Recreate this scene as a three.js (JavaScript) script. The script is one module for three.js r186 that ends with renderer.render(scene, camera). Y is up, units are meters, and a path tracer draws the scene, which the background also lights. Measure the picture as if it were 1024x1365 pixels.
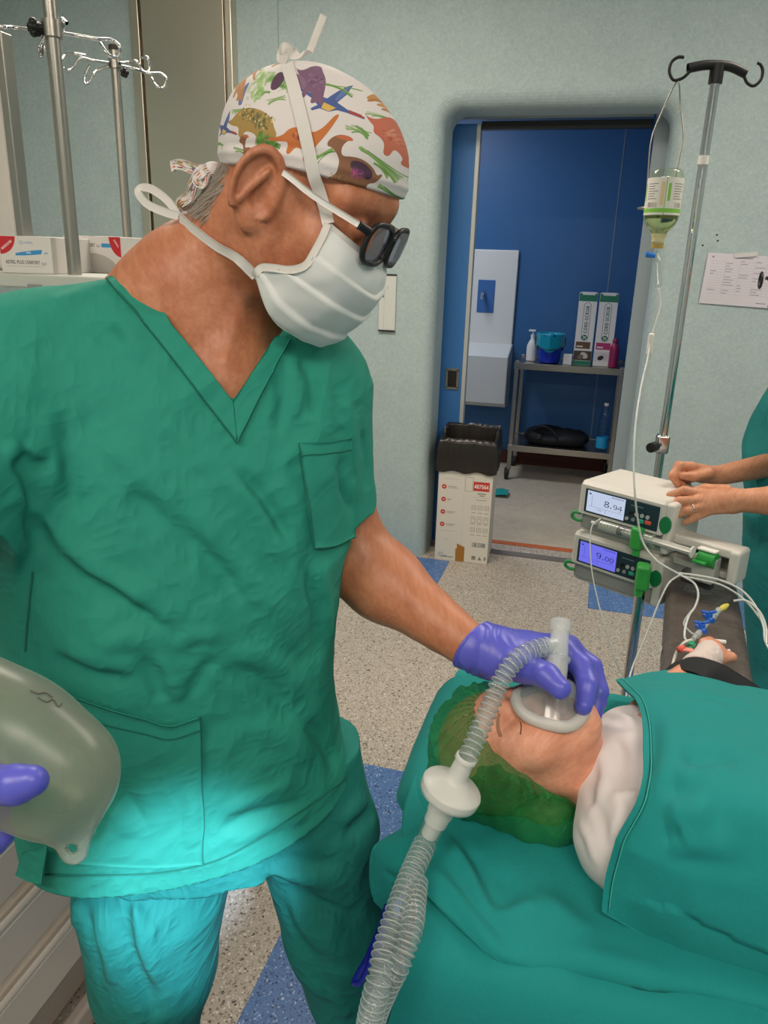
import * as THREE from 'three';
import { RoundedBoxGeometry } from 'three/addons/geometries/RoundedBoxGeometry.js';
import { mergeGeometries, mergeVertices } from 'three/addons/utils/BufferGeometryUtils.js';
import { RectAreaLightUniformsLib } from 'three/addons/lights/RectAreaLightUniformsLib.js';

// ───────────────────────── camera, light, exposure ─────────────────────────
const W = 1024, H = 1365, F = 1025;                       // photograph size and focal length in pixels
const scene = new THREE.Scene();
const camera = new THREE.PerspectiveCamera(2 * Math.atan(H / 2 / F) * 180 / Math.PI, W / H, 0.05, 40);
camera.position.set(0, 1.55, 0);
camera.rotation.order = 'YXZ';
camera.rotation.set(-18.35 * Math.PI / 180, 15 * Math.PI / 180, 1.75 * Math.PI / 180);
camera.updateMatrixWorld(true);
const renderer = new THREE.WebGLRenderer({ antialias: true });
renderer.toneMapping = THREE.LinearToneMapping;
renderer.toneMappingExposure = 1.25;
renderer.shadowMap.enabled = true;
RectAreaLightUniformsLib.init();

const V = (x, y, z) => new THREE.Vector3(x, y, z);
const CP = camera.position;
function areaLight(w, h, color, intensity, pos, target) {
  const l = new THREE.RectAreaLight(color, intensity, w, h);
  l.position.copy(pos); l.lookAt(target); scene.add(l);
  return l;
}
const CEIL = 2.95;
// ceiling luminaires (their glowing fittings are built with the ceiling): [x, z, width along x, width along z]
const LUM = [[-1.15, 0.95, 1.2, 0.6], [0.75, 0.95, 1.2, 0.6], [-1.3, -2.3, 1.2, 0.6], [1.2, -2.2, 1.2, 0.6]];
for (const [x, z, w, d] of LUM) areaLight(w, d, 0xfff1e2, z > 0 ? 12 : x < 0 ? 13 : 9, V(x, CEIL - 0.035, z), V(x, 0, z));
areaLight(0.6, 0.5, 0xeaf2ff, 16, V(-1.35, 2.62, -4.95), V(-1.35, 0, -4.95));   // scrub room ceiling lamp
// the theatre lamp: a cool beam on the lower tunic and trousers
const LAMP = V(0.42, 2.05, 0.62), LAMP_AIM = V(-0.46, 0.715, -0.74);
const spot = new THREE.SpotLight(0xc8e0ff, 36, 6, 0.070, 0.3, 2);
spot.position.copy(LAMP); spot.target.position.copy(LAMP_AIM); spot.castShadow = true; spot.shadow.radius = 2;
scene.add(spot, spot.target);

// ───────────────────────── helpers ─────────────────────────
let seed = 7;
function rnd() { seed = (seed * 1664525 + 1013904223) >>> 0; return seed / 4294967296; }
const R = (a, b) => a + (b - a) * rnd();
const lerp = (a, b, t) => a + (b - a) * t, clamp = (x, a, b) => x < a ? a : x > b ? b : x;
const sst = (a, b, x) => { const t = clamp((x - a) / (b - a), 0, 1); return t * t * (3 - 2 * t); };
// photo pixel -> direction; distances come from a plane or from a depth along the view axis
function ray(px, py) { return V((px - W / 2) / F, -(py - H / 2) / F, -1).applyQuaternion(camera.quaternion); }
const P = (px, py, d) => ray(px, py).multiplyScalar(d).add(CP);
const PY = (px, py, y) => { const r = ray(px, py); return r.multiplyScalar((y - CP.y) / r.y).add(CP); };
const PZ = (px, py, z) => { const r = ray(px, py); return r.multiplyScalar((z - CP.z) / r.z).add(CP); };
const PX = (px, py, x) => { const r = ray(px, py); return r.multiplyScalar((x - CP.x) / r.x).add(CP); };
const camR = V(1, 0, 0).applyQuaternion(camera.quaternion), camU = V(0, 1, 0).applyQuaternion(camera.quaternion), camF = V(0, 0, -1).applyQuaternion(camera.quaternion);

const toPx = p => { const q = p.clone().sub(CP), d = q.dot(camF); return [W / 2 + F * q.dot(camR) / d, H / 2 - F * q.dot(camU) / d, d].map(v => +v.toFixed(3)); };
function mat(color, rough = 0.6, metal = 0, extra = {}) { return new THREE.MeshStandardMaterial({ color, roughness: rough, metalness: metal, side: THREE.DoubleSide, ...extra }); }
function pmat(color, rough = 0.5, metal = 0, extra = {}) { return new THREE.MeshPhysicalMaterial({ color, roughness: rough, metalness: metal, side: THREE.DoubleSide, ...extra }); }
const used = {};
function numbered(n) { used[n] = (used[n] ?? -1) + 1; return used[n] ? n + '_' + String(used[n]).padStart(3, '0') : n; }
function thing(name, label, category, pos, group) {
  const g = new THREE.Group(); g.name = numbered(name); if (pos) g.position.copy(pos);
  g.userData = { label, category }; if (group) g.userData.group = group;
  scene.add(g); return g;
}
function part(name, geo, m, parent, label) {
  const o = new THREE.Mesh(Array.isArray(geo) ? merge(geo) : geo, m); o.name = name; o.castShadow = o.receiveShadow = true;
  if (label) o.userData.label = label;
  parent.add(o); return o;
}
// world-space geometry under a thing that sits at its own base: shift it back
function wpart(name, geo, m, parent, label) {
  const g = Array.isArray(geo) ? merge(geo) : geo;
  let q = parent, off = V(0, 0, 0); while (q && q !== scene) { off.add(q.position); q = q.parent; }
  g.translate(-off.x, -off.y, -off.z);
  return part(name, g, m, parent, label);
}
function single(name, geo, m, label, category, group) {
  const o = part(numbered(name), geo, m, scene, label); o.userData.category = category; if (group) o.userData.group = group; return o;
}
function struct(name, geo, m, label) { const o = part(name, geo, m, scene, label); o.userData.kind = 'structure'; return o; }
function merge(list) {
  const gs = list.map(g => { const h = g.index ? g.toNonIndexed() : g; for (const k of Object.keys(h.attributes)) if (!['position', 'normal', 'uv'].includes(k)) h.deleteAttribute(k); if (!h.attributes.uv) h.setAttribute('uv', new THREE.BufferAttribute(new Float32Array(h.attributes.position.count * 2), 2)); return h; });
  return mergeGeometries(gs);
}
const box = (w, h, d, x = 0, y = 0, z = 0) => new THREE.BoxGeometry(w, h, d).translate(x, y, z);
const rbox = (w, h, d, r, x = 0, y = 0, z = 0, seg = 2) => new RoundedBoxGeometry(w, h, d, seg, Math.min(r, w / 2.01, h / 2.01, d / 2.01)).translate(x, y, z);
const cyl = (r1, r2, h, x = 0, y = 0, z = 0, n = 24) => new THREE.CylinderGeometry(r1, r2, h, n).translate(x, y, z);
function rod(a, b, r, r2 = r, n = 12) {
  const d = b.clone().sub(a), g = new THREE.CylinderGeometry(r2, r, d.length(), n);
  g.applyQuaternion(new THREE.Quaternion().setFromUnitVectors(V(0, 1, 0), d.clone().normalize()));
  const m = a.clone().add(b).multiplyScalar(0.5); return g.translate(m.x, m.y, m.z);
}
function tube(pts, r, n = 48, m = 8, closed = false) { return new THREE.TubeGeometry(new THREE.CatmullRomCurve3(pts, closed, 'centripetal'), n, r, m, closed); }
function lathe(prof, n = 32) { return new THREE.LatheGeometry(prof.map(([r, y]) => new THREE.Vector2(r, y)), n); }
function along(g, a, b) {          // place a lathe or other y-axis shape with its y axis from a towards b
  const d = b.clone().sub(a).normalize();
  return g.applyQuaternion(new THREE.Quaternion().setFromUnitVectors(V(0, 1, 0), d)).translate(a.x, a.y, a.z);
}
function basis(g, x, y, z, o) { return g.applyMatrix4(new THREE.Matrix4().makeBasis(x, y, z).setPosition(o)); }
// uv in metres by the dominant axis of each face
function uvBox(g, s = 1) {
  if (g.index) g = g.toNonIndexed();
  const p = g.attributes.position, uv = new Float32Array(p.count * 2);
  for (let i = 0; i < p.count; i += 3) {
    const a = V().fromBufferAttribute(p, i), b = V().fromBufferAttribute(p, i + 1), c = V().fromBufferAttribute(p, i + 2);
    const n = b.clone().sub(a).cross(c.clone().sub(a)), ax = Math.abs(n.x), ay = Math.abs(n.y), az = Math.abs(n.z);
    [a, b, c].forEach((q, k) => { const [u, v] = ay >= ax && ay >= az ? [q.x, q.z] : ax >= az ? [q.z, q.y] : [q.x, q.y]; uv[(i + k) * 2] = u * s; uv[(i + k) * 2 + 1] = v * s; });
  }
  g.setAttribute('uv', new THREE.BufferAttribute(uv, 2)); return g;
}
function canvasTex(w, h, draw, rep) {
  const c = document.createElement('canvas'); c.width = w; c.height = h; draw(c.getContext('2d'), w, h);
  const t = new THREE.CanvasTexture(c); t.colorSpace = THREE.SRGBColorSpace; t.magFilter = THREE.LinearFilter;
  if (rep) { t.wrapS = t.wrapT = THREE.RepeatWrapping; t.repeat.set(rep, rep); }
  return t;
}
function dataTex(n, fn, srgb = true, rep = 1, m = n) {
  const a = new Uint8Array(n * m * 4);
  for (let y = 0; y < m; y++) for (let x = 0; x < n; x++) { const c = fn(x / n, y / m, x, y), i = (y * n + x) * 4; a[i] = clamp(c[0], 0, 255); a[i + 1] = clamp(c[1], 0, 255); a[i + 2] = clamp(c[2], 0, 255); a[i + 3] = 255; }
  const t = new THREE.DataTexture(a, n, m); t.wrapS = t.wrapT = THREE.RepeatWrapping; t.repeat.set(rep, rep); t.magFilter = THREE.LinearFilter; t.minFilter = THREE.LinearMipmapLinearFilter; t.generateMipmaps = true;
  if (srgb) t.colorSpace = THREE.SRGBColorSpace; t.needsUpdate = true; return t;
}
// value noise, periodic over `per` cells
function hash(x, y, s) { let h = (x * 374761393 + y * 668265263 + s * 2147483647) | 0; h = Math.imul(h ^ (h >>> 13), 1274126177); return ((h ^ (h >>> 16)) >>> 0) / 4294967296; }
function vnoise(u, v, per, s = 1) {
  const x = u * per, y = v * per, xi = Math.floor(x), yi = Math.floor(y), fx = x - xi, fy = y - yi, a = fx * fx * (3 - 2 * fx), b = fy * fy * (3 - 2 * fy), q = i => ((i % per) + per) % per;
  return lerp(lerp(hash(q(xi), q(yi), s), hash(q(xi + 1), q(yi), s), a), lerp(hash(q(xi), q(yi + 1), s), hash(q(xi + 1), q(yi + 1), s), a), b);
}
// smooth 3-D noise for cloth and skin relief
function h3(x, y, z) { let h = (Math.imul(x, 374761393) + Math.imul(y, 668265263) + Math.imul(z, 1440662683)) | 0; h = Math.imul(h ^ (h >>> 13), 1274126177); return ((h ^ (h >>> 16)) >>> 0) / 4294967296; }
function n3(x, y, z) {
  const xi = Math.floor(x), yi = Math.floor(y), zi = Math.floor(z), f = t => t * t * (3 - 2 * t), a = f(x - xi), b = f(y - yi), c = f(z - zi);
  const L = (k) => lerp(lerp(h3(xi, yi, zi + k), h3(xi + 1, yi, zi + k), a), lerp(h3(xi, yi + 1, zi + k), h3(xi + 1, yi + 1, zi + k), a), b);
  return lerp(L(0), L(1), c) * 2 - 1;
}

// ───────────────────────── materials ─────────────────────────
function flecks(n, base, tints, count, smin, smax, grain, s) {       // chips of vinyl in a plain ground, tileable
  seed = s; const a = new Float32Array(n * n * 3);
  for (let i = 0; i < n * n; i++) { const g = R(-grain, grain); for (let k = 0; k < 3; k++) a[i * 3 + k] = base[k] + g; }
  for (let c = 0; c < count; c++) {
    const t = tints[Math.floor(rnd() * tints.length)], cx = rnd() * n, cy = rnd() * n, rx = R(smin, smax), ry = rx * R(0.35, 0.9), an = R(0, 3.14), ca = Math.cos(an), sa = Math.sin(an), r = Math.ceil(rx);
    for (let y = -r; y <= r; y++) for (let x = -r; x <= r; x++) { const u = (x * ca + y * sa) / rx, v = (-x * sa + y * ca) / ry; if (Math.abs(u) + Math.abs(v) > 1.05) continue; const i = ((((cy + y) | 0) + n) % n * n + (((cx + x) | 0) + n) % n) * 3; for (let k = 0; k < 3; k++) a[i + k] = lerp(a[i + k], t[k], 0.85); }
  }
  return dataTex(n, (u, v, x, y) => { const i = (y * n + x) * 3; return [a[i], a[i + 1], a[i + 2]]; });
}
const floorTex = flecks(2048, [186, 176, 163], [[150, 138, 124], [206, 199, 188], [196, 188, 178], [140, 128, 116], [72, 66, 62], [232, 228, 220], [168, 156, 142], [212, 204, 194], [122, 110, 100]], 90000, 2, 5.5, 9, 11); floorTex.repeat.set(0.55, 0.55);
const blueTex = flecks(1024, [84, 122, 178], [[58, 94, 152], [112, 150, 200], [98, 134, 190], [44, 74, 128], [30, 44, 80], [190, 205, 226], [70, 108, 168]], 26000, 1.5, 4.5, 8, 12); blueTex.repeat.set(1.1, 1.1);
const wallTex = dataTex(512, (u, v) => { const g = (vnoise(u, v, 128, 3) - .5) * 12 + (vnoise(u, v, 60, 4) - .5) * 8 + (vnoise(u, v, 8, 5) - .5) * 5; return [177 + g, 194 + g, 194 + g * 0.9]; }); wallTex.repeat.set(1.5, 1.5);
const beigeTex = dataTex(512, (u, v) => { const g = (vnoise(u, v, 90, 6) - .5) * 12 + (vnoise(u, v, 22, 7) - .5) * 10; return [206 + g, 192 + g, 168 + g]; });
const brushed = dataTex(256, (u, v, x, y) => { const g = 128 + (hash(x, 3, 9) - .5) * 60 + (hash(x, y >> 5, 8) - .5) * 30; return [g, g, g]; }, false);
const weave = dataTex(256, (u, v, x, y) => { const g = 128 + 45 * Math.sin(x * Math.PI / 2) * Math.sin(y * Math.PI / 2) + (vnoise(u, v, 64, 2) - .5) * 70; return [g, g, g]; }, false);
const M = {
  wall: mat(0xffffff, 0.55, 0, { map: wallTex }),
  floor: mat(0xffffff, 0.48, 0, { map: floorTex }),
  floorBlue: mat(0xffffff, 0.45, 0, { map: blueTex }),
  floorBeige: mat(0xffffff, 0.5, 0, { map: beigeTex }),
  ceil: mat(0xe6e8e4, 0.8), orange: mat(0xc4683a, 0.6), brownSkirt: mat(0x6a3020, 0.5), greyBand: mat(0x6d6a68, 0.6),
  blueWall: mat(0x35699e, 0.42), blueDoor: mat(0x3a78ba, 0.4), seam: mat(0x7f93a8, 0.5),
  steel: mat(0xb5afa6, 0.28, 1, { bumpMap: brushed, bumpScale: 0.00025 }), steelDark: mat(0x7f7a72, 0.34, 1, { bumpMap: brushed, bumpScale: 0.0003 }), chrome: mat(0xd6d6d6, 0.1, 1),
  white: mat(0xe9e6e0, 0.45), whiteGloss: mat(0xf0eeea, 0.22), black: mat(0x111113, 0.45), rubber: mat(0x26262a, 0.7), glow: mat(0x000000, 1, 0, { emissive: 0xfff4e4, emissiveIntensity: 1.6 }),
};

// ───────────────────────── room ─────────────────────────
const ZW = -3.82, XL = -3.3, XR = 2.7, ZR = 2.4, ZB = -6.1;
struct('floor', uvBox(box(XR - XL, 0.1, ZR - ZW + 0.38, (XR + XL) / 2, -0.05, (ZR + ZW - 0.38) / 2)), M.floor, 'beige speckled vinyl theatre floor');
{
  const fl = scene.getObjectByName('floor');
  const inlay = (x0, x1, z0, z1) => part('floor_inlay', uvBox(box(x1 - x0, 0.003, z1 - z0, (x0 + x1) / 2, 0.0012, (z0 + z1) / 2)), M.floorBlue, fl, 'blue speckled vinyl inlay');
  inlay(-0.58, 2.3, -2.01, 0.6);
  inlay(XL, -0.65, ZW, -3.45); inlay(0.085, XR, ZW, -3.46);
  part('threshold_strip', box(1.3, 0.006, 0.06, -0.26, 0.003, -4.045), M.greyBand, fl, 'dark grey threshold strip');
}
struct('floor_scrub_room', uvBox(box(4, 0.1, 1.9, -0.4, -0.05, -5.15)), M.floorBeige, 'smooth beige scrub room floor');
struct('trim_1', rbox(4, 0.006, 0.045, 0.002, -0.4, 0.003, -4.21), M.orange, 'orange edge strip of the scrub room floor');
// back wall: one slab with a doorway whose lip rolls into the recess
{
  const b = 0.07, s = new THREE.Shape();
  s.moveTo(XL, 0 - b); s.lineTo(-0.87, -b); s.lineTo(-0.87, 2.12);
  s.absarc(-0.72, 2.12, 0.15, Math.PI, Math.PI / 2, true); s.lineTo(0.12, 2.27); s.absarc(0.12, 2.12, 0.15, Math.PI / 2, 0, true);
  s.lineTo(0.27, -b); s.lineTo(XR, -b); s.lineTo(XR, CEIL + b); s.lineTo(XL, CEIL + b);
  const g = new THREE.ExtrudeGeometry(s, { depth: 0.16, bevelEnabled: true, bevelThickness: b, bevelSize: b, bevelSegments: 8, curveSegments: 14 });
  g.translate(0, 0, ZW - 0.16 - b);
  const w = struct('wall_back', uvBox(g), M.wall, 'pale teal mottled vinyl theatre wall with a rounded doorway');
  part('panel_seam', box(0.004, 2.95, 0.004, -1.605, 1.475, ZW), mat(0x93aaa8, 0.6), w);
}
struct('wall_left', uvBox(box(0.12, CEIL, ZR - ZW + 0.3, XL - 0.06, CEIL / 2, (ZR + ZW - 0.1) / 2)), M.wall, 'pale teal side wall');
struct('wall_right', uvBox(box(0.12, CEIL, ZR - ZW + 0.3, XR + 0.06, CEIL / 2, (ZR + ZW - 0.1) / 2)), M.wall, 'pale teal side wall opposite');
struct('wall_rear', uvBox(box(XR - XL + 0.24, CEIL, 0.12, (XR + XL) / 2, CEIL / 2, ZR + 0.06)), M.wall, 'pale teal wall behind the photographer');
struct('ceiling', box(XR - XL + 0.24, 0.12, ZR - ZW + 0.4, (XR + XL) / 2, CEIL + 0.06, (ZR + ZW) / 2), M.ceil, 'white theatre ceiling');
LUM.forEach(([x, z, w, d], i) => {
  const t = thing('ceiling_light', 'flat white ceiling light panel ' + ['above the near end of the drawer trolley', 'above the round theatre lamp', 'above the drip stand behind the shelf', 'above the clinician at the pumps'][i], 'ceiling light', V(x, CEIL, z), 'ceiling light panels');
  part('frame', [box(w + 0.06, 0.03, 0.03, 0, -0.015, d / 2 + 0.015), box(w + 0.06, 0.03, 0.03, 0, -0.015, -d / 2 - 0.015), box(0.03, 0.03, d, w / 2 + 0.015, -0.015, 0), box(0.03, 0.03, d, -w / 2 - 0.015, -0.015, 0)], M.white, t);
  part('diffuser', box(w, 0.008, d, 0, -0.012, 0), M.glow, t);
});
// scrub room beyond the doorway
struct('wall_scrub_back', box(4.1, 2.75, 0.1, -0.4, 1.375, ZB - 0.05), M.blueWall, 'deep blue scrub room wall');
struct('wall_scrub_left', box(0.1, 2.75, 2.0, -2.4, 1.375, -5.1), M.blueWall, 'blue scrub room side wall');
struct('wall_scrub_right', box(0.1, 2.75, 2.0, 0.55, 1.375, -5.1), M.blueWall, 'blue scrub room side wall right of the trolley');
struct('wall_scrub_front', [box(1.5, 2.75, 0.05, -1.65, 1.375, -4.2), box(0.5, 2.75, 0.05, 0.388, 1.375, -4.15), box(0.95, 0.55, 0.05, -0.35, 2.475, -4.15)], mat(0xa9b5ba, 0.3), 'glossy grey door reveal on the scrub room side of the doorway');
struct('ceiling_scrub', box(4.1, 0.1, 2.1, -0.4, 2.7, -5.1), M.ceil, 'scrub room ceiling');
struct('baseboard_back', rbox(2.9, 0.1, 0.02, 0.006, -0.9, 0.05, ZB + 0.012), M.brownSkirt, 'dark brown skirting');
{
  const w = scene.getObjectByName('wall_scrub_back');
  const x = PZ(832, 180, ZB).x; part('panel_seam', box(0.008, 2.7, 0.004, x + 0.01, 1.37, ZB + 0.001), M.seam, w, 'pale vertical panel joint');
  const t = thing('ceiling_light', 'small square ceiling lamp in the scrub room', 'ceiling light', V(-1.35, 2.65, -4.95));
  part('diffuser', box(0.6, 0.012, 0.5, 0, -0.008, 0), M.glow, t); for (const s of [-1, 1]) part('frame', box(0.66, 0.02, 0.03, 0, -0.01, s * 0.265), M.white, t);
}
// sliding blue door leaf pushed to the left of the doorway, and the dark rail in the head
{
  const d = new THREE.Group(); d.name = 'door_1'; d.userData = { kind: 'structure', label: 'blue sliding door leaf with steel edge, pushed open' }; scene.add(d);
  part('leaf', rbox(1.0, 2.18, 0.045, 0.004, -1.19, 1.09, -4.145), M.blueDoor, d);
  part('edge_profile', rbox(0.022, 2.18, 0.052, 0.004, -0.684, 1.09, -4.145), mat(0xc9ccc9, 0.4, 0.3), d, 'pale metal edge');
  const h = PZ(603, 505, -4.12), hx = h.x;
  const hp = part('recessed_handle', [box(0.07, 0.012, 0.008, hx, h.y + 0.05, -4.119), box(0.07, 0.012, 0.008, hx, h.y - 0.05, -4.119), box(0.012, 0.1, 0.008, hx - 0.03, h.y, -4.119), box(0.012, 0.1, 0.008, hx + 0.03, h.y, -4.119)], M.steel, d, 'square steel pull');
  part('grip', box(0.05, 0.09, 0.003, hx, h.y, -4.121), mat(0x35332f, 0.5, 0.6), hp);
  part('door_rail', box(0.8, 0.035, 0.05, -0.27, 2.172, -4.145), M.black, d, 'black head rail');
}
// tall brushed steel door
{
  const d = new THREE.Group(); d.name = 'door_2'; d.userData = { kind: 'structure', label: 'tall brushed stainless steel door in the teal wall' }; scene.add(d);
  const doorSteel = mat(0xd9d0c0, 0.34, 1, { bumpMap: brushed, bumpScale: 0.0003 });
  const x0 = -2.35, x1 = -1.815;
  const fr = (x, w) => part('door_frame', rbox(w, 2.8, 0.06, 0.004, x, 1.4, ZW + 0.03), doorSteel, d);
  fr(x0 + 0.024, 0.048); fr(x1 - 0.016, 0.032);
  part('backing', box(x1 - x0 - 0.02, 2.8, 0.006, (x0 + x1) / 2, 1.4, ZW + 0.003), doorSteel, d);
  part('leaf', rbox(x1 - x0 - 0.048 - 0.032 - 0.024, 2.8, 0.045, 0.003, (x0 + 0.048 + x1 - 0.032) / 2, 1.4, ZW + 0.03), doorSteel, d, 'brushed steel leaf');
}
// ───────────────────────── scrub room furniture ─────────────────────────
{ // steel trolley
  const t = thing('steel_trolley', 'two-tier stainless steel trolley on castors in the blue scrub room', 'trolley', V(-0.19, 0, -5.82));
  const w = 0.72, d = 0.42, L = (x, z) => part('leg', rbox(0.03, 0.80, 0.03, 0.004, x, 0.475, z), M.steel, t);
  for (const x of [-w / 2, w / 2]) for (const z of [-d / 2, d / 2]) L(x, z);
  const shelf = (y, n) => { const s = part(n, rbox(w + 0.03, 0.006, d + 0.03, 0.002, 0, y, 0), M.steel, t); part('rim', [rbox(w + 0.03, 0.045, 0.005, 0.002, 0, y - 0.015, d / 2 + 0.017), rbox(w + 0.03, 0.045, 0.005, 0.002, 0, y - 0.015, -d / 2 - 0.017), rbox(0.005, 0.045, d + 0.03, 0.002, w / 2 + 0.017, y - 0.015, 0), rbox(0.005, 0.045, d + 0.03, 0.002, -w / 2 - 0.017, y - 0.015, 0)], M.steel, s); return s; };
  const sh = shelf(0.855, 'top_shelf'); shelf(0.255, 'lower_shelf');
  for (const x of [-w / 2, w / 2]) part('bolt', cyl(0.008, 0.008, 0.006, 0, 0, 0, 10).rotateX(Math.PI / 2).translate(x, 0.835, d / 2 + 0.021), M.chrome, sh);
  part('push_handle', tube([V(w / 2 + 0.01, 0.84, d / 2), V(w / 2 + 0.05, 0.90, d / 2 - 0.02), V(w / 2 + 0.05, 0.90, -d / 2 + 0.02), V(w / 2 + 0.01, 0.84, -d / 2)], 0.008, 32), M.steel, t);
  for (const x of [-w / 2, w / 2]) for (const z of [-d / 2, d / 2]) {
    const c = part('castor', cyl(0.038, 0.038, 0.024, 0, 0, 0, 24).rotateZ(Math.PI / 2).translate(x - 0.012, 0.038, z + 0.012), M.rubber, t, 'grey rubber castor wheel');
    part('fork', [box(0.005, 0.05, 0.03, x - 0.028, 0.055, z + 0.008), box(0.005, 0.05, 0.03, x + 0.004, 0.055, z + 0.008), cyl(0.014, 0.018, 0.02, x - 0.01, 0.082, z)], M.steelDark, c);
  }
}
const TT = 0.859, TL = 0.259;   // trolley shelf tops
const onTrolley = (px, py, z) => PZ(px, py, z).x;
{ // blue bucket lined with a teal bag
  const x = onTrolley(733, 470, -5.74), t = thing('bucket', 'small blue plastic bucket with a teal liner on the trolley', 'bucket', V(x, TT, -5.74));
  part('pail', lathe([[0, 0.003], [0.068, 0.003], [0.074, 0.012], [0.09, 0.19], [0.098, 0.192], [0.098, 0.204], [0.088, 0.204], [0.07, 0.016], [0, 0.014]], 4 * 8), mat(0x0a2fae, 0.35), t);
  const g = lathe([[0.080, 0.19], [0.085, 0.207], [0.099, 0.209], [0.1, 0.2], [0.098, 0.14], [0.095, 0.1]], 48), p = g.attributes.position;
  for (let i = 0; i < p.count; i++) { const a = Math.atan2(p.getZ(i), p.getX(i)), y = p.getY(i), k = 1 + 0.03 * Math.sin(a * 9) + 0.02 * Math.sin(a * 17 + y * 40); p.setX(i, p.getX(i) * k); p.setZ(i, p.getZ(i) * k); if (y < 0.11) p.setY(i, y + 0.02 * Math.sin(a * 3)); }
  g.computeVertexNormals(); part('liner', g, pmat(0x10a8c4, 0.35, 0, { transmission: 0.25, thickness: 0 }), t, 'crumpled teal plastic liner');
  part('handle', tube([V(-0.1, 0.19, 0), V(-0.098, 0.12, 0.07), V(0, 0.1, 0.1), V(0.098, 0.12, 0.07), V(0.1, 0.19, 0)], 0.003, 24, 6), M.black, t);
}
{ // spray bottle
  const x = onTrolley(709, 465, -5.78), t = thing('spray_bottle', 'white pump bottle beside the blue bucket on the trolley', 'bottle', V(x, TT, -5.78));
  part('bottle', lathe([[0, 0], [0.034, 0.001], [0.037, 0.008], [0.036, 0.11], [0.02, 0.145], [0.013, 0.155], [0.013, 0.17], [0, 0.17]], 24), M.white, t);
  part('pump', [cyl(0.015, 0.015, 0.02, 0, 0.178, 0, 16), cyl(0.004, 0.004, 0.03, 0, 0.2, 0, 8), rbox(0.05, 0.014, 0.018, 0.004, -0.006, 0.216, 0)], M.white, t);
}
{
  const x = onTrolley(757, 478, -5.72), t = thing('small_carton', 'small white cardboard carton between bucket and tall boxes', 'box', V(x, TT, -5.72));
  part('carton', rbox(0.06, 0.07, 0.06, 0.003, 0, 0.035, 0), M.white, t); part('flap', rbox(0.058, 0.003, 0.03, 0.001, 0, 0.0715, 0.012), M.white, t);
}
{ // two tall scrub brush boxes
  const face = (pink) => canvasTex(256, 1100, (c, w, h) => {
    c.fillStyle = '#e6e2dd'; c.fillRect(0, 0, w, h); c.fillStyle = '#1f7a5a'; c.fillRect(0, 0, w, 120); c.fillStyle = '#e6e2dd'; c.fillRect(40, 0, 180, 24);
    c.strokeStyle = '#3c5f55'; c.lineWidth = 6; c.beginPath(); c.roundRect(82, 140, 96, 580, 46); c.stroke();
    c.save(); c.translate(130, 610); c.rotate(-Math.PI / 2); c.fillStyle = '#2f5a4c'; c.font = 'bold 70px sans-serif'; c.textBaseline = 'middle'; c.fillText('CORE-SCRUB', 0, 4, 450); c.restore();
    c.fillStyle = '#1d6a52'; c.beginPath(); c.arc(128, 670, 42, 0, 7); c.fill(); c.strokeStyle = '#e6e2dd'; c.lineWidth = 10; for (const a of [0.78, 2.36, 3.93, 5.5]) { c.beginPath(); c.moveTo(128, 670); c.lineTo(128 + 34 * Math.cos(a), 670 + 34 * Math.sin(a)); c.stroke(); }
    c.fillStyle = pink ? '#b8326e' : '#6a4a30'; c.fillRect(16, 740, 208, 106); c.fillStyle = '#ddd4c8'; c.fillRect(30, 800, 90, 24);
    c.fillStyle = pink ? '#d8d4d2' : '#4a4036'; c.fillRect(0, 880, w, 150); c.fillStyle = '#cfc8c0'; c.beginPath(); c.ellipse(150, 950, 60, 44, 0.6, 0, 7); c.fill(); c.fillStyle = pink ? '#332a30' : '#7a6a58'; c.beginPath(); c.ellipse(100, 975, 46, 34, -0.5, 0, 7); c.fill();
    c.fillStyle = pink ? '#e6e2dd' : '#1f7a5a'; c.fillRect(0, 1035, w, 65);
  });
  [[onTrolley(777, 470, -5.74), false], [onTrolley(804, 470, -5.74), true]].forEach(([x, pink]) => {
    const t = thing('scrub_box', pink ? 'tall white and green CORE-SCRUB carton with pink panel beside the magenta bottle' : 'tall white and green CORE-SCRUB carton with brown panel next to its twin', 'box', V(x, TT, -5.76), 'tall scrub brush cartons');
    part('carton', rbox(0.125, 0.495, 0.11, 0.003, 0, 0.2475, 0), mat(0xdad6d0, 0.6), t);
    part('front_print', new THREE.PlaneGeometry(0.122, 0.49).translate(0, 0.2475, 0.0556), mat(0xffffff, 0.45, 0, { map: face(pink) }), t, 'printed front');
    part('lid_flap', rbox(0.1, 0.004, 0.08, 0.001, 0, 0.497, 0), M.white, t);
  });
}
{
  const x = onTrolley(819, 470, -5.70), t = thing('magenta_bottle', 'magenta plastic bottle at the right end of the trolley top', 'bottle', V(x, TT, -5.68));
  part('bottle', lathe([[0, 0], [0.03, 0.001], [0.033, 0.006], [0.033, 0.13], [0.018, 0.17], [0, 0.17]], 24), mat(0x8e1f52, 0.4), t);
  part('cap', lathe([[0.017, 0.168], [0.019, 0.17], [0.019, 0.195], [0.01, 0.2], [0, 0.2]], 16), mat(0x7a1846, 0.4), t);
}
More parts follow.
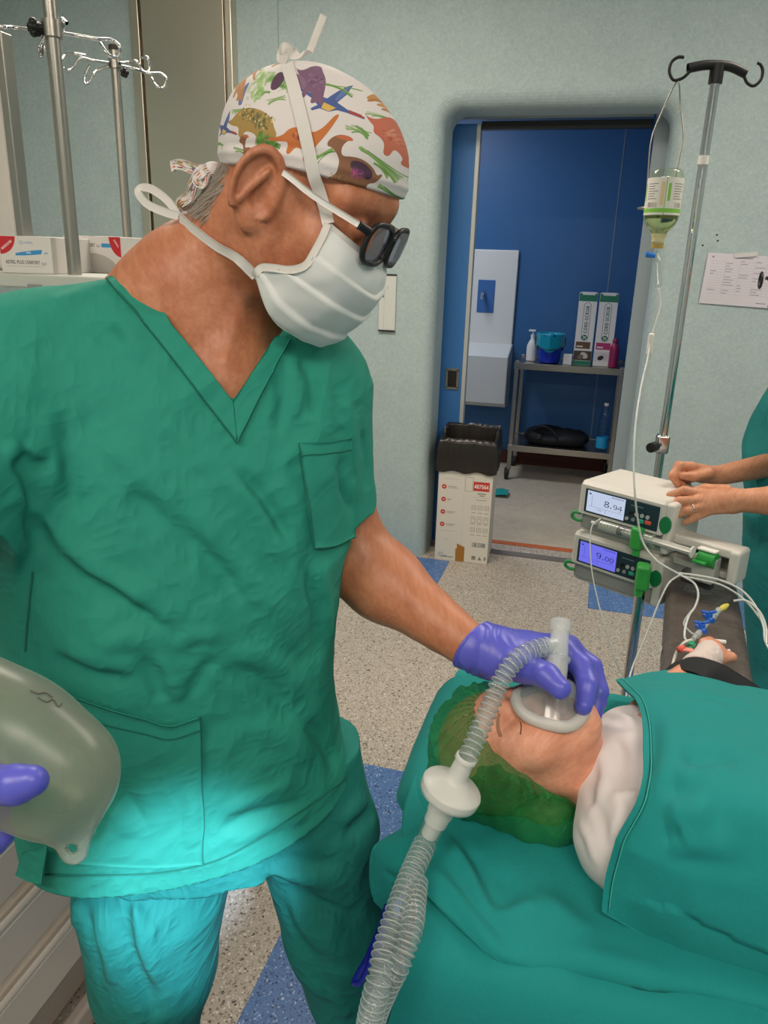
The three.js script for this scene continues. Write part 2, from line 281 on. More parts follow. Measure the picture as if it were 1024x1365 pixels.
{ // water bottle on lower shelf
  const x = onTrolley(804, 580, -5.7), t = thing('water_bottle', 'clear plastic water bottle with blue label on the lower trolley shelf', 'bottle', V(x, TL, -5.7));
  const prof = [[0, 0.002], [0.036, 0.002], [0.042, 0.012]]; for (let i = 0; i <= 20; i++) { const y = 0.03 + i * 0.0115; prof.push([0.041 + 0.0022 * Math.sin(i * 1.9), y]); } prof.push([0.036, 0.275], [0.016, 0.315], [0.014, 0.33], [0, 0.33]);
  part('bottle', lathe(prof, 24), pmat(0xdff0f8, 0.05, 0, { transmission: 1, thickness: 0.0 }), t, 'clear ribbed plastic');
  part('label', lathe([[0.0432, 0.02], [0.0436, 0.022], [0.0436, 0.1], [0.0432, 0.102]], 24), mat(0x2aa3d8, 0.4), t, 'sky blue paper label');
  part('cap', lathe([[0.015, 0.325], [0.016, 0.327], [0.016, 0.345], [0, 0.346]], 16), M.white, t);
}
{ // black bag on lower shelf
  const t = thing('black_bag', 'slumped black fabric bag on the lower trolley shelf', 'bag', V(-0.235, TL, -5.8));
  const g = new THREE.SphereGeometry(1, 40, 24), p = g.attributes.position;
  for (let i = 0; i < p.count; i++) { let x = p.getX(i), y = p.getY(i), z = p.getZ(i); const s = v => Math.sign(v) * Math.pow(Math.abs(v), 0.6); x = s(x) * 0.24; z = s(z) * 0.14; y = Math.max(0, y * 0.5 + 0.42) * (0.11 + 0.03 * n3(x * 12, 2, z * 12)); p.setXYZ(i, x, y, z); }
  g.computeVertexNormals(); part('bag_body', g, mat(0x0c0c0f, 0.7), t);
  part('strap', tube([V(-0.2, 0.06, 0.1), V(-0.12, 0.14, 0.1), V(-0.02, 0.11, 0.12), V(0.02, 0.04, 0.148)], 0.008, 24, 6), mat(0x0a0a0c, 0.6), t);
  part('buckle', rbox(0.03, 0.035, 0.01, 0.003, -0.12, 0.07, 0.142), mat(0x40434a, 0.3, 0.6), t);
}
{ // scrub sink: splash panel and trough on the blue wall
  const t = thing('scrub_sink', 'white wall-hung scrub sink with tall splash panel and blue sensor plate', 'sink', V(-1.0, 0, ZB));
  const xr = PZ(693, 334, ZB).x + 1.0, w = 0.95, cx = xr - w / 2;
  part('splash_panel', rbox(w, 0.75, 0.03, 0.01, cx, 1.25, 0.017), M.white, t);
  const s = new THREE.Shape(); s.moveTo(0, 0.47); s.lineTo(0.2, 0.49); s.lineTo(0.245, 0.52); s.lineTo(0.27, 0.86); s.lineTo(0.245, 0.87); s.lineTo(0.05, 0.93); s.lineTo(0, 0.93);
  const e = new THREE.ExtrudeGeometry(s, { depth: w, bevelEnabled: true, bevelThickness: 0.008, bevelSize: 0.008, bevelSegments: 3 });
  e.rotateY(-Math.PI / 2).translate(cx + w / 2, 0, 0.01); part('trough', e, mat(0xdedfdc, 0.35), t);
  const pp = PZ(648, 395, ZB + 0.03); const sp = part('sensor_plate', rbox(0.13, 0.24, 0.006, 0.002, -0.87 + 1.0 + (pp.x + 0.87), pp.y, 0.034), mat(0x3f6fae, 0.4), t, 'blue plate');
  part('spout', [rod(V(pp.x + 0.985, pp.y + 0.03, 0.035), V(pp.x + 0.985, pp.y + 0.02, 0.13), 0.012), rod(V(pp.x + 0.985, pp.y + 0.022, 0.13), V(pp.x + 0.985, pp.y - 0.02, 0.14), 0.011)], M.chrome, sp);
}
// ───────────────────────── waste box in the doorway ─────────────────────────
{
  const t = thing('waste_box', 'white cardboard clinical waste box with red number panel and black liner', 'box', V(-0.6, 0, -3.975)); t.rotation.y = 0.05;
  const w = 0.285, d = 0.27, h = 0.62;
  const print = canvasTex(570, 1240, (c, W_, H_) => {
    c.fillStyle = '#dcd6ca'; c.fillRect(0, 0, W_, H_); c.fillStyle = '#d2ccc0'; c.fillRect(276, 0, 5, H_);
    c.fillStyle = '#c63a30'; c.fillRect(372, 330, 170, 100); c.fillStyle = '#f2ece4'; c.font = 'bold 60px sans-serif'; c.textBaseline = 'middle'; c.fillText('407564', 382, 382, 150);
    c.strokeStyle = '#777'; c.lineWidth = 3; c.strokeRect(286, 290, 80, 150); c.fillStyle = '#8b8780'; c.fillRect(420, 452, 90, 12); c.fillRect(440, 474, 55, 10); c.fillRect(380, 500, 165, 2); c.fillRect(410, 525, 110, 6);
    for (let i = 0; i < 4; i++) { c.fillStyle = '#c9483e'; c.beginPath(); c.arc(62, 410 + i * 140, 26, 0, 7); c.fill(); c.fillStyle = '#efe6dc'; c.fillRect(52, 406 + i * 140, 20, 7); c.fillStyle = '#a39d92'; c.fillRect(104, 400 + i * 140, [90, 45, 90, 100][i], 8); c.fillRect(104, 416 + i * 140, [110, 30, 70, 80][i], 6); }
    c.fillStyle = '#a9a398'; c.fillRect(70, 190, 150, 8); c.fillRect(110, 170, 110, 10); c.fillRect(60, 320, 160, 3); c.fillRect(50, 900, 160, 3); c.fillRect(100, 1000, 30, 5);
    c.strokeStyle = '#8e887e'; c.lineWidth = 4; for (let r = 0; r < 3; r++) for (let q = 0; q < 3; q++) { const x = 370 + q * 68, y = 590 + r * 125; c.strokeRect(x, y, 44, r === 1 ? 66 : 44); c.beginPath(); c.moveTo(x + 8, y + 34); c.lineTo(x + 22, y + 12); c.lineTo(x + 36, y + 34); c.stroke(); c.fillStyle = '#8e887e'; c.fillRect(x, y + 78, 46, 6); }
    c.strokeStyle = '#4d525c'; c.strokeRect(400, 1010, 140, 44); for (let i = 0; i < 30; i++) { c.fillStyle = '#4d525c'; c.fillRect(406 + i * 4.4, 1014, hash(i, 2, 3) * 4, 36); }
    c.fillStyle = '#a5722f'; c.beginPath(); c.moveTo(236, 1036); c.lineTo(320, 1070); c.lineTo(322, 1240); c.lineTo(226, 1240); c.lineTo(222, 1100); c.lineTo(236, 1094); c.fill(); c.fillStyle = '#94642a'; c.fillRect(222, 1095, 100, 5);
    c.strokeStyle = '#42485c'; c.lineWidth = 3; for (let i = 0; i < 9; i++) { const a = i * 0.7; c.beginPath(); c.moveTo(62 + 10 * Math.cos(a), 1178 + 10 * Math.sin(a)); c.lineTo(62 + 34 * Math.cos(a), 1178 + 34 * Math.sin(a)); c.stroke(); } c.fillStyle = '#42485c'; c.font = 'italic 28px sans-serif'; c.fillRect(70, 1196, 130, 7); c.fillRect(90, 1186, 40, 5);
    c.fillStyle = '#8a857b'; c.fillRect(402, 1160, 44, 44); c.beginPath(); c.moveTo(490, 1160); c.lineTo(512, 1204); c.lineTo(468, 1204); c.fill(); c.fillRect(536, 1164, 20, 40);
  });
  const side = canvasTex(270, 620, (c, W_, H_) => { c.fillStyle = '#d4cec2'; c.fillRect(0, 0, W_, H_); c.fillStyle = '#c63a30'; c.fillRect(30, 80, 100, 60); c.fillStyle = '#f2ece4'; c.font = 'bold 34px sans-serif'; c.fillText('407564', 36, 122, 88); });
  part('carton', [rbox(w, h, 0.006, 0.002, 0, h / 2, d / 2), rbox(w, h, 0.006, 0.002, 0, h / 2, -d / 2), rbox(0.006, h, d, 0.002, w / 2 - 0.003, h / 2, 0), rbox(0.006, h, d, 0.002, -w / 2 + 0.003, h / 2, 0), box(w, 0.006, d, 0, 0.003, 0)], mat(0xd6d0c4, 0.75), t, 'white cardboard');
  part('front_print', new THREE.PlaneGeometry(w - 0.004, h - 0.004).translate(0, h / 2, d / 2 + 0.0035), mat(0xffffff, 0.7, 0, { map: print }), t, 'printed front with red number panel');
  part('side_print', new THREE.PlaneGeometry(d - 0.004, h - 0.004).rotateY(Math.PI / 2).translate(w / 2 + 0.0006, h / 2, 0), mat(0xffffff, 0.7, 0, { map: side }), t);
  // bag folded over the rim: rises above the carton, falls outside, hangs inside
  const prof = [[-0.012, -0.10, 0], [-0.014, -0.05, 0], [-0.013, 0.0, 0], [-0.006, 0.05, 0], [0.0, 0.075, 0], [0.012, 0.06, 0], [0.02, -0.05, 0], [0.03, -0.25, 0], [0.05, -0.45, 0]];
  const N = 160, pos = [], idx = [], per = (u) => { const q = u * 4, k = Math.floor(q) % 4, f = q - Math.floor(q), a = w / 2, b = d / 2, c = [[-a, b], [a, b], [a, -b], [-a, -b]], n = c[(k + 1) % 4]; return [lerp(c[k][0], n[0], f), lerp(c[k][1], n[1], f)]; };
  for (let j = 0; j < prof.length; j++) for (let i = 0; i < N; i++) { const [x, z] = per(i / N), k = 1 - prof[j][0] / 0.14, nz = n3(x * 20, prof[j][1] * 60, z * 20) * 0.005 + n3(x * 60, prof[j][1] * 40, z * 60) * 0.003; const ex = j < 4 ? Math.abs(nz) : nz, back = z < 0 ? 0.03 : 0; pos.push(x * k + Math.sign(x) * ex, h - 0.02 + prof[j][1] * (j === 0 ? 1 + 0.06 * Math.sin(i * 0.4) : 1) + (j > 2 && j < 6 ? back + nz : 0), z * k + Math.sign(z) * ex); }
  for (let j = 0; j < prof.length - 1; j++) for (let i = 0; i < N; i++) { const a = j * N + i, b = j * N + (i + 1) % N; idx.push(a, b, a + N, b, b + N, a + N); }
  const g = new THREE.BufferGeometry(); g.setAttribute('position', new THREE.Float32BufferAttribute(pos, 3)); g.setIndex(idx); g.computeVertexNormals();
  part('liner', g, pmat(0x2b2622, 0.28, 0, { transmission: 0.12, thickness: 0 }), t, 'crinkled black plastic liner folded over the rim');
}
{ // scrap of teal cloth on the floor behind the box
  const p = PY(668, 660, 0.0), g = new THREE.PlaneGeometry(0.2, 0.14, 14, 10).rotateX(-Math.PI / 2), q = g.attributes.position;
  for (let i = 0; i < q.count; i++) q.setY(i, 0.012 + 0.022 * (0.5 + 0.5 * n3(q.getX(i) * 22, 1, q.getZ(i) * 22))); g.computeVertexNormals();
  const o = single('cloth_scrap', g, mat(0x0e9a94, 0.8), 'scrap of teal cloth on the beige floor by the trolley castor', 'cloth'); o.position.set(p.x - 0.05, 0, p.z);
}
// ───────────────────────── things on the teal wall ─────────────────────────
{
  const a = PZ(507, 365, ZW), b = PZ(527, 442, ZW), w = b.x - a.x, h = a.y - b.y;
  const t = thing('wall_plate', 'narrow upright door switch plate with dark ends on teal wall', 'sign', V((a.x + b.x) / 2, (a.y + b.y) / 2, ZW));
  part('plate', rbox(w, h, 0.012, 0.003, 0, 0, 0.006), mat(0xd3d6d0, 0.4), t);
  for (const s of [-1, 1]) part('end_cap', rbox(w, 0.008, 0.014, 0.002, 0, s * (h / 2 - 0.003), 0.008), mat(0x2b2724, 0.5), t);
  part('lettering', new THREE.PlaneGeometry(w * 0.94, h * 0.9).translate(0, 0, 0.0125), mat(0xffffff, 0.4, 0, { map: canvasTex(128, 420, (c, W_, H_) => { c.fillStyle = '#d6d8d2'; c.fillRect(0, 0, W_, H_); c.save(); c.translate(22, 20); c.rotate(Math.PI / 2); c.fillStyle = '#262422'; c.font = 'bold 34px sans-serif'; c.fillText('PORTALP', 0, 8, 150); c.restore(); c.fillStyle = '#777'; c.fillRect(64, 70, 3, 30); c.fillStyle = '#b9bcb6'; c.fillRect(38, 0, 3, H_); }) }), t);
}
{
  const t = thing('wall_notice', 'sheet of lined paper taped to teal wall behind the drip stand', 'paper', V(0.562, 1.497, ZW));
  const g = new THREE.PlaneGeometry(0.3, 0.215, 20, 14), q = g.attributes.position; for (let i = 0; i < q.count; i++) { const x = q.getX(i), y = q.getY(i); q.setZ(i, 0.006 + 0.006 * Math.cos(y * 14) * (x < 0 ? 1 : 0.4) + 0.01 * sst(0.0, -0.107, y) * (x + 0.15)); } g.computeVertexNormals();
  const sh = part('sheet', g, mat(0xffffff, 0.7, 0, { map: canvasTex(900, 645, (c, W_, H_) => {
    c.fillStyle = '#d9d3da'; c.fillRect(0, 0, W_, H_); c.strokeStyle = '#aaa3b6'; c.lineWidth = 2; for (let i = 0; i < 13; i++) { c.beginPath(); c.moveTo(60, 100 + i * 34); c.lineTo(860, 100 + i * 34); c.stroke(); } for (const x of [240, 420, 600, 740]) { c.beginPath(); c.moveTo(x, 100); c.lineTo(x, 508); c.stroke(); }
    c.fillStyle = '#8f889c'; for (let i = 0; i < 13; i++) for (let k = 0; k < 4; k++) if (hash(i, k, 5) > 0.35) c.fillRect(66 + k * 180, 82 + i * 34, 40 + 90 * hash(k, i, 6), 8); c.fillRect(340, 40, 220, 12); c.fillRect(60, 36, 24, 24); c.fillRect(700, 590, 120, 10);
  }) }), t, 'printed table of faint lines'); sh.rotation.z = -0.035;
  part('tape', rbox(0.09, 0.018, 0.0008, 0.0003, 0.02, 0.105, 0.014).rotateZ(0.12), pmat(0xf4f2f0, 0.3, 0, { transmission: 0.4, thickness: 0 }), t, 'strip of clear tape');
}
{ // marks on the wall
  const w = scene.getObjectByName('wall_back'); for (const [x, y] of [[937, 327], [956, 313], [957, 321]]) { const p = PZ(x, y, ZW); part('speck', cyl(0.004, 0.004, 0.0015, 0, 0, 0, 8).rotateX(Math.PI / 2).translate(p.x, p.y, ZW + 0.0006), M.rubber, w); }
}
// ───────────────────────── implicit surfaces for bodies and clothing ─────────────────────────
// f(x, y, z) -> signed distance; meshed with surface nets on a grid of `cell` metres
function sdfMesh(f, lo, hi, cell, uvf) {
  const nx = Math.ceil((hi[0] - lo[0]) / cell) + 1, ny = Math.ceil((hi[1] - lo[1]) / cell) + 1, nz = Math.ceil((hi[2] - lo[2]) / cell) + 1;
  const val = new Float32Array(nx * ny * nz), B = 8, sy = nx, sz = nx * ny;
  for (let bz = 0; bz < nz; bz += B) for (let by = 0; by < ny; by += B) for (let bx = 0; bx < nx; bx += B) {
    const d = f(lo[0] + (bx + B / 2) * cell, lo[1] + (by + B / 2) * cell, lo[2] + (bz + B / 2) * cell), skip = Math.abs(d) > B * cell * 1.5;
    for (let z = bz; z < Math.min(nz, bz + B); z++) for (let y = by; y < Math.min(ny, by + B); y++) for (let x = bx; x < Math.min(nx, bx + B); x++)
      val[z * sz + y * sy + x] = skip ? d : f(lo[0] + x * cell, lo[1] + y * cell, lo[2] + z * cell);
  }
  const vid = new Int32Array(nx * ny * nz).fill(-1), pos = [], idx = [];
  const co = [[0, 0, 0], [1, 0, 0], [0, 1, 0], [1, 1, 0], [0, 0, 1], [1, 0, 1], [0, 1, 1], [1, 1, 1]], ed = [[0, 1], [2, 3], [4, 5], [6, 7], [0, 2], [1, 3], [4, 6], [5, 7], [0, 4], [1, 5], [2, 6], [3, 7]], off = co.map(c => c[2] * sz + c[1] * sy + c[0]);
  for (let z = 0; z < nz - 1; z++) for (let y = 0; y < ny - 1; y++) for (let x = 0; x < nx - 1; x++) {
    const i = z * sz + y * sy + x; let m = 0; for (let k = 0; k < 8; k++) if (val[i + off[k]] < 0) m |= 1 << k;
    if (m === 0 || m === 255) continue;
    let sx = 0, sY = 0, sZ = 0, n = 0;
    for (const [a, b] of ed) { const va = val[i + off[a]], vb = val[i + off[b]]; if ((va < 0) === (vb < 0)) continue; const t = va / (va - vb); sx += lerp(co[a][0], co[b][0], t); sY += lerp(co[a][1], co[b][1], t); sZ += lerp(co[a][2], co[b][2], t); n++; }
    vid[i] = pos.length / 3; pos.push(lo[0] + (x + sx / n) * cell, lo[1] + (y + sY / n) * cell, lo[2] + (z + sZ / n) * cell);
  }
  const quad = (a, b, c, d, flip) => { if (a < 0 || b < 0 || c < 0 || d < 0) return; flip ? idx.push(a, c, b, a, d, c) : idx.push(a, b, c, a, c, d); };
  for (let z = 1; z < nz - 1; z++) for (let y = 1; y < ny - 1; y++) for (let x = 1; x < nx - 1; x++) {
    const i = z * sz + y * sy + x, s = val[i] < 0;
    if (s !== (val[i + 1] < 0)) quad(vid[i], vid[i - sy], vid[i - sy - sz], vid[i - sz], s);
    if (s !== (val[i + sy] < 0)) quad(vid[i], vid[i - sz], vid[i - sz - 1], vid[i - 1], s);
    if (s !== (val[i + sz] < 0)) quad(vid[i], vid[i - 1], vid[i - 1 - sy], vid[i - sy], s);
  }
  // normals from the field, flipped triangles fixed to face outwards
  const nrm = new Float32Array(pos.length), e = cell * 0.6;
  for (let i = 0; i < pos.length; i += 3) {
    const [x, y, z] = [pos[i], pos[i + 1], pos[i + 2]]; let gx = f(x + e, y, z) - f(x - e, y, z), gy = f(x, y + e, z) - f(x, y - e, z), gz = f(x, y, z + e) - f(x, y, z - e); const l = Math.hypot(gx, gy, gz) || 1;
    nrm[i] = gx / l; nrm[i + 1] = gy / l; nrm[i + 2] = gz / l;
  }
  let agree = 0; for (let i = 0; i < Math.min(idx.length, 3000); i += 3) { const [a, b, c] = [idx[i] * 3, idx[i + 1] * 3, idx[i + 2] * 3], ux = pos[b] - pos[a], uy = pos[b + 1] - pos[a + 1], uz = pos[b + 2] - pos[a + 2], vx = pos[c] - pos[a], vy = pos[c + 1] - pos[a + 1], vz = pos[c + 2] - pos[a + 2]; agree += Math.sign((uy * vz - uz * vy) * nrm[a] + (uz * vx - ux * vz) * nrm[a + 1] + (ux * vy - uy * vx) * nrm[a + 2]); }
  if (agree < 0) for (let i = 0; i < idx.length; i += 3) { const t = idx[i + 1]; idx[i + 1] = idx[i + 2]; idx[i + 2] = t; }
  const g = new THREE.BufferGeometry(); g.setAttribute('position', new THREE.Float32BufferAttribute(pos, 3)); g.setAttribute('normal', new THREE.BufferAttribute(nrm, 3));
  const uv = new Float32Array(pos.length / 3 * 2); for (let i = 0; i < pos.length / 3; i++) { const [u, v] = uvf ? uvf(pos[i * 3], pos[i * 3 + 1], pos[i * 3 + 2], nrm, i) : [pos[i * 3] + pos[i * 3 + 2] * 0.6, pos[i * 3 + 1] + pos[i * 3 + 2] * 0.35]; uv[i * 2] = u; uv[i * 2 + 1] = v; }
  g.setAttribute('uv', new THREE.BufferAttribute(uv, 2)); g.setIndex(idx); return g;
}
const smin = (a, b, k) => { const h = Math.max(k - Math.abs(a - b), 0) / k; return Math.min(a, b) - h * h * k * 0.25; };
const gs = t => Math.exp(-t * t);
const smax = (a, b, k) => -smin(-a, -b, k);
function capD(x, y, z, a, b, ra, rb) {
  const bx = b.x - a.x, by = b.y - a.y, bz = b.z - a.z, px = x - a.x, py = y - a.y, pz = z - a.z, t = clamp((px * bx + py * by + pz * bz) / (bx * bx + by * by + bz * bz), 0, 1);
  return Math.hypot(px - bx * t, py - by * t, pz - bz * t) - lerp(ra, rb, t);
}
function ellD(x, y, z, rx, ry, rz) { const k0 = Math.hypot(x / rx, y / ry, z / rz), k1 = Math.hypot(x / rx / rx, y / ry / ry, z / rz / rz); return k1 < 1e-9 ? -Math.min(rx, ry, rz) : k0 * (k0 - 1) / k1; }
// a body given by slices: [centre, half width, half depth] sorted downwards; `ax` = unit vector across
function sliceBody(rows, ax, pw = 2.4) {
  const S = rows.map(r => r).sort((a, b) => b[0].y - a[0].y), az = V(-ax.z, 0, ax.x), N = 120, y0 = S[0][0].y, y1 = S[S.length - 1][0].y, T = [];
  const curve = new THREE.CatmullRomCurve3(S.map(s => s[0]), false, 'centripetal');
  const cr = (v0, v1, v2, v3, t) => 0.5 * (2 * v1 + (v2 - v0) * t + (2 * v0 - 5 * v1 + 4 * v2 - v3) * t * t + (3 * v1 - v0 - 3 * v2 + v3) * t * t * t);
  for (let i = 0; i <= N; i++) {
    const y = lerp(y0, y1, i / N); let k = 0; while (k < S.length - 2 && S[k + 1][0].y > y) k++; const t = clamp((S[k][0].y - y) / (S[k][0].y - S[k + 1][0].y), 0, 1), g = j => S[clamp(j, 0, S.length - 1)];
    const I = q => cr(q(g(k - 1)), q(g(k)), q(g(k + 1)), q(g(k + 2)), t);
    T.push([I(s => s[0].x), I(s => s[0].z), I(s => s[1]), I(s => s[2])]);
  }
  return (x, y, z) => {
    const q = clamp((y0 - y) / (y0 - y1), 0, 1) * N, i = Math.min(N - 1, Math.floor(q)), t = q - i, A = T[i], C = T[i + 1];
    const dx = x - lerp(A[0], C[0], t), dz = z - lerp(A[1], C[1], t), a = lerp(A[2], C[2], t), b = lerp(A[3], C[3], t), u = Math.abs(dx * ax.x + dz * ax.z), v = Math.abs(dx * az.x + dz * az.z);
    const r = Math.pow(Math.pow(u / a, pw) + Math.pow(v / b, pw), 1 / pw), side = (r - 1) * (r > 1 ? Math.min(a, b) + (Math.hypot(u, v) / Math.max(r, 1e-6) - Math.min(a, b)) * 0.6 : Math.min(a, b)), dy = Math.max(y - y0, y1 - y);
    return dy > 0 ? (side > 0 ? Math.hypot(side, dy) : dy) : Math.max(side, dy);
  };
}
// march a photo ray onto a field
function trace(px, py, f, d0 = 0.25, d1 = 4) {
  const r = ray(px, py), l = r.length(); r.divideScalar(l); let t = d0, bd = 1e9, bt = d0; for (let i = 0; i < 400 && t < d1; i++) { const d = f(CP.x + r.x * t, CP.y + r.y * t, CP.z + r.z * t); if (Math.abs(d) < bd) { bd = Math.abs(d); bt = t; } if (bd < 0.0004) break; t += d * 0.7; }
  const p = r.multiplyScalar(bt).add(CP); if (bd < 0.0004) return p;
  for (let i = 0; i < 6; i++) { const d = f(p.x, p.y, p.z); p.addScaledVector(gradN(f, p), -d); }        // the ray passes beside the thing: nearest point of its edge
  return p;
}
function gradN(f, p, e = 0.004) { return V(f(p.x + e, p.y, p.z) - f(p.x - e, p.y, p.z), f(p.x, p.y + e, p.z) - f(p.x, p.y - e, p.z), f(p.x, p.y, p.z + e) - f(p.x, p.y, p.z - e)).normalize(); }
// cloth folds: polylines in space with a width and a height; returns a displacement field
function foldField(list) {
  const FL = list.map(({ pts, w, a }) => { const c = new THREE.CatmullRomCurve3(pts).getPoints(Math.max(4, pts.length * 3)), b = new THREE.Box3().setFromPoints(c).expandByScalar(w * 2.6); return { c, w, a, b }; });
  return (x, y, z) => {
    let s = 0;
    for (const { c, w, a, b } of FL) {
      if (x < b.min.x || x > b.max.x || y < b.min.y || y > b.max.y || z < b.min.z || z > b.max.z) continue;
      let best = 1e9, bt = 0; const n = c.length - 1;
      for (let i = 0; i < n; i++) { const p = c[i], q = c[i + 1], bx = q.x - p.x, by = q.y - p.y, bz = q.z - p.z, t = clamp(((x - p.x) * bx + (y - p.y) * by + (z - p.z) * bz) / (bx * bx + by * by + bz * bz), 0, 1), d = (x - p.x - bx * t) ** 2 + (y - p.y - by * t) ** 2 + (z - p.z - bz * t) ** 2; if (d < best) { best = d; bt = (i + t) / n; } }
      s += a * Math.exp(-best / (w * w)) * sst(0, 0.32, Math.min(bt, 1 - bt));
    }
    return s;
  };
}
// a sheet lying on a field: rows of photo pixels, refined, traced and given a thickness
function sheetOn(f, rows, off, th, sub = 10, uvs = 1) {
  const rr = rows.map(r => new THREE.CatmullRomCurve3(r.map(([x, y]) => V(x, y, 0)), false, 'centripetal')), nu = sub * (Math.max(...rows.map(r => r.length)) - 1), nv = sub * (rows.length - 1), G = [];
  for (let j = 0; j <= nv; j++) { const row = []; for (let i = 0; i <= nu; i++) { const pts = rr.map(c => c.getPoint(i / nu)), q = pts.length === 2 ? pts[0].clone().lerp(pts[1], j / nv) : new THREE.CatmullRomCurve3(pts, false, 'centripetal').getPoint(j / nv), p = trace(q.x, q.y, f), n = gradN(f, p); row.push(p.addScaledVector(n, off)); } G.push(row); }
  return sheet(G, th, uvs);
}
// a solid sheet from a grid of points
function sheet(G, th, uvs = 1) {
  const nv = G.length - 1, nu = G[0].length - 1, pos = [], uv = [], idx = [], N = (nu + 1) * (nv + 1), nn = [];
  for (let j = 0; j <= nv; j++) for (let i = 0; i <= nu; i++) { const a = G[j][Math.min(nu, i + 1)].clone().sub(G[j][Math.max(0, i - 1)]), b = G[Math.min(nv, j + 1)][i].clone().sub(G[Math.max(0, j - 1)][i]); nn.push(a.cross(b).normalize()); }
  for (const s of [0.5, -0.5]) for (let j = 0; j <= nv; j++) for (let i = 0; i <= nu; i++) { const p = G[j][i].clone().addScaledVector(nn[j * (nu + 1) + i], s * th); pos.push(p.x, p.y, p.z); uv.push(uvs === 'unit' ? i / nu : G[j][i].x + G[j][i].z * 0.4, uvs === 'unit' ? 1 - j / nv : G[j][i].y + G[j][i].z * 0.6); }
  const I = (i, j) => j * (nu + 1) + i;
  for (let j = 0; j < nv; j++) for (let i = 0; i < nu; i++) { const a = I(i, j), b = I(i + 1, j), c = I(i + 1, j + 1), d = I(i, j + 1); idx.push(a, b, c, a, c, d, a + N, c + N, b + N, a + N, d + N, c + N); }
  const rim = (a, b) => idx.push(a, a + N, b, b, a + N, b + N);
  for (let i = 0; i < nu; i++) { rim(I(i + 1, 0), I(i, 0)); rim(I(i, nv), I(i + 1, nv)); } for (let j = 0; j < nv; j++) { rim(I(0, j), I(0, j + 1)); rim(I(nu, j + 1), I(nu, j)); }
  const g = new THREE.BufferGeometry(); g.setAttribute('position', new THREE.Float32BufferAttribute(pos, 3)); g.setAttribute('uv', new THREE.Float32BufferAttribute(uv, 2)); g.setIndex(idx); g.computeVertexNormals(); return g;
}
// grid from a few control rows, refined with splines
function splineGrid(ctrl, nu, nv) {
  const rows = ctrl.map(r => new THREE.CatmullRomCurve3(r, false, 'centripetal').getPoints(nu)), G = Array.from({ length: nv + 1 }, () => []);
  for (let i = 0; i <= nu; i++) { const c = new THREE.CatmullRomCurve3(rows.map(r => r[i]), false, 'centripetal').getPoints(nv); for (let j = 0; j <= nv; j++) G[j].push(c[j]); }
  return G;
}
// a flat tape following a path, with a given face normal hint
function tape(pts, w, th, nh, n = 40) {
  const c = new THREE.CatmullRomCurve3(pts, false, 'centripetal'), G = [];
  for (let i = 0; i <= n; i++) { const p = c.getPoint(i / n), t = c.getTangent(i / n), hint = typeof nh === 'function' ? nh(i / n, p) : nh, s = t.clone().cross(hint).normalize(); G.push([p.clone().addScaledVector(s, -w / 2), p.clone().addScaledVector(s, -w / 6), p.clone().addScaledVector(s, w / 6), p.clone().addScaledVector(s, w / 2)]); }
  return sheet(G, th, 'unit');
}
// a line of stitching or a seam as a thin cord on a field
function seamOn(f, line, r, off = 0.0006, n = 40) { const c = new THREE.CatmullRomCurve3(line.map(([x, y]) => V(x, y, 0)), false, 'centripetal').getPoints(n); return tube(c.map(q => { const p = trace(q.x, q.y, f); return p.addScaledVector(gradN(f, p), off); }), r, n * 2, 5); }
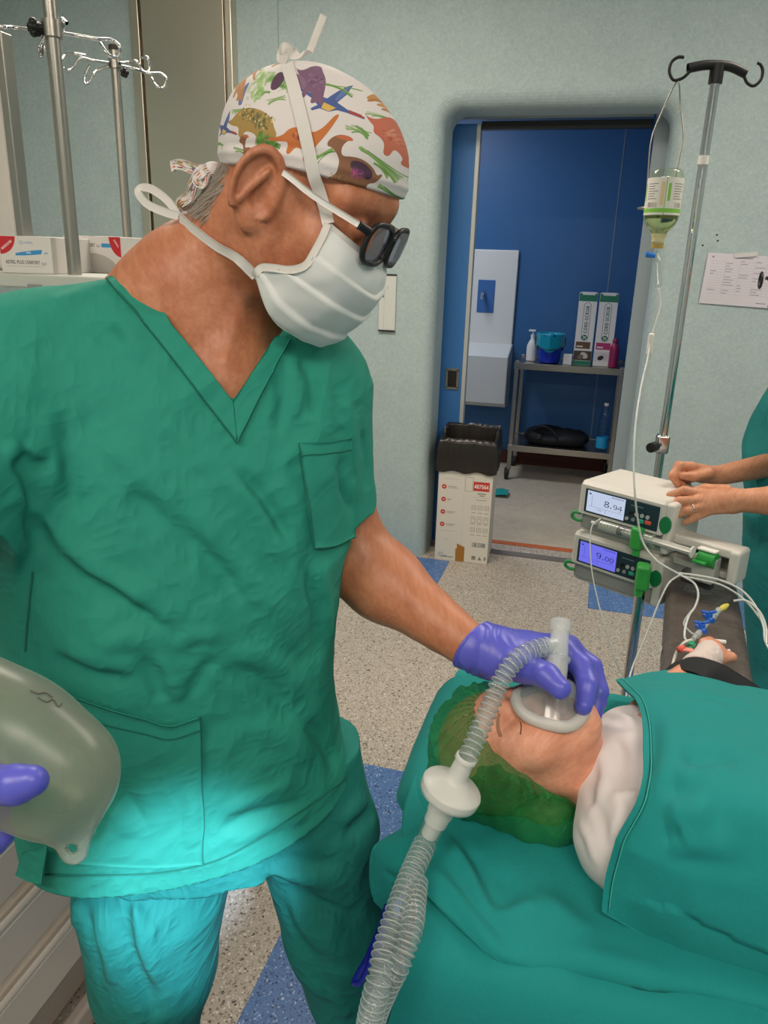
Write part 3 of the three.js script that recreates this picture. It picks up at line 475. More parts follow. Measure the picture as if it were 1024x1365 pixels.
// ───────────────────────── printed cotton: painted dinosaurs ─────────────────────────
function drawDinos(c, w, h) {
  c.fillStyle = '#ddd6d4'; c.fillRect(0, 0, w, h);
  seed = 91;
  const poly = (pts, col) => { c.fillStyle = col; c.beginPath(); pts.forEach(([x, y], i) => i ? c.lineTo(x, y) : c.moveTo(x, y)); c.closePath(); c.fill(); };
  const blob = (pts, col) => { c.fillStyle = col; c.beginPath(); const n = pts.length; for (let i = 0; i < n; i++) { const [x, y] = pts[i], [x2, y2] = pts[(i + 1) % n], mx = (x + x2) / 2, my = (y + y2) / 2; if (!i) { const [x0, y0] = pts[n - 1]; c.moveTo((x0 + x) / 2, (y0 + y) / 2); } c.quadraticCurveTo(x, y, mx, my); } c.fill(); };
  const dab = (x, y, rx, ry, col, n, s) => { rx *= 0.9; ry *= 0.85; n = Math.round(n * 1.6); for (let i = 0; i < n; i++) { c.globalAlpha = 0.2 + 0.35 * rnd(); c.fillStyle = col[Math.floor(rnd() * col.length)]; c.beginPath(); c.ellipse(x + R(-rx, rx), y + R(-ry, ry), s * R(0.5, 1.6), s * R(0.3, 0.9), R(0, 3), 0, 7); c.fill(); } c.globalAlpha = 1; };
  const grass = (x, y, L, ang, n) => { for (let i = 0; i < n; i++) { c.strokeStyle = ['#6f9a4a', '#87ab5c', '#4f8440'][i % 3]; c.globalAlpha = 0.7; c.lineWidth = R(5, 12); c.beginPath(); c.moveTo(x + R(-30, 30), y + R(-12, 12)); c.quadraticCurveTo(x + L * 0.5 * Math.cos(ang), y + L * 0.5 * Math.sin(ang) - 20, x + L * Math.cos(ang + R(-.2, .2)), y + L * Math.sin(ang + R(-.2, .2))); c.stroke(); } c.globalAlpha = 1; };
  const S = (ox, oy, k, flip) => pts => pts.map(([x, y]) => [ox + (x * 1.18 - 8) * k * (flip ? -1 : 1), oy + (y * 1.18 - 6) * k]);
  function longneck(ox, oy, k, flip, cols) { const s = S(ox, oy, k, flip); blob(s([[0, 60], [10, 30], [40, 10], [80, 14], [104, -20], [112, -70], [124, -72], [122, -20], [112, 30], [104, 60], [106, 96], [92, 96], [84, 66], [50, 68], [46, 98], [30, 98], [26, 66], [8, 72], [-40, 92], [-44, 84]]), cols[0]); c.save(); c.clip(); dab(...s([[60, 34]])[0], 36 * k, 18 * k, cols.slice(1), 26, 7 * k); c.restore(); }
  function ptero(ox, oy, k) { const s = S(ox, oy, k); poly(s([[0, 40], [60, 30], [78, -50], [84, -62], [104, -20], [100, 26], [150, 32], [210, 26], [216, 34], [150, 44], [118, 52], [96, 72], [60, 76], [40, 96], [30, 92], [46, 68], [10, 56], [-60, 48], [-64, 42]]), '#4c5f96'); poly(s([[60, 48], [110, 46], [96, 70], [64, 72]]), '#d8b25a'); c.globalAlpha = 0.6; poly(s([[78, -40], [86, -50], [98, -14], [94, 20], [84, 20]]), '#6f86b8'); c.globalAlpha = 1; if (0) dab(...s([[90, 0]])[0], 12 * k, 30 * k, ['#2e3b6a', '#6f86b8', '#3a4c82'], 16, 7 * k); poly(s([[150, 30], [196, 24], [216, 32], [160, 40]]), '#a8473c'); }
  function horned(ox, oy, k, cols) { const s = S(ox, oy, k); blob(s([[0, 30], [26, 20], [30, -16], [56, -28], [90, -10], [130, 10], [160, 40], [186, 84], [206, 116], [176, 104], [164, 122], [150, 120], [146, 96], [116, 80], [122, 116], [104, 118], [92, 84], [70, 70], [44, 68], [34, 46], [12, 40], [-22, 20]]), cols[0]); c.save(); c.clip(); dab(...s([[110, 40]])[0], 60 * k, 30 * k, cols.slice(1), 40, 7 * k); c.restore(); }
  function duckbill(ox, oy, k) { const s = S(ox, oy, k); blob(s([[0, 36], [10, 10], [30, -8], [64, -16], [78, -6], [60, 0], [52, 30], [66, 60], [92, 46], [130, 34], [170, 44], [192, 66], [200, 50], [206, 60], [196, 92], [176, 104], [176, 130], [188, 176], [172, 176], [156, 140], [140, 152], [146, 178], [130, 178], [120, 144], [96, 140], [66, 160], [44, 158], [76, 126], [74, 92], [54, 62], [24, 46], [8, 52]]), '#8a6046'); blob(s([[100, 56], [140, 42], [184, 64], [176, 96], [150, 90], [124, 88], [104, 76]]), '#4a3246'); dab(...s([[138, 90]])[0], 26 * k, 22 * k, ['#b84a8e', '#d88ab0', '#8a3a70'], 22, 7 * k); blob(s([[10, 10], [34, -8], [66, -16], [78, -4], [40, 8]]), '#c06a44'); dab(...s([[90, 140]])[0], 40 * k, 24 * k, ['#b08a5a', '#6a4634', '#d0b080'], 22, 7 * k); }
  function armoured(ox, oy, k) { const s = S(ox, oy, k); blob(s([[-60, 90], [-20, 84], [0, 40], [40, 10], [100, -4], [160, 0], [190, 30], [210, 44], [206, 66], [170, 72], [166, 110], [140, 112], [132, 78], [70, 84], [68, 116], [42, 116], [36, 84], [-10, 96]]), '#a98a4e'); c.save(); c.clip(); dab(...s([[95, 30]])[0], 86 * k, 34 * k, ['#6a6a44', '#8c7c4a', '#c2a862', '#54523a'], 110, 9 * k); c.restore(); for (let i = 0; i < 26; i++) { const p = s([[R(10, 180), R(0, 50)]])[0]; poly([[p[0] - 8, p[1] + 6], [p[0], p[1] - 12], [p[0] + 8, p[1] + 6]], rnd() > .5 ? '#cdbd86' : '#5a5a3a'); } }
  // canvas runs along the right side of the head: x = back to front, y = crown to brim
  for (let i = 0; i < 16; i++) grass(R(0, w), R(0, h), R(80, 160), R(-0.6, 0.4), 4);
  armoured(330, 700, 1.5); grass(640, 860, 190, -0.7, 12); dab(640, 850, 90, 50, ['#4f8a3c', '#6aa04e', '#3c7030'], 40, 20);
  ptero(770, 400, 1.35); grass(760, 380, 200, -0.25, 6);
  horned(1120, 380, 1.5, ['#c06a50', '#d08a70', '#a8503c', '#d8a088']); grass(1200, 610, 220, 0.25, 9);
  longneck(740, 650, 1.75, false, ['#c4733c', '#8a3c30', '#7a2e34', '#dd9a58']); grass(980, 800, 130, -1.0, 9);
  duckbill(1010, 610, 1.45); grass(1360, 760, 160, 0.4, 6);
  horned(560, 330, 1.3, ['#7d5c76', '#9a7890', '#5a4660']); blob([[520, 420], [590, 380], [700, 420], [680, 480], [560, 470]], '#8a6a84'); dab(500, 480, 110, 40, ['#7fae58', '#4f8a3c'], 30, 20); blob([[440, 420], [520, 430], [540, 520], [490, 560], [450, 500]], '#5c4258'); longneck(240, 420, 1.3, true, ['#c07a52', '#e0a878', '#a05c48']);
  dab(360, 560, 90, 120, ['#7fae58', '#98c070'], 26, 22); blob([[250, 600], [280, 560], [300, 640], [330, 720], [280, 730]], '#6a7aa8');
  for (let i = 0; i < 9; i++) { const x = 860 + i * 30, y = 960 - Math.abs(i - 4) * 6; poly([[x, y + 60], [x + 8, y - 10 + R(-20, 20)], [x + 30, y + 60]], ['#d8602e', '#e8823c', '#c04a28'][i % 3]); } blob([[840, 960], [1100, 990], [1110, 1070], [850, 1070]], '#d86c34');
  longneck(1380, 930, 1.6, false, ['#7c7480', '#a098a4', '#5c5464']); horned(880, 180, 1.1, ['#c08a4c', '#e0b070', '#8a5a3a']); longneck(1150, 220, 1.1, true, ['#b07848', '#d8a468', '#8a5a3c']); dab(980, 220, 120, 30, ['#7fae58'], 16, 16);
  armoured(160, 300, 1.0); ptero(140, 860, 1.0); horned(60, 560, 1.1, ['#b8865a', '#d8aa78', '#94603c']); duckbill(420, 880, 0.9); for (let i = 0; i < 6; i++) horned(R(0, w), 40 + R(-20, 60), 0.8, ['#a87a5a', '#c89a70', '#805a40']);
}
// ───────────────────────── the anaesthetist ─────────────────────────
const skinTexF = (r, g, b, s) => dataTex(256, (u, v) => { const n = (vnoise(u, v, 48, s) - .5) * 16 + (vnoise(u, v, 12, s + 1) - .5) * 16 + (vnoise(u, v, 120, s + 2) - .5) * 10; return [r + n * 0.8, g + n, b + n]; }, true, 5);
const crumple = dataTex(1024, (u, v) => { let g = 0, a = 1; for (const [p, s] of [[10, 21], [22, 22], [46, 23]]) { g += a * (1 - Math.abs(vnoise(u + 0.05 * vnoise(u, v, 7, 31), v + 0.05 * vnoise(u, v, 7, 32), p, s) * 2 - 1)); a *= 0.5; } g = 70 + 90 * g; return [g, g, g]; }, false, 2.2);
const MS = {
  skin: pmat(0xffffff, 0.46, 0, { map: skinTexF(190, 122, 88, 41), sheen: 0.15, sheenRoughness: 0.5 }),
  shirt: mat(0x1e8c78, 0.82, 0, { bumpMap: crumple, bumpScale: 0.007 }),
  trousers: mat(0x117a70, 0.85, 0, { bumpMap: crumple, bumpScale: 0.01 }),
  stitch: mat(0x0f6a58, 0.9), glove: pmat(0x585bc8, 0.38, 0, { clearcoat: 0.15, clearcoatRoughness: 0.4 }),
  maskCloth: mat(0xdfe2e0, 0.8, 0, { bumpMap: weave, bumpScale: 0.0002 }), tie: mat(0xdcd8d2, 0.85),
};
const man = thing('person', 'man in green scrubs, dinosaur print cap and white surgical mask leaning over the child', 'person', V(-0.47, 0, -0.82));
const hF = V(-0.259, 0, -0.966), hR = V(0.966, 0, -0.259);                    // horizontal view axes
const ax = hR.clone().multiplyScalar(Math.cos(0.2)).addScaledVector(hF, Math.sin(0.2));
const row = (xl, xr, y, d, b) => [P((xl + xr) / 2, y, d), (xr - xl) / 2 * d / F, b];
// joints
const J = {
  shR: P(42, 494, 0.90), elR: P(-125, 770, 0.74), wrR: P(-95, 1035, 0.57),
  shL: P(416, 522, 1.0), elL: P(474, 745, 1.07), faL: P(512, 776, 1.055), wrL: P(630, 864, 0.985), neckB: P(262, 408, 0.94), neckT: P(335, 300, 0.88),
};
const torsoRows = [row(120, 445, 428, 0.935, 0.075), row(24, 462, 496, 0.945, 0.105), row(-12, 470, 590, 0.96, 0.13), row(-8, 463, 700, 0.98, 0.142), row(0, 450, 800, 1.0, 0.148), row(10, 441, 900, 1.03, 0.148), row(24, 458, 1000, 1.06, 0.145), row(44, 478, 1090, 1.085, 0.138), row(56, 492, 1180, 1.11, 0.13), row(62, 498, 1260, 1.13, 0.125)];
const torso = sliceBody(torsoRows, ax, 2.35);
const slvEndL = P(476, 700, 1.03), slvEndR = P(-90, 700, 0.79);
const cutAlong = (a, b) => { const n = b.clone().sub(a).normalize(); return (x, y, z) => (x - b.x) * n.x + (y - b.y) * n.y + (z - b.z) * n.z; };
const slvL = P(441, 664, 1.03), cutL = cutAlong(P(425, 560, 1.01), P(478, 686, 1.03)), cutR = cutAlong(J.shR, slvEndR);
function shirtBase(x, y, z) {
  let d = torso(x, y, z);
  d = smin(d, capD(x, y, z, P_nl, J.shR, 0.068, 0.078), 0.06);
  d = smin(d, capD(x, y, z, P_nr, J.shL, 0.062, 0.066), 0.06);
  let sl = Math.max(capD(x, y, z, J.shL, P_sl2, 0.064, 0.059), cutL(x, y, z)); d = smin(d, sl, 0.03);
  let sr = Math.max(capD(x, y, z, J.shR, slvEndR, 0.082, 0.086), cutR(x, y, z)); d = smin(d, sr, 0.035);
  return d;
}
const P_nl = P(212, 440, 0.945), P_nr = P(318, 468, 0.97), P_sl2 = P(446, 705, 1.04);
const F_ = (pts, w, a) => ({ pts: pts.map(([x, y]) => trace(x, y, shirtBase)), w: w * 0.88, a: a * 1.15 });
// the folds the photograph shows on the tunic: [pixels], width, height (+ ridge, - groove)
const shirtFolds = foldField([
  F_([[20, 668], [48, 706], [104, 760], [170, 803], [246, 850]], 0.012, -0.011), F_([[40, 685], [75, 722], [125, 762], [185, 796], [250, 836]], 0.015, 0.010),
  F_([[236, 660], [300, 722], [352, 795], [398, 875]], 0.016, 0.008), F_([[225, 690], [285, 752], [330, 815]], 0.014, -0.005),
  F_([[0, 606], [35, 600], [64, 607]], 0.010, 0.007), F_([[10, 625], [42, 618], [70, 622]], 0.009, -0.006),
  F_([[28, 575], [36, 630], [48, 690]], 0.010, -0.007), F_([[60, 530], [66, 600], [80, 668]], 0.013, 0.006), F_([[85, 590], [96, 650], [110, 700]], 0.012, -0.004),
  F_([[120, 455], [150, 445], [152, 470]], 0.012, -0.004), F_([[140, 420], [175, 450], [190, 490]], 0.015, 0.004),
  F_([[388, 465], [396, 520], [392, 566]], 0.008, 0.005), F_([[404, 468], [416, 520], [418, 560]], 0.008, -0.005), F_([[424, 470], [436, 530], [440, 575]], 0.008, 0.005), F_([[372, 490], [376, 540], [366, 590]], 0.009, -0.004),
  F_([[280, 618], [330, 664], [372, 735], [404, 812]], 0.012, 0.006), F_([[300, 615], [352, 668], [390, 740]], 0.010, -0.005),
  F_([[418, 740], [436, 800], [438, 870]], 0.010, 0.006), F_([[402, 745], [420, 810], [424, 890]], 0.010, -0.006),
  F_([[110, 870], [170, 852], [240, 860]], 0.014, 0.006), F_([[60, 868], [120, 900], [180, 905]], 0.012, -0.007), F_([[70, 850], [130, 880], [190, 888]], 0.012, 0.006),
  F_([[188, 872], [208, 912], [216, 938]], 0.009, -0.006), F_([[205, 858], [232, 900], [240, 940]], 0.010, 0.006), F_([[228, 868], [262, 846], [300, 850]], 0.010, 0.005), F_([[250, 935], [268, 900], [290, 872]], 0.009, -0.005), F_([[300, 860], [360, 880], [410, 930]], 0.014, 0.006), F_([[290, 885], [345, 910], [400, 965]], 0.012, -0.006),
  F_([[360, 620], [392, 690], [400, 760]], 0.016, 0.004), F_([[180, 520], [260, 600], [330, 640]], 0.016, 0.004), F_([[120, 560], [200, 640], [262, 690]], 0.018, 0.004), F_([[150, 640], [220, 700], [280, 760]], 0.016, -0.004),
  F_([[150, 1035], [178, 1070], [190, 1100]], 0.010, -0.006), F_([[140, 1075], [170, 1092], [200, 1090]], 0.010, 0.005), F_([[250, 1040], [258, 1090], [252, 1130]], 0.008, 0.005), F_([[290, 1085], [340, 1060], [400, 1040]], 0.010, 0.005), F_([[285, 1110], [340, 1085], [410, 1070]], 0.009, -0.005), F_([[300, 1130], [350, 1105], [420, 1080]], 0.009, 0.004),
  F_([[400, 960], [430, 985], [450, 1030]], 0.012, -0.006), F_([[330, 960], [380, 985], [420, 1020]], 0.014, 0.006),
  F_([[160, 372], [110, 392], [60, 415]], 0.012, 0.004), F_([[455, 520], [468, 580], [474, 650]], 0.010, 0.004), F_([[468, 690], [450, 640], [452, 600]], 0.009, -0.005), F_([[476, 560], [488, 620], [486, 670]], 0.008, -0.003),
]);
const across = (x, z) => (x - J.neckB.x) * ax.x + (z - J.neckB.z) * ax.z;
const hemPts = [[70, 1190, 1.0], [200, 1186, 0.99], [300, 1166, 1.0], [345, 1142, 1.02], [420, 1092, 1.06], [486, 1040, 1.1]].map(([x, y, d]) => { const p = P(x, y, d); return [across(p.x, p.z), p.y + 0.028]; });
function hemY(x, z) { const s = across(x, z); if (s <= hemPts[0][0]) return hemPts[0][1]; for (let i = 1; i < hemPts.length; i++) if (s < hemPts[i][0]) return lerp(hemPts[i - 1][1], hemPts[i][1], (s - hemPts[i - 1][0]) / (hemPts[i][0] - hemPts[i - 1][0])); return hemPts[hemPts.length - 1][1]; }
// neck opening: a V cut through the front of the tunic and a round hole for the neck
const vTip = trace(310, 534, shirtBase), vL = trace(172, 366, shirtBase), vR = trace(366, 456, shirtBase), vDir = V(0.42, 0.16, 0.88).normalize();
const planeOf = (a, b, inside) => { const n = b.clone().sub(a).cross(vDir).normalize(); if (n.dot(inside.clone().sub(a)) > 0) n.negate(); return (x, y, z) => (x - a.x) * n.x + (y - a.y) * n.y + (z - a.z) * n.z; };
const vIn = vL.clone().add(vR).multiplyScalar(0.5), plL = planeOf(vTip, vL, vIn), plR = planeOf(vTip, vR, vIn);
const nh_0 = P(262, 408, 0.935), nh_1 = P(300, 330, 0.89);
const neckHole = (x, y, z) => Math.min(Math.max(plL(x, y, z), plR(x, y, z), (vTip.z - 0.10) - z), capD(x, y, z, nh_0, nh_1, 0.070, 0.078));
const rdg = t => 1 - 2 * Math.abs(t);
function clothNoise(x, y, z) { const u = x * 0.8 + y * 0.6, v = y * 0.8 - x * 0.6; return 0.003 * n3(u * 9, v * 16, z * 12) + 0.0034 * rdg(n3(u * 10 + 3, v * 20 + 7, z * 13)) * (0.6 + 0.4 * n3(x * 6, y * 6, 2)) + 0.0018 * rdg(n3(u * 24, v * 44, z * 34)) * (0.5 + 0.5 * n3(x * 9, y * 9, 7)); }
function shirtF(x, y, z) {
  let d = shirtBase(x, y, z); if (d > 0.05) return d;
  d -= 1.5 * shirtFolds(x, y, z) + clothNoise(x, y, z);
  d = Math.max(d, -(d + 0.055));                                                          // tunic is cloth: keep a thick shell
  d = smax(d, hemY(x, z) - y, 0.004);
  return smax(d, -neckHole(x, y, z), 0.004);
}
const uvCloth = (x, y, z) => [across(x, z), y + 0.3 * (z + 0.8)];
const lo = [-0.95, 0.66, -1.25], hi = [-0.12, 1.58, -0.45];
wpart('scrub_tunic', sdfMesh(shirtF, lo, hi, 0.0042, uvCloth), MS.shirt, man, 'green cotton scrub tunic with V neck');
const shirtSurf = (x, y, z) => { const d = shirtBase(x, y, z); return d > 0.05 ? d : d - 1.5 * shirtFolds(x, y, z) - clothNoise(x, y, z); };
const tunic = man.children[0];
const onShirt = (n, rows, off, th, label, sub = 10) => wpart(n, sheetOn(shirtSurf, rows, off, th, sub), MS.shirt, tunic, label);
onShirt('neck_band', [[[142, 374], [200, 440], [262, 520], [316, 590]], [[170, 362], [222, 424], [270, 484], [310, 536]]], 0.002, 0.004, 'stitched band of the V neck', 14);
onShirt('neck_band', [[[386, 450], [360, 500], [338, 545], [316, 590]], [[366, 450], [345, 482], [326, 512], [310, 536]]], 0.0025, 0.004, 'stitched band of the V neck', 14);
wpart('neck_seam', seamOn(shirtSurf, [[142, 374], [200, 440], [262, 520], [316, 590]], 0.0012, 0.003), MS.stitch, tunic); wpart('neck_seam', seamOn(shirtSurf, [[386, 450], [360, 500], [338, 545], [316, 590]], 0.0012, 0.003), MS.stitch, tunic);
{
  const pk = onShirt('chest_pocket', [[[398, 592], [432, 590], [466, 583]], [[404, 640], [440, 638], [469, 630]], [[417, 730], [446, 726], [471, 714]]], 0.003, 0.004, 'breast pocket');
  wpart('pocket_seam', seamOn(shirtSurf, [[399, 607], [432, 605], [467, 598]], 0.0009, 0.005), MS.stitch, pk);
  wpart('pocket_seam', seamOn(shirtSurf, [[398, 592], [404, 640], [417, 730]], 0.0012, 0.004), MS.stitch, pk); wpart('pocket_seam', seamOn(shirtSurf, [[417, 730], [446, 726], [471, 714]], 0.0012, 0.004), MS.stitch, pk);
  const lp = onShirt('hip_pocket', [[[86, 922], [140, 942], [190, 956], [225, 966], [266, 954]], [[86, 1000], [140, 1010], [190, 1015], [225, 1018], [268, 1010]], [[90, 1100], [140, 1108], [190, 1112], [225, 1112], [270, 1106]], [[92, 1146], [140, 1150], [190, 1152], [225, 1152], [270, 1148]]], 0.004, 0.004, 'large hip pocket', 8);
  wpart('pocket_seam', seamOn(shirtSurf, [[266, 954], [268, 1010], [270, 1106], [270, 1148]], 0.0014, 0.005), MS.stitch, lp); wpart('pocket_seam', seamOn(shirtSurf, [[88, 942], [140, 962], [190, 974], [225, 982], [266, 970]], 0.001, 0.0065), MS.stitch, lp);
  wpart('hem_seam', seamOn(shirtSurf, [[60, 1166], [140, 1166], [220, 1162], [290, 1146], [340, 1120], [410, 1075], [470, 1030]], 0.0011, 0.001), MS.stitch, tunic);
  wpart('side_seam', seamOn(shirtSurf, [[44, 762], [40, 800], [36, 840], [34, 868]], 0.0013, 0.0005), MS.stitch, tunic);
  wpart('side_slit_flap', sheetOn(shirtSurf, [[[44, 1128], [60, 1120], [72, 1116]], [[34, 1158], [52, 1166], [66, 1168]]], 0.012, 0.003, 6), MS.shirt, tunic);
}
// trousers
const hipC = P(285, 1175, 1.12), tr = { kR: P(200, 1400, 1.21), kL: P(500, 1400, 1.24) };
const ank = (k, dx) => V(k.x + dx, 0.09, k.z - 0.03);
const trouserRows = [row(60, 478, 1000, 1.08, 0.115), row(70, 488, 1060, 1.10, 0.12), row(84, 498, 1105, 1.11, 0.118)];
const pelvis = sliceBody(trouserRows, ax, 2.3);
const J2 = { hR: P(203, 1185, 1.12), hL: P(424, 1122, 1.13), mR: P(205, 1285, 1.15), nR: P(198, 1372, 1.19), mL: P(455, 1240, 1.16) };
const aR = ank(tr.kR, -0.02), aL = ank(tr.kL, 0.03);
function trouserBase(x, y, z) {
  let d = pelvis(x, y, z);
  let r = smin(capD(x, y, z, J2.hR, J2.mR, 0.112, 0.09), smin(capD(x, y, z, J2.mR, J2.nR, 0.09, 0.071), capD(x, y, z, J2.nR, aR, 0.071, 0.05), 0.02), 0.02);
  let l = smin(capD(x, y, z, J2.hL, J2.mL, 0.086, 0.080), capD(x, y, z, J2.mL, aL, 0.080, 0.055), 0.02);
  return smin(smin(d, r, 0.035), smin(d, l, 0.035), 0.008);
}
const T_ = (pts, w, a) => ({ pts: pts.map(([x, y]) => trace(x, y, trouserBase)), w, a });
const trFolds = foldField([
  T_([[345, 1148], [400, 1152], [460, 1150]], 0.012, -0.010), T_([[345, 1156], [400, 1190], [490, 1225]], 0.013, -0.012), T_([[350, 1148], [410, 1168], [490, 1182]], 0.016, 0.010), T_([[350, 1175], [400, 1230], [440, 1260], [490, 1275]], 0.014, 0.009), T_([[350, 1170], [395, 1240], [425, 1300], [450, 1360]], 0.012, -0.008),
  T_([[152, 1192], [170, 1250], [198, 1330], [215, 1365]], 0.010, -0.014), T_([[168, 1192], [190, 1250], [212, 1320]], 0.014, 0.009), T_([[115, 1195], [122, 1260], [135, 1320]], 0.009, -0.008), T_([[132, 1195], [140, 1260], [152, 1330]], 0.009, 0.007), T_([[206, 1195], [205, 1260], [206, 1320]], 0.005, 0.003),
  T_([[440, 1100], [470, 1080], [490, 1060]], 0.011, 0.008), T_([[455, 1120], [480, 1095], [498, 1075]], 0.011, -0.007), T_([[400, 1300], [440, 1330], [470, 1365]], 0.012, 0.006), T_([[100, 1195], [103, 1215], [98, 1235]], 0.01, 0.008),
]);
function trouserF(x, y, z) { let d = trouserBase(x, y, z); if (d > 0.05) return d; return Math.max(d - 1.3 * trFolds(x, y, z) - 0.003 * n3(x * 14, y * 8, z * 14) - 0.0013 * n3(x * 34, y * 22, z * 34), 0.07 - y); }
wpart('scrub_trousers', sdfMesh(trouserF, [-0.80, 0.03, -1.1], [-0.05, 0.96, -0.45], 0.0055, uvCloth), MS.trousers, man, 'teal green scrub trousers');
for (const k of [ank(tr.kR, -0.02), ank(tr.kL, 0.03)]) {
  const a = V(k.x, 0.04, k.z + 0.0), b = V(k.x + 0.06, 0.034, k.z + 0.17);
  wpart('shoe', sdfMesh((x, y, z) => smax(smin(capD(x, y, z, a, b, 0.05, 0.042), capD(x, y, z, a, V(a.x, 0.09, a.z), 0.048, 0.045), 0.03), 0.002 - y, 0.01), [k.x - 0.1, -0.02, k.z - 0.1], [k.x + 0.18, 0.17, k.z + 0.28], 0.007), M.white, man, 'white theatre clog');
}
// ── head ──
const HC = P(406, 250, 0.846), cam3 = (a, b, c) => camR.clone().multiplyScalar(a).addScaledVector(camU, b).addScaledVector(camF, -c).normalize();
const hx = cam3(0.313, 0.266, -0.912), hy = cam3(0.431, 0.816, 0.386), hz = cam3(0.846, -0.514, 0.14);
const HW = (x, y, z) => HC.clone().addScaledVector(hx, x).addScaledVector(hy, y).addScaledVector(hz, z);
const toH = (x, y, z) => { const a = x - HC.x, b = y - HC.y, c = z - HC.z; return [a * hx.x + b * hx.y + c * hx.z, a * hy.x + b * hy.y + c * hy.z, a * hz.x + b * hz.y + c * hz.z]; };
const HL = (px, py, xl) => { const r = ray(px, py), t = (xl - CP.clone().sub(HC).dot(hx)) / r.dot(hx); return r.multiplyScalar(t).add(CP); };   // photo ray meets a plane parallel to the head's midline
const cranium = (x, y, z) => ellD(x, y - 0.03, z + 0.006, 0.077, 0.083, 0.104);
function headL(x, y, z) {                                  // x = to his left, y = up, z = forwards
  const X = Math.abs(x), v = (a, b, c) => ({ x: a, y: b, z: c });
  let d = cranium(x, y, z);
  d = smin(d, ellD(x, y + 0.045, z - 0.046, 0.058, 0.075, 0.052), 0.03);
  d = smin(d, capD(X, y, z, v(0.05, -0.075, -0.002), v(0.012, -0.118, 0.072), 0.02, 0.018), 0.035);
  d = smin(d, capD(X, y, z, v(0.052, -0.075, 0.0), v(0.058, -0.02, 0.0), 0.02, 0.022), 0.03);
  d = smin(d, capD(X, y, z, v(0.0, 0.022, 0.093), v(0.05, 0.014, 0.07), 0.013, 0.012), 0.018);      // brow
  d = smin(d, ellD(X - 0.043, y + 0.036, z - 0.062, 0.026, 0.026, 0.026), 0.022);               // cheek
  d = smax(d, -ellD(X - 0.033, y + 0.008, z - 0.113, 0.021, 0.014, 0.022), 0.016);              // socket
  d = smin(d, Math.hypot(X - 0.033, y + 0.008, z - 0.083) - 0.0135, 0.004);
  d = smin(d, capD(x, y, z, v(0, 0.006, 0.093), v(0, -0.044, 0.105), 0.0085, 0.0125), 0.012);
  d = smin(d, ellD(X - 0.013, y + 0.047, z - 0.099, 0.01, 0.009, 0.011), 0.008);
  d = smin(d, ellD(x, y + 0.082, z - 0.09, 0.024, 0.012, 0.012), 0.012);
  d = smax(d, -ellD(x, y + 0.082, z - 0.104, 0.022, 0.0015, 0.008), 0.004);
  // ear: a leaning plate with a rolled rim, a bowl and a lobe
  const es = 1.14, ex = (X - 0.084) / es, ey = (y + 0.014) / es, ez = (z + 0.010) / es, cs = 0.84, sn = 0.54, eu = ex * cs + ez * sn, ew = -ex * sn + ez * cs;   // plate leans outwards at the back
  let ear = ellD(eu, ey, ew, 0.0055, 0.034, 0.0215);
  ear = smin(ear, ellD(eu - 0.001, ey + 0.029, ew - 0.005, 0.0065, 0.0115, 0.0105), 0.008);
  const er = Math.hypot(ey / 0.0345, (ew + 0.0005) / 0.0222), rim = Math.hypot((er - 0.92) * 0.027, eu - 0.0055) - 0.0040; if (ey > -0.024) ear = smin(ear, rim, 0.003);
  ear = smax(ear, -ellD(eu - 0.0085, ey + 0.002, ew - 0.004, 0.0095, 0.016, 0.0105), 0.003);
  ear = smax(ear, -ellD(eu - 0.0075, ey - 0.018, ew + 0.001, 0.005, 0.0095, 0.009), 0.003);
  ear = smin(ear, ellD(eu - 0.004, ey + 0.006, ew - 0.0175, 0.005, 0.0075, 0.0048), 0.004);
  ear = smin(ear, capD(eu, ey, ew, v(0.0045, 0.016, 0.004), v(0.0045, -0.016, -0.0115), 0.0028, 0.0034), 0.003);
  ear *= es;
  d = smin(d, ear, 0.006);
  return d;
}
const bj_0 = P(290, 520, 0.935), bj_1 = P(240, 380, 0.93), bj_2 = P(130, 452, 0.93), bj_3 = P(355, 355, 0.86), bj_4 = P(300, 480, 0.86), bj_5 = P(150, 470, 0.95);
function bodyF(x, y, z) {
  const [a, b, c] = toH(x, y, z); let d = Math.hypot(a, b, c) < 0.22 ? headL(a, b, c) : Math.hypot(a, b, c) - 0.15;
  let n = capD(x, y, z, J.neckT, J.neckB, 0.060, 0.072); n = smin(n, capD(x, y, z, J.neckB, bj_0, 0.07, 0.075), 0.05); n = smin(n, capD(x, y, z, bj_1, bj_2, 0.05, 0.045), 0.05); n = smin(n, capD(x, y, z, J.neckB, J.shL, 0.06, 0.045), 0.05);
  n -= 0.004 * Math.exp(-((capD(x, y, z, bj_3, bj_4, 0, 0) / 0.012) ** 2));
  d = smin(d, n, 0.035);
  let al = smin(capD(x, y, z, J.shL, J.elL, 0.05, 0.044), smin(capD(x, y, z, J.elL, J.faL, 0.045, 0.0485), capD(x, y, z, J.faL, J.wrL, 0.0485, 0.0285), 0.03), 0.035);
  d = smin(d, al, 0.03);
  let ar = smin(capD(x, y, z, J.shR, J.elR, 0.055, 0.045), capD(x, y, z, J.elR, J.wrR, 0.047, 0.028), 0.03);
  d = smin(d, ar, 0.03);
  d = smin(d, capD(x, y, z, J.shR, bj_5, 0.05, 0.06), 0.04);
  return d - 0.0007 * n3(x * 60, y * 60, z * 60);
}
wpart('body', sdfMesh(bodyF, [-0.82, 1.0, -1.14], [-0.06, 1.80, -0.28], 0.0036, (x, y, z) => [0.9 * x - 0.43 * z, 0.2 * x + 0.9 * y + 0.35 * z]), MS.skin, man, 'tanned skin of head, neck and arms');
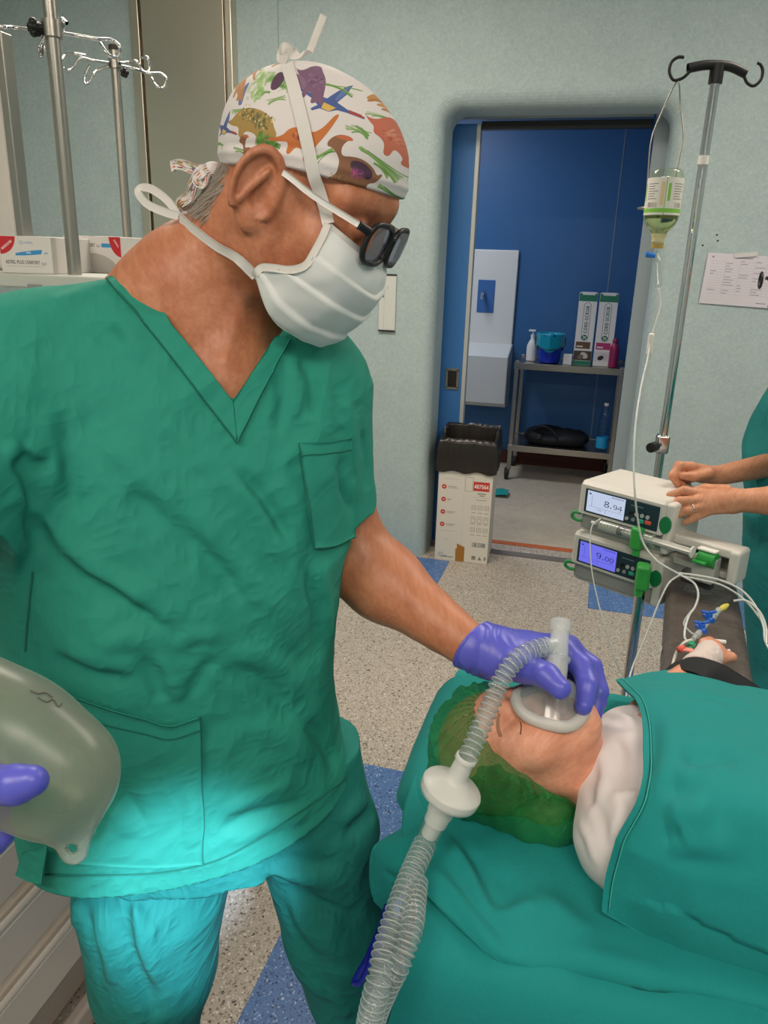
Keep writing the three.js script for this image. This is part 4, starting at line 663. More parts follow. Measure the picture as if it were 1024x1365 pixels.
// ── printed cap ──
const DINO = canvasTex(1536, 1152, drawDinos);
const pF = toH(...HL(546, 268, 0).toArray()), pE = toH(...HL(392, 226, -0.07).toArray());
const pB = toH(...HL(286, 222, -0.02).toArray());
const brim = z => z > pE[2] ? lerp(pE[1], pF[1], (z - pE[2]) / (pF[2] - pE[2])) : lerp(pE[1], pB[1], (z - pE[2]) / (pB[2] - pE[2]));
// hair at the nape
const hairMat = mat(0xa59a8e, 0.75);
{
  seed = 5; const out = [];
  for (let i = 0; i < 5200 && out.length < 1500; i++) {
    const th = R(-2.6, 2.6), cc = R(-0.105, -0.012), bb = R(-0.085, 0.05), lx = Math.sign(th) * 0.12 * Math.abs(Math.sin(th * 0.6)), q = HW(lx, bb, cc - 0.1), o = HW(0, bb * 0.6 - 0.01, -0.02), dir = o.clone().sub(q).normalize(); let t = 0; const p = q.clone();
    for (let k = 0; k < 40; k++) { const d = bodyF(p.x, p.y, p.z); p.addScaledVector(dir, d * 0.8); if (d < 0.0006) break; } if (p.distanceTo(HC) > 0.19 || Math.abs(bodyF(p.x, p.y, p.z)) > 0.002) continue;
    const [a, b, c] = toH(p.x, p.y, p.z); if (b > brim(c) + 0.006 || c > -0.034 + 0.2 * (b + 0.02) || b < -0.088 + 0.02 * rnd()) continue;
    const n = gradN(bodyF, p), g = hy.clone().multiplyScalar(-1).addScaledVector(hz, R(-0.5, -0.1)).addScaledVector(hx, R(-0.25, 0.25)), e = p.clone().addScaledVector(g.addScaledVector(n, -g.dot(n)).normalize(), R(0.009, 0.017)).addScaledVector(n, R(0.001, 0.004));
    out.push(rod(p.clone().addScaledVector(n, -0.0006), e, 0.00055, 0.00018, 4));
  }
  wpart('hair', merge(out), hairMat, man, 'short grey hair at the nape').userData.kind = 'stuff';
}
function capF(x, y, z) {
  const [a, b, c] = toH(x, y, z), r = Math.hypot(a, b, c); if (r > 0.2) return r - 0.15;
  let d = ellD(a, b - 0.031, c + 0.003, 0.083, 0.089, 0.1095);
  const up = b - brim(c);
  d -= 0.0012 * n3(a * 30, b * 50, c * 30) + 0.0016 * gs((up - 0.012) / 0.004) - 0.0014 * gs((up - 0.02) / 0.004) * (0.5 + n3(a * 25, 2, c * 25)) + 0.0015 * sst(0.03, 0.0, up) * n3(a * 50, b * 15, c * 50);
  return smax(d, -up, 0.003);
}
const cap = wpart('printed_cap', sdfMesh(capF, [HC.x - 0.15, HC.y - 0.1, HC.z - 0.15], [HC.x + 0.15, HC.y + 0.17, HC.z + 0.15], 0.0024, (x, y, z) => { const [a, b, c] = toH(x, y, z); return [0.5 + (c - 0.002) / 0.235, (b + 0.02) / 0.176 + 0.0]; }), mat(0xffffff, 0.8, 0, { map: DINO, bumpMap: weave, bumpScale: 0.0002 }), man, 'white cotton theatre cap printed with coloured dinosaurs');
const onCap = (px, py, o = 0.002) => { const p = trace(px, py, capF); return p.addScaledVector(gradN(capF, p), o); };
{ // cap tails knotted behind
  const tm = mat(0xffffff, 0.8, 0, { map: DINO }), kn = HL(283, 228, -0.02), Q = (x, y, a = -0.02) => HL(x, y, a);
  wpart('cap_tail', tape([Q(290, 224), Q(262, 226, -0.03), Q(240, 219, -0.035), Q(228, 222, -0.035)], 0.011, 0.002, hx), tm, cap); wpart('cap_tail', tape([Q(286, 224), Q(268, 228, -0.04), Q(258, 246, -0.04), Q(252, 262, -0.035), Q(240, 272, -0.03), Q(246, 278, -0.025), Q(262, 262, -0.02)], 0.012, 0.002, hx), tm, cap);
  wpart('cap_tail', tape([Q(290, 226), Q(276, 232, -0.035), Q(270, 245, -0.045), Q(262, 240, -0.045), Q(272, 228, -0.04)], 0.010, 0.002, hx), tm, cap);
  wpart('cap_knot', sdfMesh((x, y, z) => ellD(x - kn.x, y - kn.y, z - kn.z, 0.012, 0.010, 0.012) - 0.002 * n3(x * 150, y * 150, z * 150), kn.toArray().map(v => v - 0.03), kn.toArray().map(v => v + 0.03), 0.0025), tm, cap);
}
// ── surgical mask and its tapes ──
{
  const L = (px, py, xl) => HL(px, py, xl), mir = p => { const [a, b, c] = toH(p.x, p.y, p.z); return HW(-a, b, c); };
  const half = [
    [L(438, 298, -0.070), L(458, 314, -0.060), L(482, 334, -0.034), L(504, 350, 0)],
    [L(430, 318, -0.074), L(456, 342, -0.068), L(481, 360, -0.044), L(504, 377, 0)],
    [L(402, 358, -0.078), L(440, 374, -0.071), L(470, 392, -0.048), L(498, 403, 0)],
    [L(352, 356, -0.074), L(392, 390, -0.072), L(441, 418, -0.052), L(477, 431, 0)],
    [L(341, 366, -0.070), L(358, 412, -0.066), L(398, 444, -0.045), L(448, 456, 0)],
    [L(343, 372, -0.064), L(366, 428, -0.056), L(400, 452, -0.034), L(430, 462, 0)]];
  const G = splineGrid(half.map(r => [...r, ...r.slice(0, 3).reverse().map(mir)]), 84, 132);
  G.forEach((r, j) => r.forEach((p, i) => { const v = j / 132, u = Math.abs(i / 42 - 1); let o = 0; for (const [c, k] of [[0.30, 1], [0.5, 1], [0.68, 1]]) { const s = v - c - 0.05 * (1 - u); o += 0.0026 * Math.tanh(s / 0.012) * Math.exp(-Math.abs(s) / 0.06) * k; } o += 0.0012 * n3(p.x * 60, p.y * 60, p.z * 60); const [a, b, c] = toH(p.x, p.y, p.z), l = Math.hypot(a, b + 0.06, c) || 1; p.addScaledVector(hx, o * a / l).addScaledVector(hy, o * (b + 0.06) / l).addScaledVector(hz, o * c / l); }));
  const mk = wpart('surgical_mask', sheet(G, 0.0016), MS.maskCloth, man, 'white pleated surgical mask');
  const edge = (j0, off) => tape(G[j0].filter((_, i) => i % 6 === 0).map(p => p.clone().addScaledVector(hz, off)), 0.009, 0.001, (t) => hz.clone().addScaledVector(hx, (t - 0.5) * 2.4));
  wpart('mask_hem', edge(5, 0.0018), MS.tie, mk);
  const sideE = G.map(r => r[0]).filter((_, j) => j % 12 === 0).map(p => p.clone().addScaledVector(hx, -0.0012)); wpart('mask_side_binding', tape(sideE, 0.008, 0.0012, hx), MS.tie, mk);
  const tp = G[0][0], bt = G[114][0];
  const up = [tp.clone(), onBody(434, 280), onBody(427, 255, 0.004), onCap(419, 232), onCap(411, 195), onCap(402, 158), onCap(392, 118), onCap(383, 88)];
  wpart('mask_tape', tape(up, 0.0125, 0.001, (t, p) => p.clone().sub(HW(0.02, 0.02, 0))), MS.tie, mk, 'white woven tape over the cap');
  wpart('mask_bow', tape([onCap(385, 86, 0.004), HL(374, 74, -0.02), HL(378, 64, -0.025), HL(392, 72, -0.02), onCap(400, 80, 0.006), HL(412, 70, 0), HL(422, 46, 0.0), HL(432, 20, 0.0)], 0.011, 0.001, hx.clone().addScaledVector(hz, 0.4), 60), MS.tie, mk, 'bow of white tape standing up on the crown');
  wpart('mask_tape', tape([bt.clone(), onBody(320, 345), onBody(290, 328), onBody(262, 308), onBody(243, 293, 0.004)], 0.011, 0.001, (t, p) => p.clone().sub(J.neckT)), MS.tie, mk);
  const kq = onBody(243, 293, 0.006), q = (x, y, o) => HL(x, y, toH(kq.x, kq.y, kq.z)[0] + o);
  wpart('mask_loop', tape([kq.clone(), q(218, 282, -0.004), q(194, 270, -0.006), q(184, 254, -0.006), q(196, 250, 0.002), q(222, 266, 0.004), kq.clone()], 0.009, 0.001, hx, 50), MS.tie, mk, 'loop of white tape behind the neck');
}
function onBody(px, py, o = 0.0025) { const p = trace(px, py, bodyF); return p.addScaledVector(gradN(bodyF, p), o); }
// ── glasses ──
{
  const g = wpart('glasses_frame', [-1, 1].map(s => { const pts = []; for (let i = 0; i < 40; i++) { const a = i / 40 * Math.PI * 2, c = Math.cos(a), n = Math.sin(a), k = 1 / Math.pow(Math.pow(Math.abs(c), 3.2) + Math.pow(Math.abs(n), 3.2), 1 / 3.2); pts.push(HW(s * 0.033 + c * k * 0.027, -0.012 + n * k * 0.0205, 0.116 - Math.abs(c * k * s + 1) * 0.0 - (s * c > 0 ? 0.006 * c * s : 0))); } return tube(pts, 0.0032, 80, 8, true); }).concat([tube([HW(-0.009, -0.006, 0.116), HW(0, -0.002, 0.118), HW(0.009, -0.006, 0.116)], 0.0022, 12)], [-1, 1].map(s => rod(HW(s * 0.062, -0.002, 0.109), HW(s * 0.071, 0.0, 0.1), 0.0045))), M.black, man, 'black spectacle frame');
  for (const s of [-1, 1]) {
    const sh = new THREE.Shape(); for (let i = 0; i <= 40; i++) { const a = i / 40 * Math.PI * 2, c = Math.cos(a), n = Math.sin(a), k = 1 / Math.pow(Math.pow(Math.abs(c), 3.2) + Math.pow(Math.abs(n), 3.2), 1 / 3.2); i ? sh.lineTo(c * k * 0.0265, n * k * 0.02) : sh.moveTo(c * k * 0.0265, n * k * 0.02); }
    wpart('lens', basis(new THREE.ShapeGeometry(sh), hx, hy, hz, HW(s * 0.033, -0.012, 0.115)), pmat(0x8e8ea6, 0.03, 0, { transmission: 0.7, thickness: 0 }), g);
    wpart('temple', tape([HW(s * 0.071, 0.0, 0.1), HW(s * 0.081, 0.004, 0.05), HW(s * 0.082, 0.010, 0.004), HW(s * 0.08, 0.004, -0.02)], 0.006, 0.0025, hx), mat(0xe8e5e0, 0.3), g, 'white spectacle arm');
  }
}
// ── gloves ──
const fin = (pts, rs) => (x, y, z) => { let d = 1e9; for (let i = 0; i < pts.length - 1; i++) d = smin(d, capD(x, y, z, pts[i], pts[i + 1], rs[i], rs[i + 1]), 0.006); return d; };
const Pj = list => list.map(([x, y, d]) => P(x, y, d));
{
  const w = P(634, 867, 0.985), w1 = J.wrL.clone().lerp(J.faL, 0.06), w2 = P(658, 869, 0.98), w3 = J.wrL.clone().lerp(J.faL, 0.4), w4 = J.wrL.clone(), cuffCut = cutAlong(J.wrL, J.wrL.clone().lerp(J.faL, 0.04));
  const meta = [fin(Pj([[652, 872, 0.972], [700, 874, 0.972], [750, 866, 0.975]]), [0.024, 0.021, 0.0155]), fin(Pj([[650, 866, 0.99], [700, 866, 0.992], [756, 864, 0.993]]), [0.026, 0.022, 0.016]), fin(Pj([[648, 866, 1.0], [700, 868, 1.012], [756, 872, 1.014]]), [0.024, 0.021, 0.015]), fin(Pj([[648, 872, 1.01], [700, 880, 1.022], [748, 886, 1.03]]), [0.022, 0.019, 0.0135])];
  const fing = [fin(Pj([[750, 866, 0.975], [775, 887, 0.958], [784, 915, 0.938], [778, 941, 0.924]]), [0.0155, 0.0134, 0.0124, 0.0110]), fin(Pj([[756, 864, 0.993], [788, 889, 0.982], [798, 922, 0.966], [790, 954, 0.958]]), [0.0155, 0.0134, 0.0124, 0.0110]), fin(Pj([[756, 872, 1.014], [789, 902, 1.008], [796, 934, 0.998], [782, 957, 0.985]]), [0.0148, 0.0128, 0.0118, 0.0105]), fin(Pj([[748, 886, 1.03], [776, 912, 1.03], [784, 938, 1.02], [772, 954, 1.01]]), [0.0132, 0.0112, 0.0102, 0.0092]), fin(Pj([[668, 880, 0.968], [702, 890, 0.936], [728, 900, 0.905], [747, 918, 0.888]]), [0.024, 0.0195, 0.0150, 0.0124])];
  const gl = (x, y, z) => {
    let d = 1e9; for (const m of meta) d = smin(d, m(x, y, z), 0.02); let f = 1e9; for (const q of fing) f = Math.min(f, q(x, y, z)); d = smin(d, f, 0.008);
    const wr = capD(x, y, z, w1, w2, 0.0318, 0.03); d = smin(d, wr, 0.02);
    if (d < 0.03) d -= 0.0012 * Math.sin(((x - w.x) * camR.x + (y - w.y) * camR.y) * 420 + 6 * n3(x * 40, y * 40, z * 40)) * sst(0.06, 0.0, Math.hypot(x - w.x, y - w.y, z - w.z) - 0.01) + 0.0008 * n3(x * 70, y * 70, z * 70);
    return Math.max(d, cuffCut(x, y, z));
  };
  const b = new THREE.Box3().setFromPoints(Pj([[610, 830, 0.86], [820, 980, 0.86], [610, 830, 1.08], [820, 980, 1.08], [820, 830, 1.0], [610, 980, 1.0]])).expandByScalar(0.02);
  wpart('glove', sdfMesh(gl, b.min.toArray(), b.max.toArray(), 0.0026), MS.glove, man, 'violet nitrile glove gripping the face mask');
  wpart('glove_cuff', tube([0, 1, 2, 3, 4, 5, 6, 7, 8, 9, 10, 11].map(i => { const a = i / 12 * 6.283, n = J.wrL.clone().sub(J.faL).normalize(), s = n.clone().cross(camF).normalize(), t = n.clone().cross(s); return J.wrL.clone().lerp(J.faL, 0.03).addScaledVector(s, Math.cos(a) * (0.0309 + 0.0008 * Math.sin(a * 5))).addScaledVector(t, Math.sin(a) * 0.0309); }), 0.0022, 60, 6, true), MS.glove, man.children[man.children.length - 1]);
}
// right hand, holding the breathing bag
const bagC = P(22, 1012, 0.585);
{
  const g1 = P(-72, 1058, 0.59), g2 = P(-85, 1030, 0.62), g3 = P(-72, 1070, 0.6);
  const f = [fin(Pj([[-60, 1040, 0.56], [-20, 1046, 0.535], [20, 1046, 0.52], [44, 1040, 0.519]]), [0.02, 0.0145, 0.0125, 0.0105]), fin(Pj([[-70, 1075, 0.6], [-40, 1110, 0.61], [-10, 1122, 0.61], [4, 1112, 0.605]]), [0.015, 0.012, 0.0105, 0.0095]), fin(Pj([[-80, 1060, 0.62], [-60, 1100, 0.65], [-20, 1105, 0.66], [0, 1085, 0.66]]), [0.015, 0.012, 0.0105, 0.0095]), fin(Pj([[-85, 1040, 0.63], [-70, 1070, 0.68], [-30, 1070, 0.69], [-8, 1050, 0.69]]), [0.015, 0.012, 0.0105, 0.0095]), fin(Pj([[-85, 1015, 0.64], [-75, 1030, 0.68], [-45, 1030, 0.7], [-25, 1010, 0.7]]), [0.013, 0.011, 0.0095, 0.0085])];
  const gl = (x, y, z) => { let d = capD(x, y, z, J.wrR, g1, 0.032, 0.034); d = smin(d, capD(x, y, z, g2, g3, 0.024, 0.022), 0.02); let q = 1e9; for (const k of f) q = Math.min(q, k(x, y, z)); return smin(d, q, 0.01) - 0.0006 * n3(x * 60, y * 60, z * 60); };
  const b = new THREE.Box3().setFromPoints(Pj([[-150, 980, 0.5], [70, 1140, 0.5], [-150, 980, 0.75], [70, 1140, 0.75], [70, 980, 0.7], [-150, 1140, 0.6]])).expandByScalar(0.02);
  wpart('glove', sdfMesh(gl, b.min.toArray(), b.max.toArray(), 0.0028), MS.glove, man, 'violet nitrile glove squeezing the breathing bag');
}
// ───────────────────────── operating table, drapes, child ─────────────────────────
const drapeBump = dataTex(512, (u, v, x, y) => { const g = 120 + 30 * Math.sin(x * Math.PI / 2) * Math.sin(y * Math.PI / 2) + (vnoise(u, v, 30, 61) - .5) * 60 + (vnoise(u, v, 110, 62) - .5) * 40; return [g, g, g]; }, false, 4);
const MD = { drape: mat(0x0b8a87, 0.88, 0, { bumpMap: drapeBump, bumpScale: 0.0012 }), hem: mat(0x128f8a, 0.88), childSkin: pmat(0xffffff, 0.48, 0, { map: skinTexF(226, 156, 126, 51), sheen: 0.2 }) };
const TOP = 0.85;
{
  const t = thing('operating_table', 'padded operating table under green drapes', 'table', V(0.65, 0, -0.92));
  part('mattress', rbox(1.63, 0.045, 0.58, 0.022, 0.015, TOP - 0.0225, 0, 4), mat(0x1a1a1c, 0.5), t, 'black padded mattress');
  part('table_frame', rbox(1.42, 0.05, 0.5, 0.01, 0.11, TOP - 0.07, 0), M.steel, t);
  part('column', rbox(0.3, 0.66, 0.26, 0.03, 0.2, 0.43, 0), M.steel, t); part('base', rbox(0.95, 0.1, 0.48, 0.04, 0.1, 0.055, 0), M.whiteGloss, t);
}
// lower drape: over the table and down the near side
const foldsPY = (list) => foldField(list.map(([pts, w, a]) => ({ pts: pts.map(([x, y, h]) => PY(x, y, h)), w, a })));
function drapeSheet(G, ff, th) { for (let j = 0; j < G.length; j++) for (let i = 0; i < G[0].length; i++) { const p = G[j][i], a = G[j][Math.min(G[0].length - 1, i + 1)].clone().sub(G[j][Math.max(0, i - 1)]), b = G[Math.min(G.length - 1, j + 1)][i].clone().sub(G[Math.max(0, j - 1)][i]), n = a.cross(b).normalize(); p.userN = n; } for (const r of G) for (const p of r) { const o = ff(p.x, p.y, p.z); const n = p.userN; if (n.y < 0 || (Math.abs(n.y) < 0.15 && n.dot(V(0.1, 0, 1)) < 0)) n.negate(); p.addScaledVector(n, o); } return sheet(G, th); }
{
  const t = thing('table_drape', 'plain green cotton drape hanging down the near side of the table', 'drape', V(0.4, 0.45, -0.6));
  const rows = []; const prof = [[-1.255, 0.55], [-1.25, 0.70], [-1.235, 0.835], [-1.2, 0.858], [-1.0, 0.8585], [-0.8, 0.8585], [-0.655, 0.858], [-0.617, 0.838], [-0.605, 0.75], [-0.598, 0.62], [-0.592, 0.48], [-0.59, 0.36]];
  for (const [z, y] of prof) { const r = []; for (const x of [-0.178, -0.12, -0.05, 0.05, 0.2, 0.4, 0.7, 1.0, 1.35]) { const wv = y < 0.83 && z > -0.8 ? 0.012 * Math.sin(x * 17 + 0.6) * sst(0.83, 0.6, y) : 0; r.push(V(x === -0.178 && z > -0.7 ? (y > 0.8 ? -0.125 : lerp(-0.132, -0.172, (0.8 - y) / 0.2)) : x === -0.12 && z > -0.7 ? -0.1 : x, y, z + wv + 0.012 * sst(0.83, 0.4, y) * (z > -0.8 ? 1 : -1))); } rows.push(r); }
  const G = splineGrid(rows, 120, 130), ff = (x, y, z) => 0.003 * n3(x * 9, y * 5, z * 9) + 0.0012 * n3(x * 30, y * 20, z * 30);
  wpart('cloth', drapeSheet(G, ff, 0.002), MD.drape, t);
}
// upper sheet with a hem, its corner slipping over the head end
{
  const t = thing('head_sheet', 'green cotton sheet with stitched hem under the child head, corner slipping off the table end', 'drape', V(-0.05, 0.86, -0.85));
  const q = (x, y, h) => PY(x, y, h);
  const ctrl = [
    [V(-0.222, 0.76, -1.17), V(-0.205, 0.83, -1.17), V(-0.17, 0.866, -1.17), V(-0.08, 0.868, -1.17), V(0.1, 0.868, -1.17), V(0.35, 0.868, -1.17), V(0.6, 0.868, -1.17)],
    [V(-0.226, 0.76, -1.0), V(-0.207, 0.83, -1.0), V(-0.172, 0.867, -1.0), V(-0.08, 0.868, -1.0), V(0.1, 0.868, -1.0), V(0.35, 0.868, -1.0), V(0.6, 0.868, -1.0)],
    [q(531, 1066, 0.79), q(541, 1050, 0.83), q(566, 1045, 0.867), V(-0.07, 0.868, -0.88), V(0.08, 0.868, -0.88), V(0.35, 0.868, -0.88), V(0.6, 0.868, -0.88)],
    [q(540, 1098, 0.80), q(552, 1090, 0.835), q(575, 1085, 0.868), q(650, 1080, 0.868), V(0.08, 0.868, -0.79), V(0.35, 0.868, -0.79), V(0.6, 0.868, -0.79)],
    [q(497, 1130, 0.82), q(512, 1124, 0.845), q(560, 1118, 0.872), q(640, 1150, 0.868), V(0.06, 0.868, -0.71), V(0.35, 0.868, -0.72), V(0.6, 0.868, -0.72)],
    [q(492, 1160, 0.79), q(510, 1150, 0.835), q(550, 1158, 0.870), q(635, 1205, 0.868), q(740, 1240, 0.867), V(0.35, 0.868, -0.66), V(0.6, 0.868, -0.66)],
    [q(497, 1196, 0.76), q(518, 1180, 0.81), q(548, 1172, 0.866), q(620, 1224, 0.868), q(690, 1280, 0.858), q(880, 1340, 0.82), V(0.6, 0.80, -0.582)],
    [q(511, 1212, 0.75), q(530, 1198, 0.80), q(551, 1182, 0.862), q(610, 1235, 0.866), q(664, 1285, 0.848), q(760, 1375, 0.76), V(0.58, 0.70, -0.572)]];
  const G = splineGrid(ctrl, 110, 110);
  const ff0 = foldsPY([[[[582, 1108, 0.868], [612, 1150, 0.868], [640, 1195, 0.868], [664, 1240, 0.866]], 0.012, 0.012], [[[600, 1112, 0.868], [632, 1150, 0.868], [650, 1190, 0.868], [662, 1228, 0.868]], 0.010, -0.007], [[[560, 1150, 0.868], [600, 1190, 0.868], [640, 1240, 0.866], [690, 1300, 0.85]], 0.010, 0.008], [[[664, 1238, 0.868], [690, 1215, 0.868], [730, 1218, 0.868]], 0.014, 0.010], [[[660, 1150, 0.868], [680, 1190, 0.868], [672, 1230, 0.868]], 0.014, -0.006], [[[700, 1180, 0.868], [760, 1230, 0.868], [800, 1260, 0.866]], 0.018, 0.008], [[[730, 1260, 0.868], [820, 1290, 0.86], [930, 1330, 0.85]], 0.015, 0.009], [[[500, 1165, 0.82], [520, 1175, 0.83], [540, 1172, 0.86]], 0.008, -0.008], [[[600, 1080, 0.868], [700, 1130, 0.868]], 0.02, 0.004]]);
  const ff = (x, y, z) => ff0(x, y, z) + 0.0022 * n3(x * 16, y * 10, z * 16);
  const cl = wpart('cloth', drapeSheet(G, ff, 0.002), MD.drape, t);
  const last = G[G.length - 1], hemL = G[G.length - 5].filter((_, i) => i % 5 === 0).map(p => p.clone().add(V(0, 0.0016, 0.0012))); wpart('hem_stitch', tube(hemL, 0.0009, 120, 5), MD.hem, cl);
  wpart('hem_stitch', tube(G.slice(60).map(r => r[4].clone().add(V(-0.001, 0.0014, 0.001))).filter((_, i) => i % 4 === 0), 0.0008, 80, 5), MD.hem, cl);
}
// ── the child ──
const child = thing('person', 'sleeping child in white shirt and green hair net lying under the face mask', 'person', V(0.0, 0.86, -0.88));
const CC = V(-0.052, 0.950, -0.868), CS = 0.83;
const cu = V(-0.965, -0.12, 0.16).normalize(), cf0 = V(-0.06, 0.93, 0.30), cf = cf0.clone().addScaledVector(cu, -cf0.dot(cu)).normalize(), cl_ = cu.clone().cross(cf);
const CW = (x, y, z) => CC.clone().addScaledVector(cl_, x * CS).addScaledVector(cu, y * CS).addScaledVector(cf, z * CS);
const toC = (x, y, z) => { const a = x - CC.x, b = y - CC.y, c = z - CC.z; return [(a * cl_.x + b * cl_.y + c * cl_.z) / CS, (a * cu.x + b * cu.y + c * cu.z) / CS, (a * cf.x + b * cf.y + c * cf.z) / CS]; };
function childHead(a, b, c) {
  const X = Math.abs(a), v = (x, y, z) => ({ x, y, z });
  let d = ellD(a, b - 0.03, c + 0.008, 0.082, 0.086, 0.104);
  d = smin(d, ellD(a, b + 0.045, c - 0.044, 0.060, 0.072, 0.050), 0.035);
  d = smin(d, capD(X, b, c, v(0.05, -0.07, 0.002), v(0.01, -0.112, 0.066), 0.022, 0.02), 0.04);
  d = smin(d, ellD(X - 0.04, b + 0.04, c - 0.06, 0.03, 0.03, 0.028), 0.03);
  d = smin(d, capD(X, b, c, v(0.0, 0.02, 0.09), v(0.045, 0.014, 0.074), 0.011, 0.011), 0.02);
  d = smax(d, -ellD(X - 0.033, b + 0.008, c - 0.114, 0.02, 0.012, 0.02), 0.018);
  d = smin(d, Math.hypot(X - 0.033, b + 0.01, c - 0.08) - 0.0145, 0.005);
  d = smin(d, capD(a, b, c, v(0, 0.0, 0.094), v(0, -0.038, 0.106), 0.007, 0.012), 0.014);
  d = smin(d, ellD(X - 0.011, b + 0.042, c - 0.099, 0.009, 0.007, 0.01), 0.008);
  d = smin(d, ellD(a, b + 0.068, c - 0.094, 0.022, 0.007, 0.012), 0.006); d = smin(d, ellD(a, b + 0.081, c - 0.092, 0.019, 0.007, 0.012), 0.006);
  d = smax(d, -ellD(a, b + 0.0745, c - 0.106, 0.02, 0.0012, 0.008), 0.003);
  return d;
}
const chest = { n0: CW(0, -0.06, -0.01), n1: V(0.075, 0.92, -0.885), sR: V(0.098, 0.912, -0.79), sL: V(0.105, 0.908, -0.985), hip: V(0.62, 0.93, -0.89) };
const armJ = { e: V(0.155, 0.905, -1.13), w: V(0.222, 0.905, -1.258), h: V(0.252, 0.902, -1.325) };
const childFingers = [[955, 868, 0.908, 972, 874, 0.898, 0.0075], [952, 862, 0.908, 962, 865, 0.9, 0.0075], [946, 858, 0.908, 955, 858, 0.9, 0.0078], [938, 857, 0.908, 946, 853, 0.9, 0.0075], [945, 880, 0.905, 976, 876, 0.9, 0.0085]].map(([a, b, h, c, d, k, r]) => [PY(a, b, h), PY(c, d, k), r]);
const cv = [V(0.14, 0.925, -0.84), V(0.6, 0.92, -0.85), V(0.14, 0.925, -0.94), V(0.6, 0.92, -0.93)];
function childF(x, y, z) {
  const [a, b, c] = toC(x, y, z), r = Math.hypot(a, b, c); let d = (r < 0.2 ? childHead(a, b, c) : r - 0.14) * CS;
  d = smin(d, capD(x, y, z, chest.n0, chest.n1, 0.047, 0.05), 0.03);
  d = smin(d, capD(x, y, z, chest.sR, chest.sL, 0.045, 0.045), 0.04); d = smin(d, capD(x, y, z, cv[0], cv[1], 0.058, 0.055), 0.04); d = smin(d, capD(x, y, z, cv[2], cv[3], 0.058, 0.055), 0.04);
  d = smin(d, capD(x, y, z, chest.sL, armJ.e, 0.04, 0.03), 0.03); d = smin(d, capD(x, y, z, armJ.e, armJ.w, 0.031, 0.022), 0.02);
  // left hand, back up, fingers towards the end of the board
  let hnd = capD(x, y, z, armJ.w, armJ.h, 0.021, 0.024);
  for (const [pa, pb, r2] of childFingers) hnd = smin(hnd, capD(x, y, z, pa, pb, r2 * 1.2, r2), 0.008);
  return smin(d, hnd, 0.012);
}
wpart('body', sdfMesh(childF, [-0.19, 0.84, -1.44], [0.70, 1.09, -0.70], 0.0036), MD.childSkin, child, 'pale skin of the sleeping child');
{
  const dark = mat(0x5a3c2c, 0.8);
  for (const s of [-1, 1]) {
    wpart('eyelashes', tube([-1, -0.5, 0, 0.5, 1].map(t => CW(s * 0.033 + t * 0.0125, -0.0145 + 0.002 * t * t, 0.0935 - 0.004 * t * t)), 0.0007, 16, 5), dark, child);
    wpart('eyebrow', tape([-1, -0.4, 0.3, 1].map(t => CW(s * (0.032 + t * 0.016), 0.016 + 0.003 * (1 - t * t), 0.1005 - 0.006 * (t + 1))), 0.004, 0.0012, cf), mat(0xa87a5c, 0.9), child);
  }
  wpart('lips', sdfMesh((x, y, z) => { const [a, b, c] = toC(x, y, z); return Math.max(childHead(a, b, c) * CS - 0.0007, ellD(a, b + 0.0745, c - 0.1, 0.021, 0.0125, 0.02) * CS); }, CW(0, -0.0745, 0.1).toArray().map(v => v - 0.03), CW(0, -0.0745, 0.1).toArray().map(v => v + 0.03), 0.0014), pmat(0xb5686a, 0.4), child, 'pink lips');
}
// hair under the net and the net itself: a loose green bag gathered at the hairline
const hairL = (a, b, c) => ellD(a, b - 0.026, c + 0.014, 0.0845, 0.0885, 0.1055);
const hairLine = (a, b, c) => 0.721 * c - 0.693 * b - 0.027;          // > 0 : face side
wpart('hair', sdfMesh((x, y, z) => { const [a, b, c] = toC(x, y, z); if (Math.hypot(a, b, c) > 0.22) return 0.06; const bun = ellD(a + 0.03, b + 0.05, c + 0.085, 0.05, 0.045, 0.03); return Math.max(smin(hairL(a, b, c), bun, 0.03) * CS - 0.0022 * n3(a * 160, b * 40, c * 60), hairLine(a, b, c) * CS, CC.y - 0.088 - y); }, [-0.2, 0.85, -1.02], [0.07, 1.07, -0.72], 0.0038), mat(0x6f5638, 0.7, 0, { bumpMap: brushed, bumpScale: 0.002 }), child, 'light brown hair under the net');
const netL = (a, b, c) => { const bulge = ellD(a + 0.035, b + 0.042, c + 0.072, 0.085, 0.085, 0.062); return smin(ellD(a, b - 0.03, c + 0.02, 0.097, 0.1, 0.118), bulge, 0.04); };
const netF = (x, y, z) => {
  const [a, b, c] = toC(x, y, z), r = Math.hypot(a, b, c); if (r > 0.24) return 0.06; let d = netL(a, b, c) * CS; if (d > 0.05) return d;
  const an = Math.atan2(a, b - 0.03), k = sst(-0.16, 0.0, hairLine(a, b, c) * 1.0); d -= 0.003 * k * Math.sin(an * 22 + 5 * n3(a * 20, b * 20, c * 20)) + 0.0012 * n3(a * 26, b * 26, c * 26) + 0.0065 * Math.max(0, 1 - 4 * Math.abs(n3(a * 11 + 4, b * 6, c * 11))) + 0.0045 * Math.max(0, 1 - 5 * Math.abs(n3(a * 18 - 3, b * 18, c * 7)));
  const hl = hairLine(a, b, c); return Math.max(smax(d, (hl - 0.006) * CS, 0.006), CC.y - 0.0875 - y);
};
const netTex = dataTex(512, (u, v, x, y) => { const f = (a, b, s) => Math.abs(Math.sin((x * a + y * b) * 0.09 + 7 * vnoise(u, v, 16, s))); const g = Math.pow(1 - Math.min(f(1, 0.4, 71), f(-0.5, 1, 72), f(0.7, -0.9, 73)), 5); const q = 0.62 + 0.38 * g; return [q * 255, q * 255, q * 255]; }, false, 9);
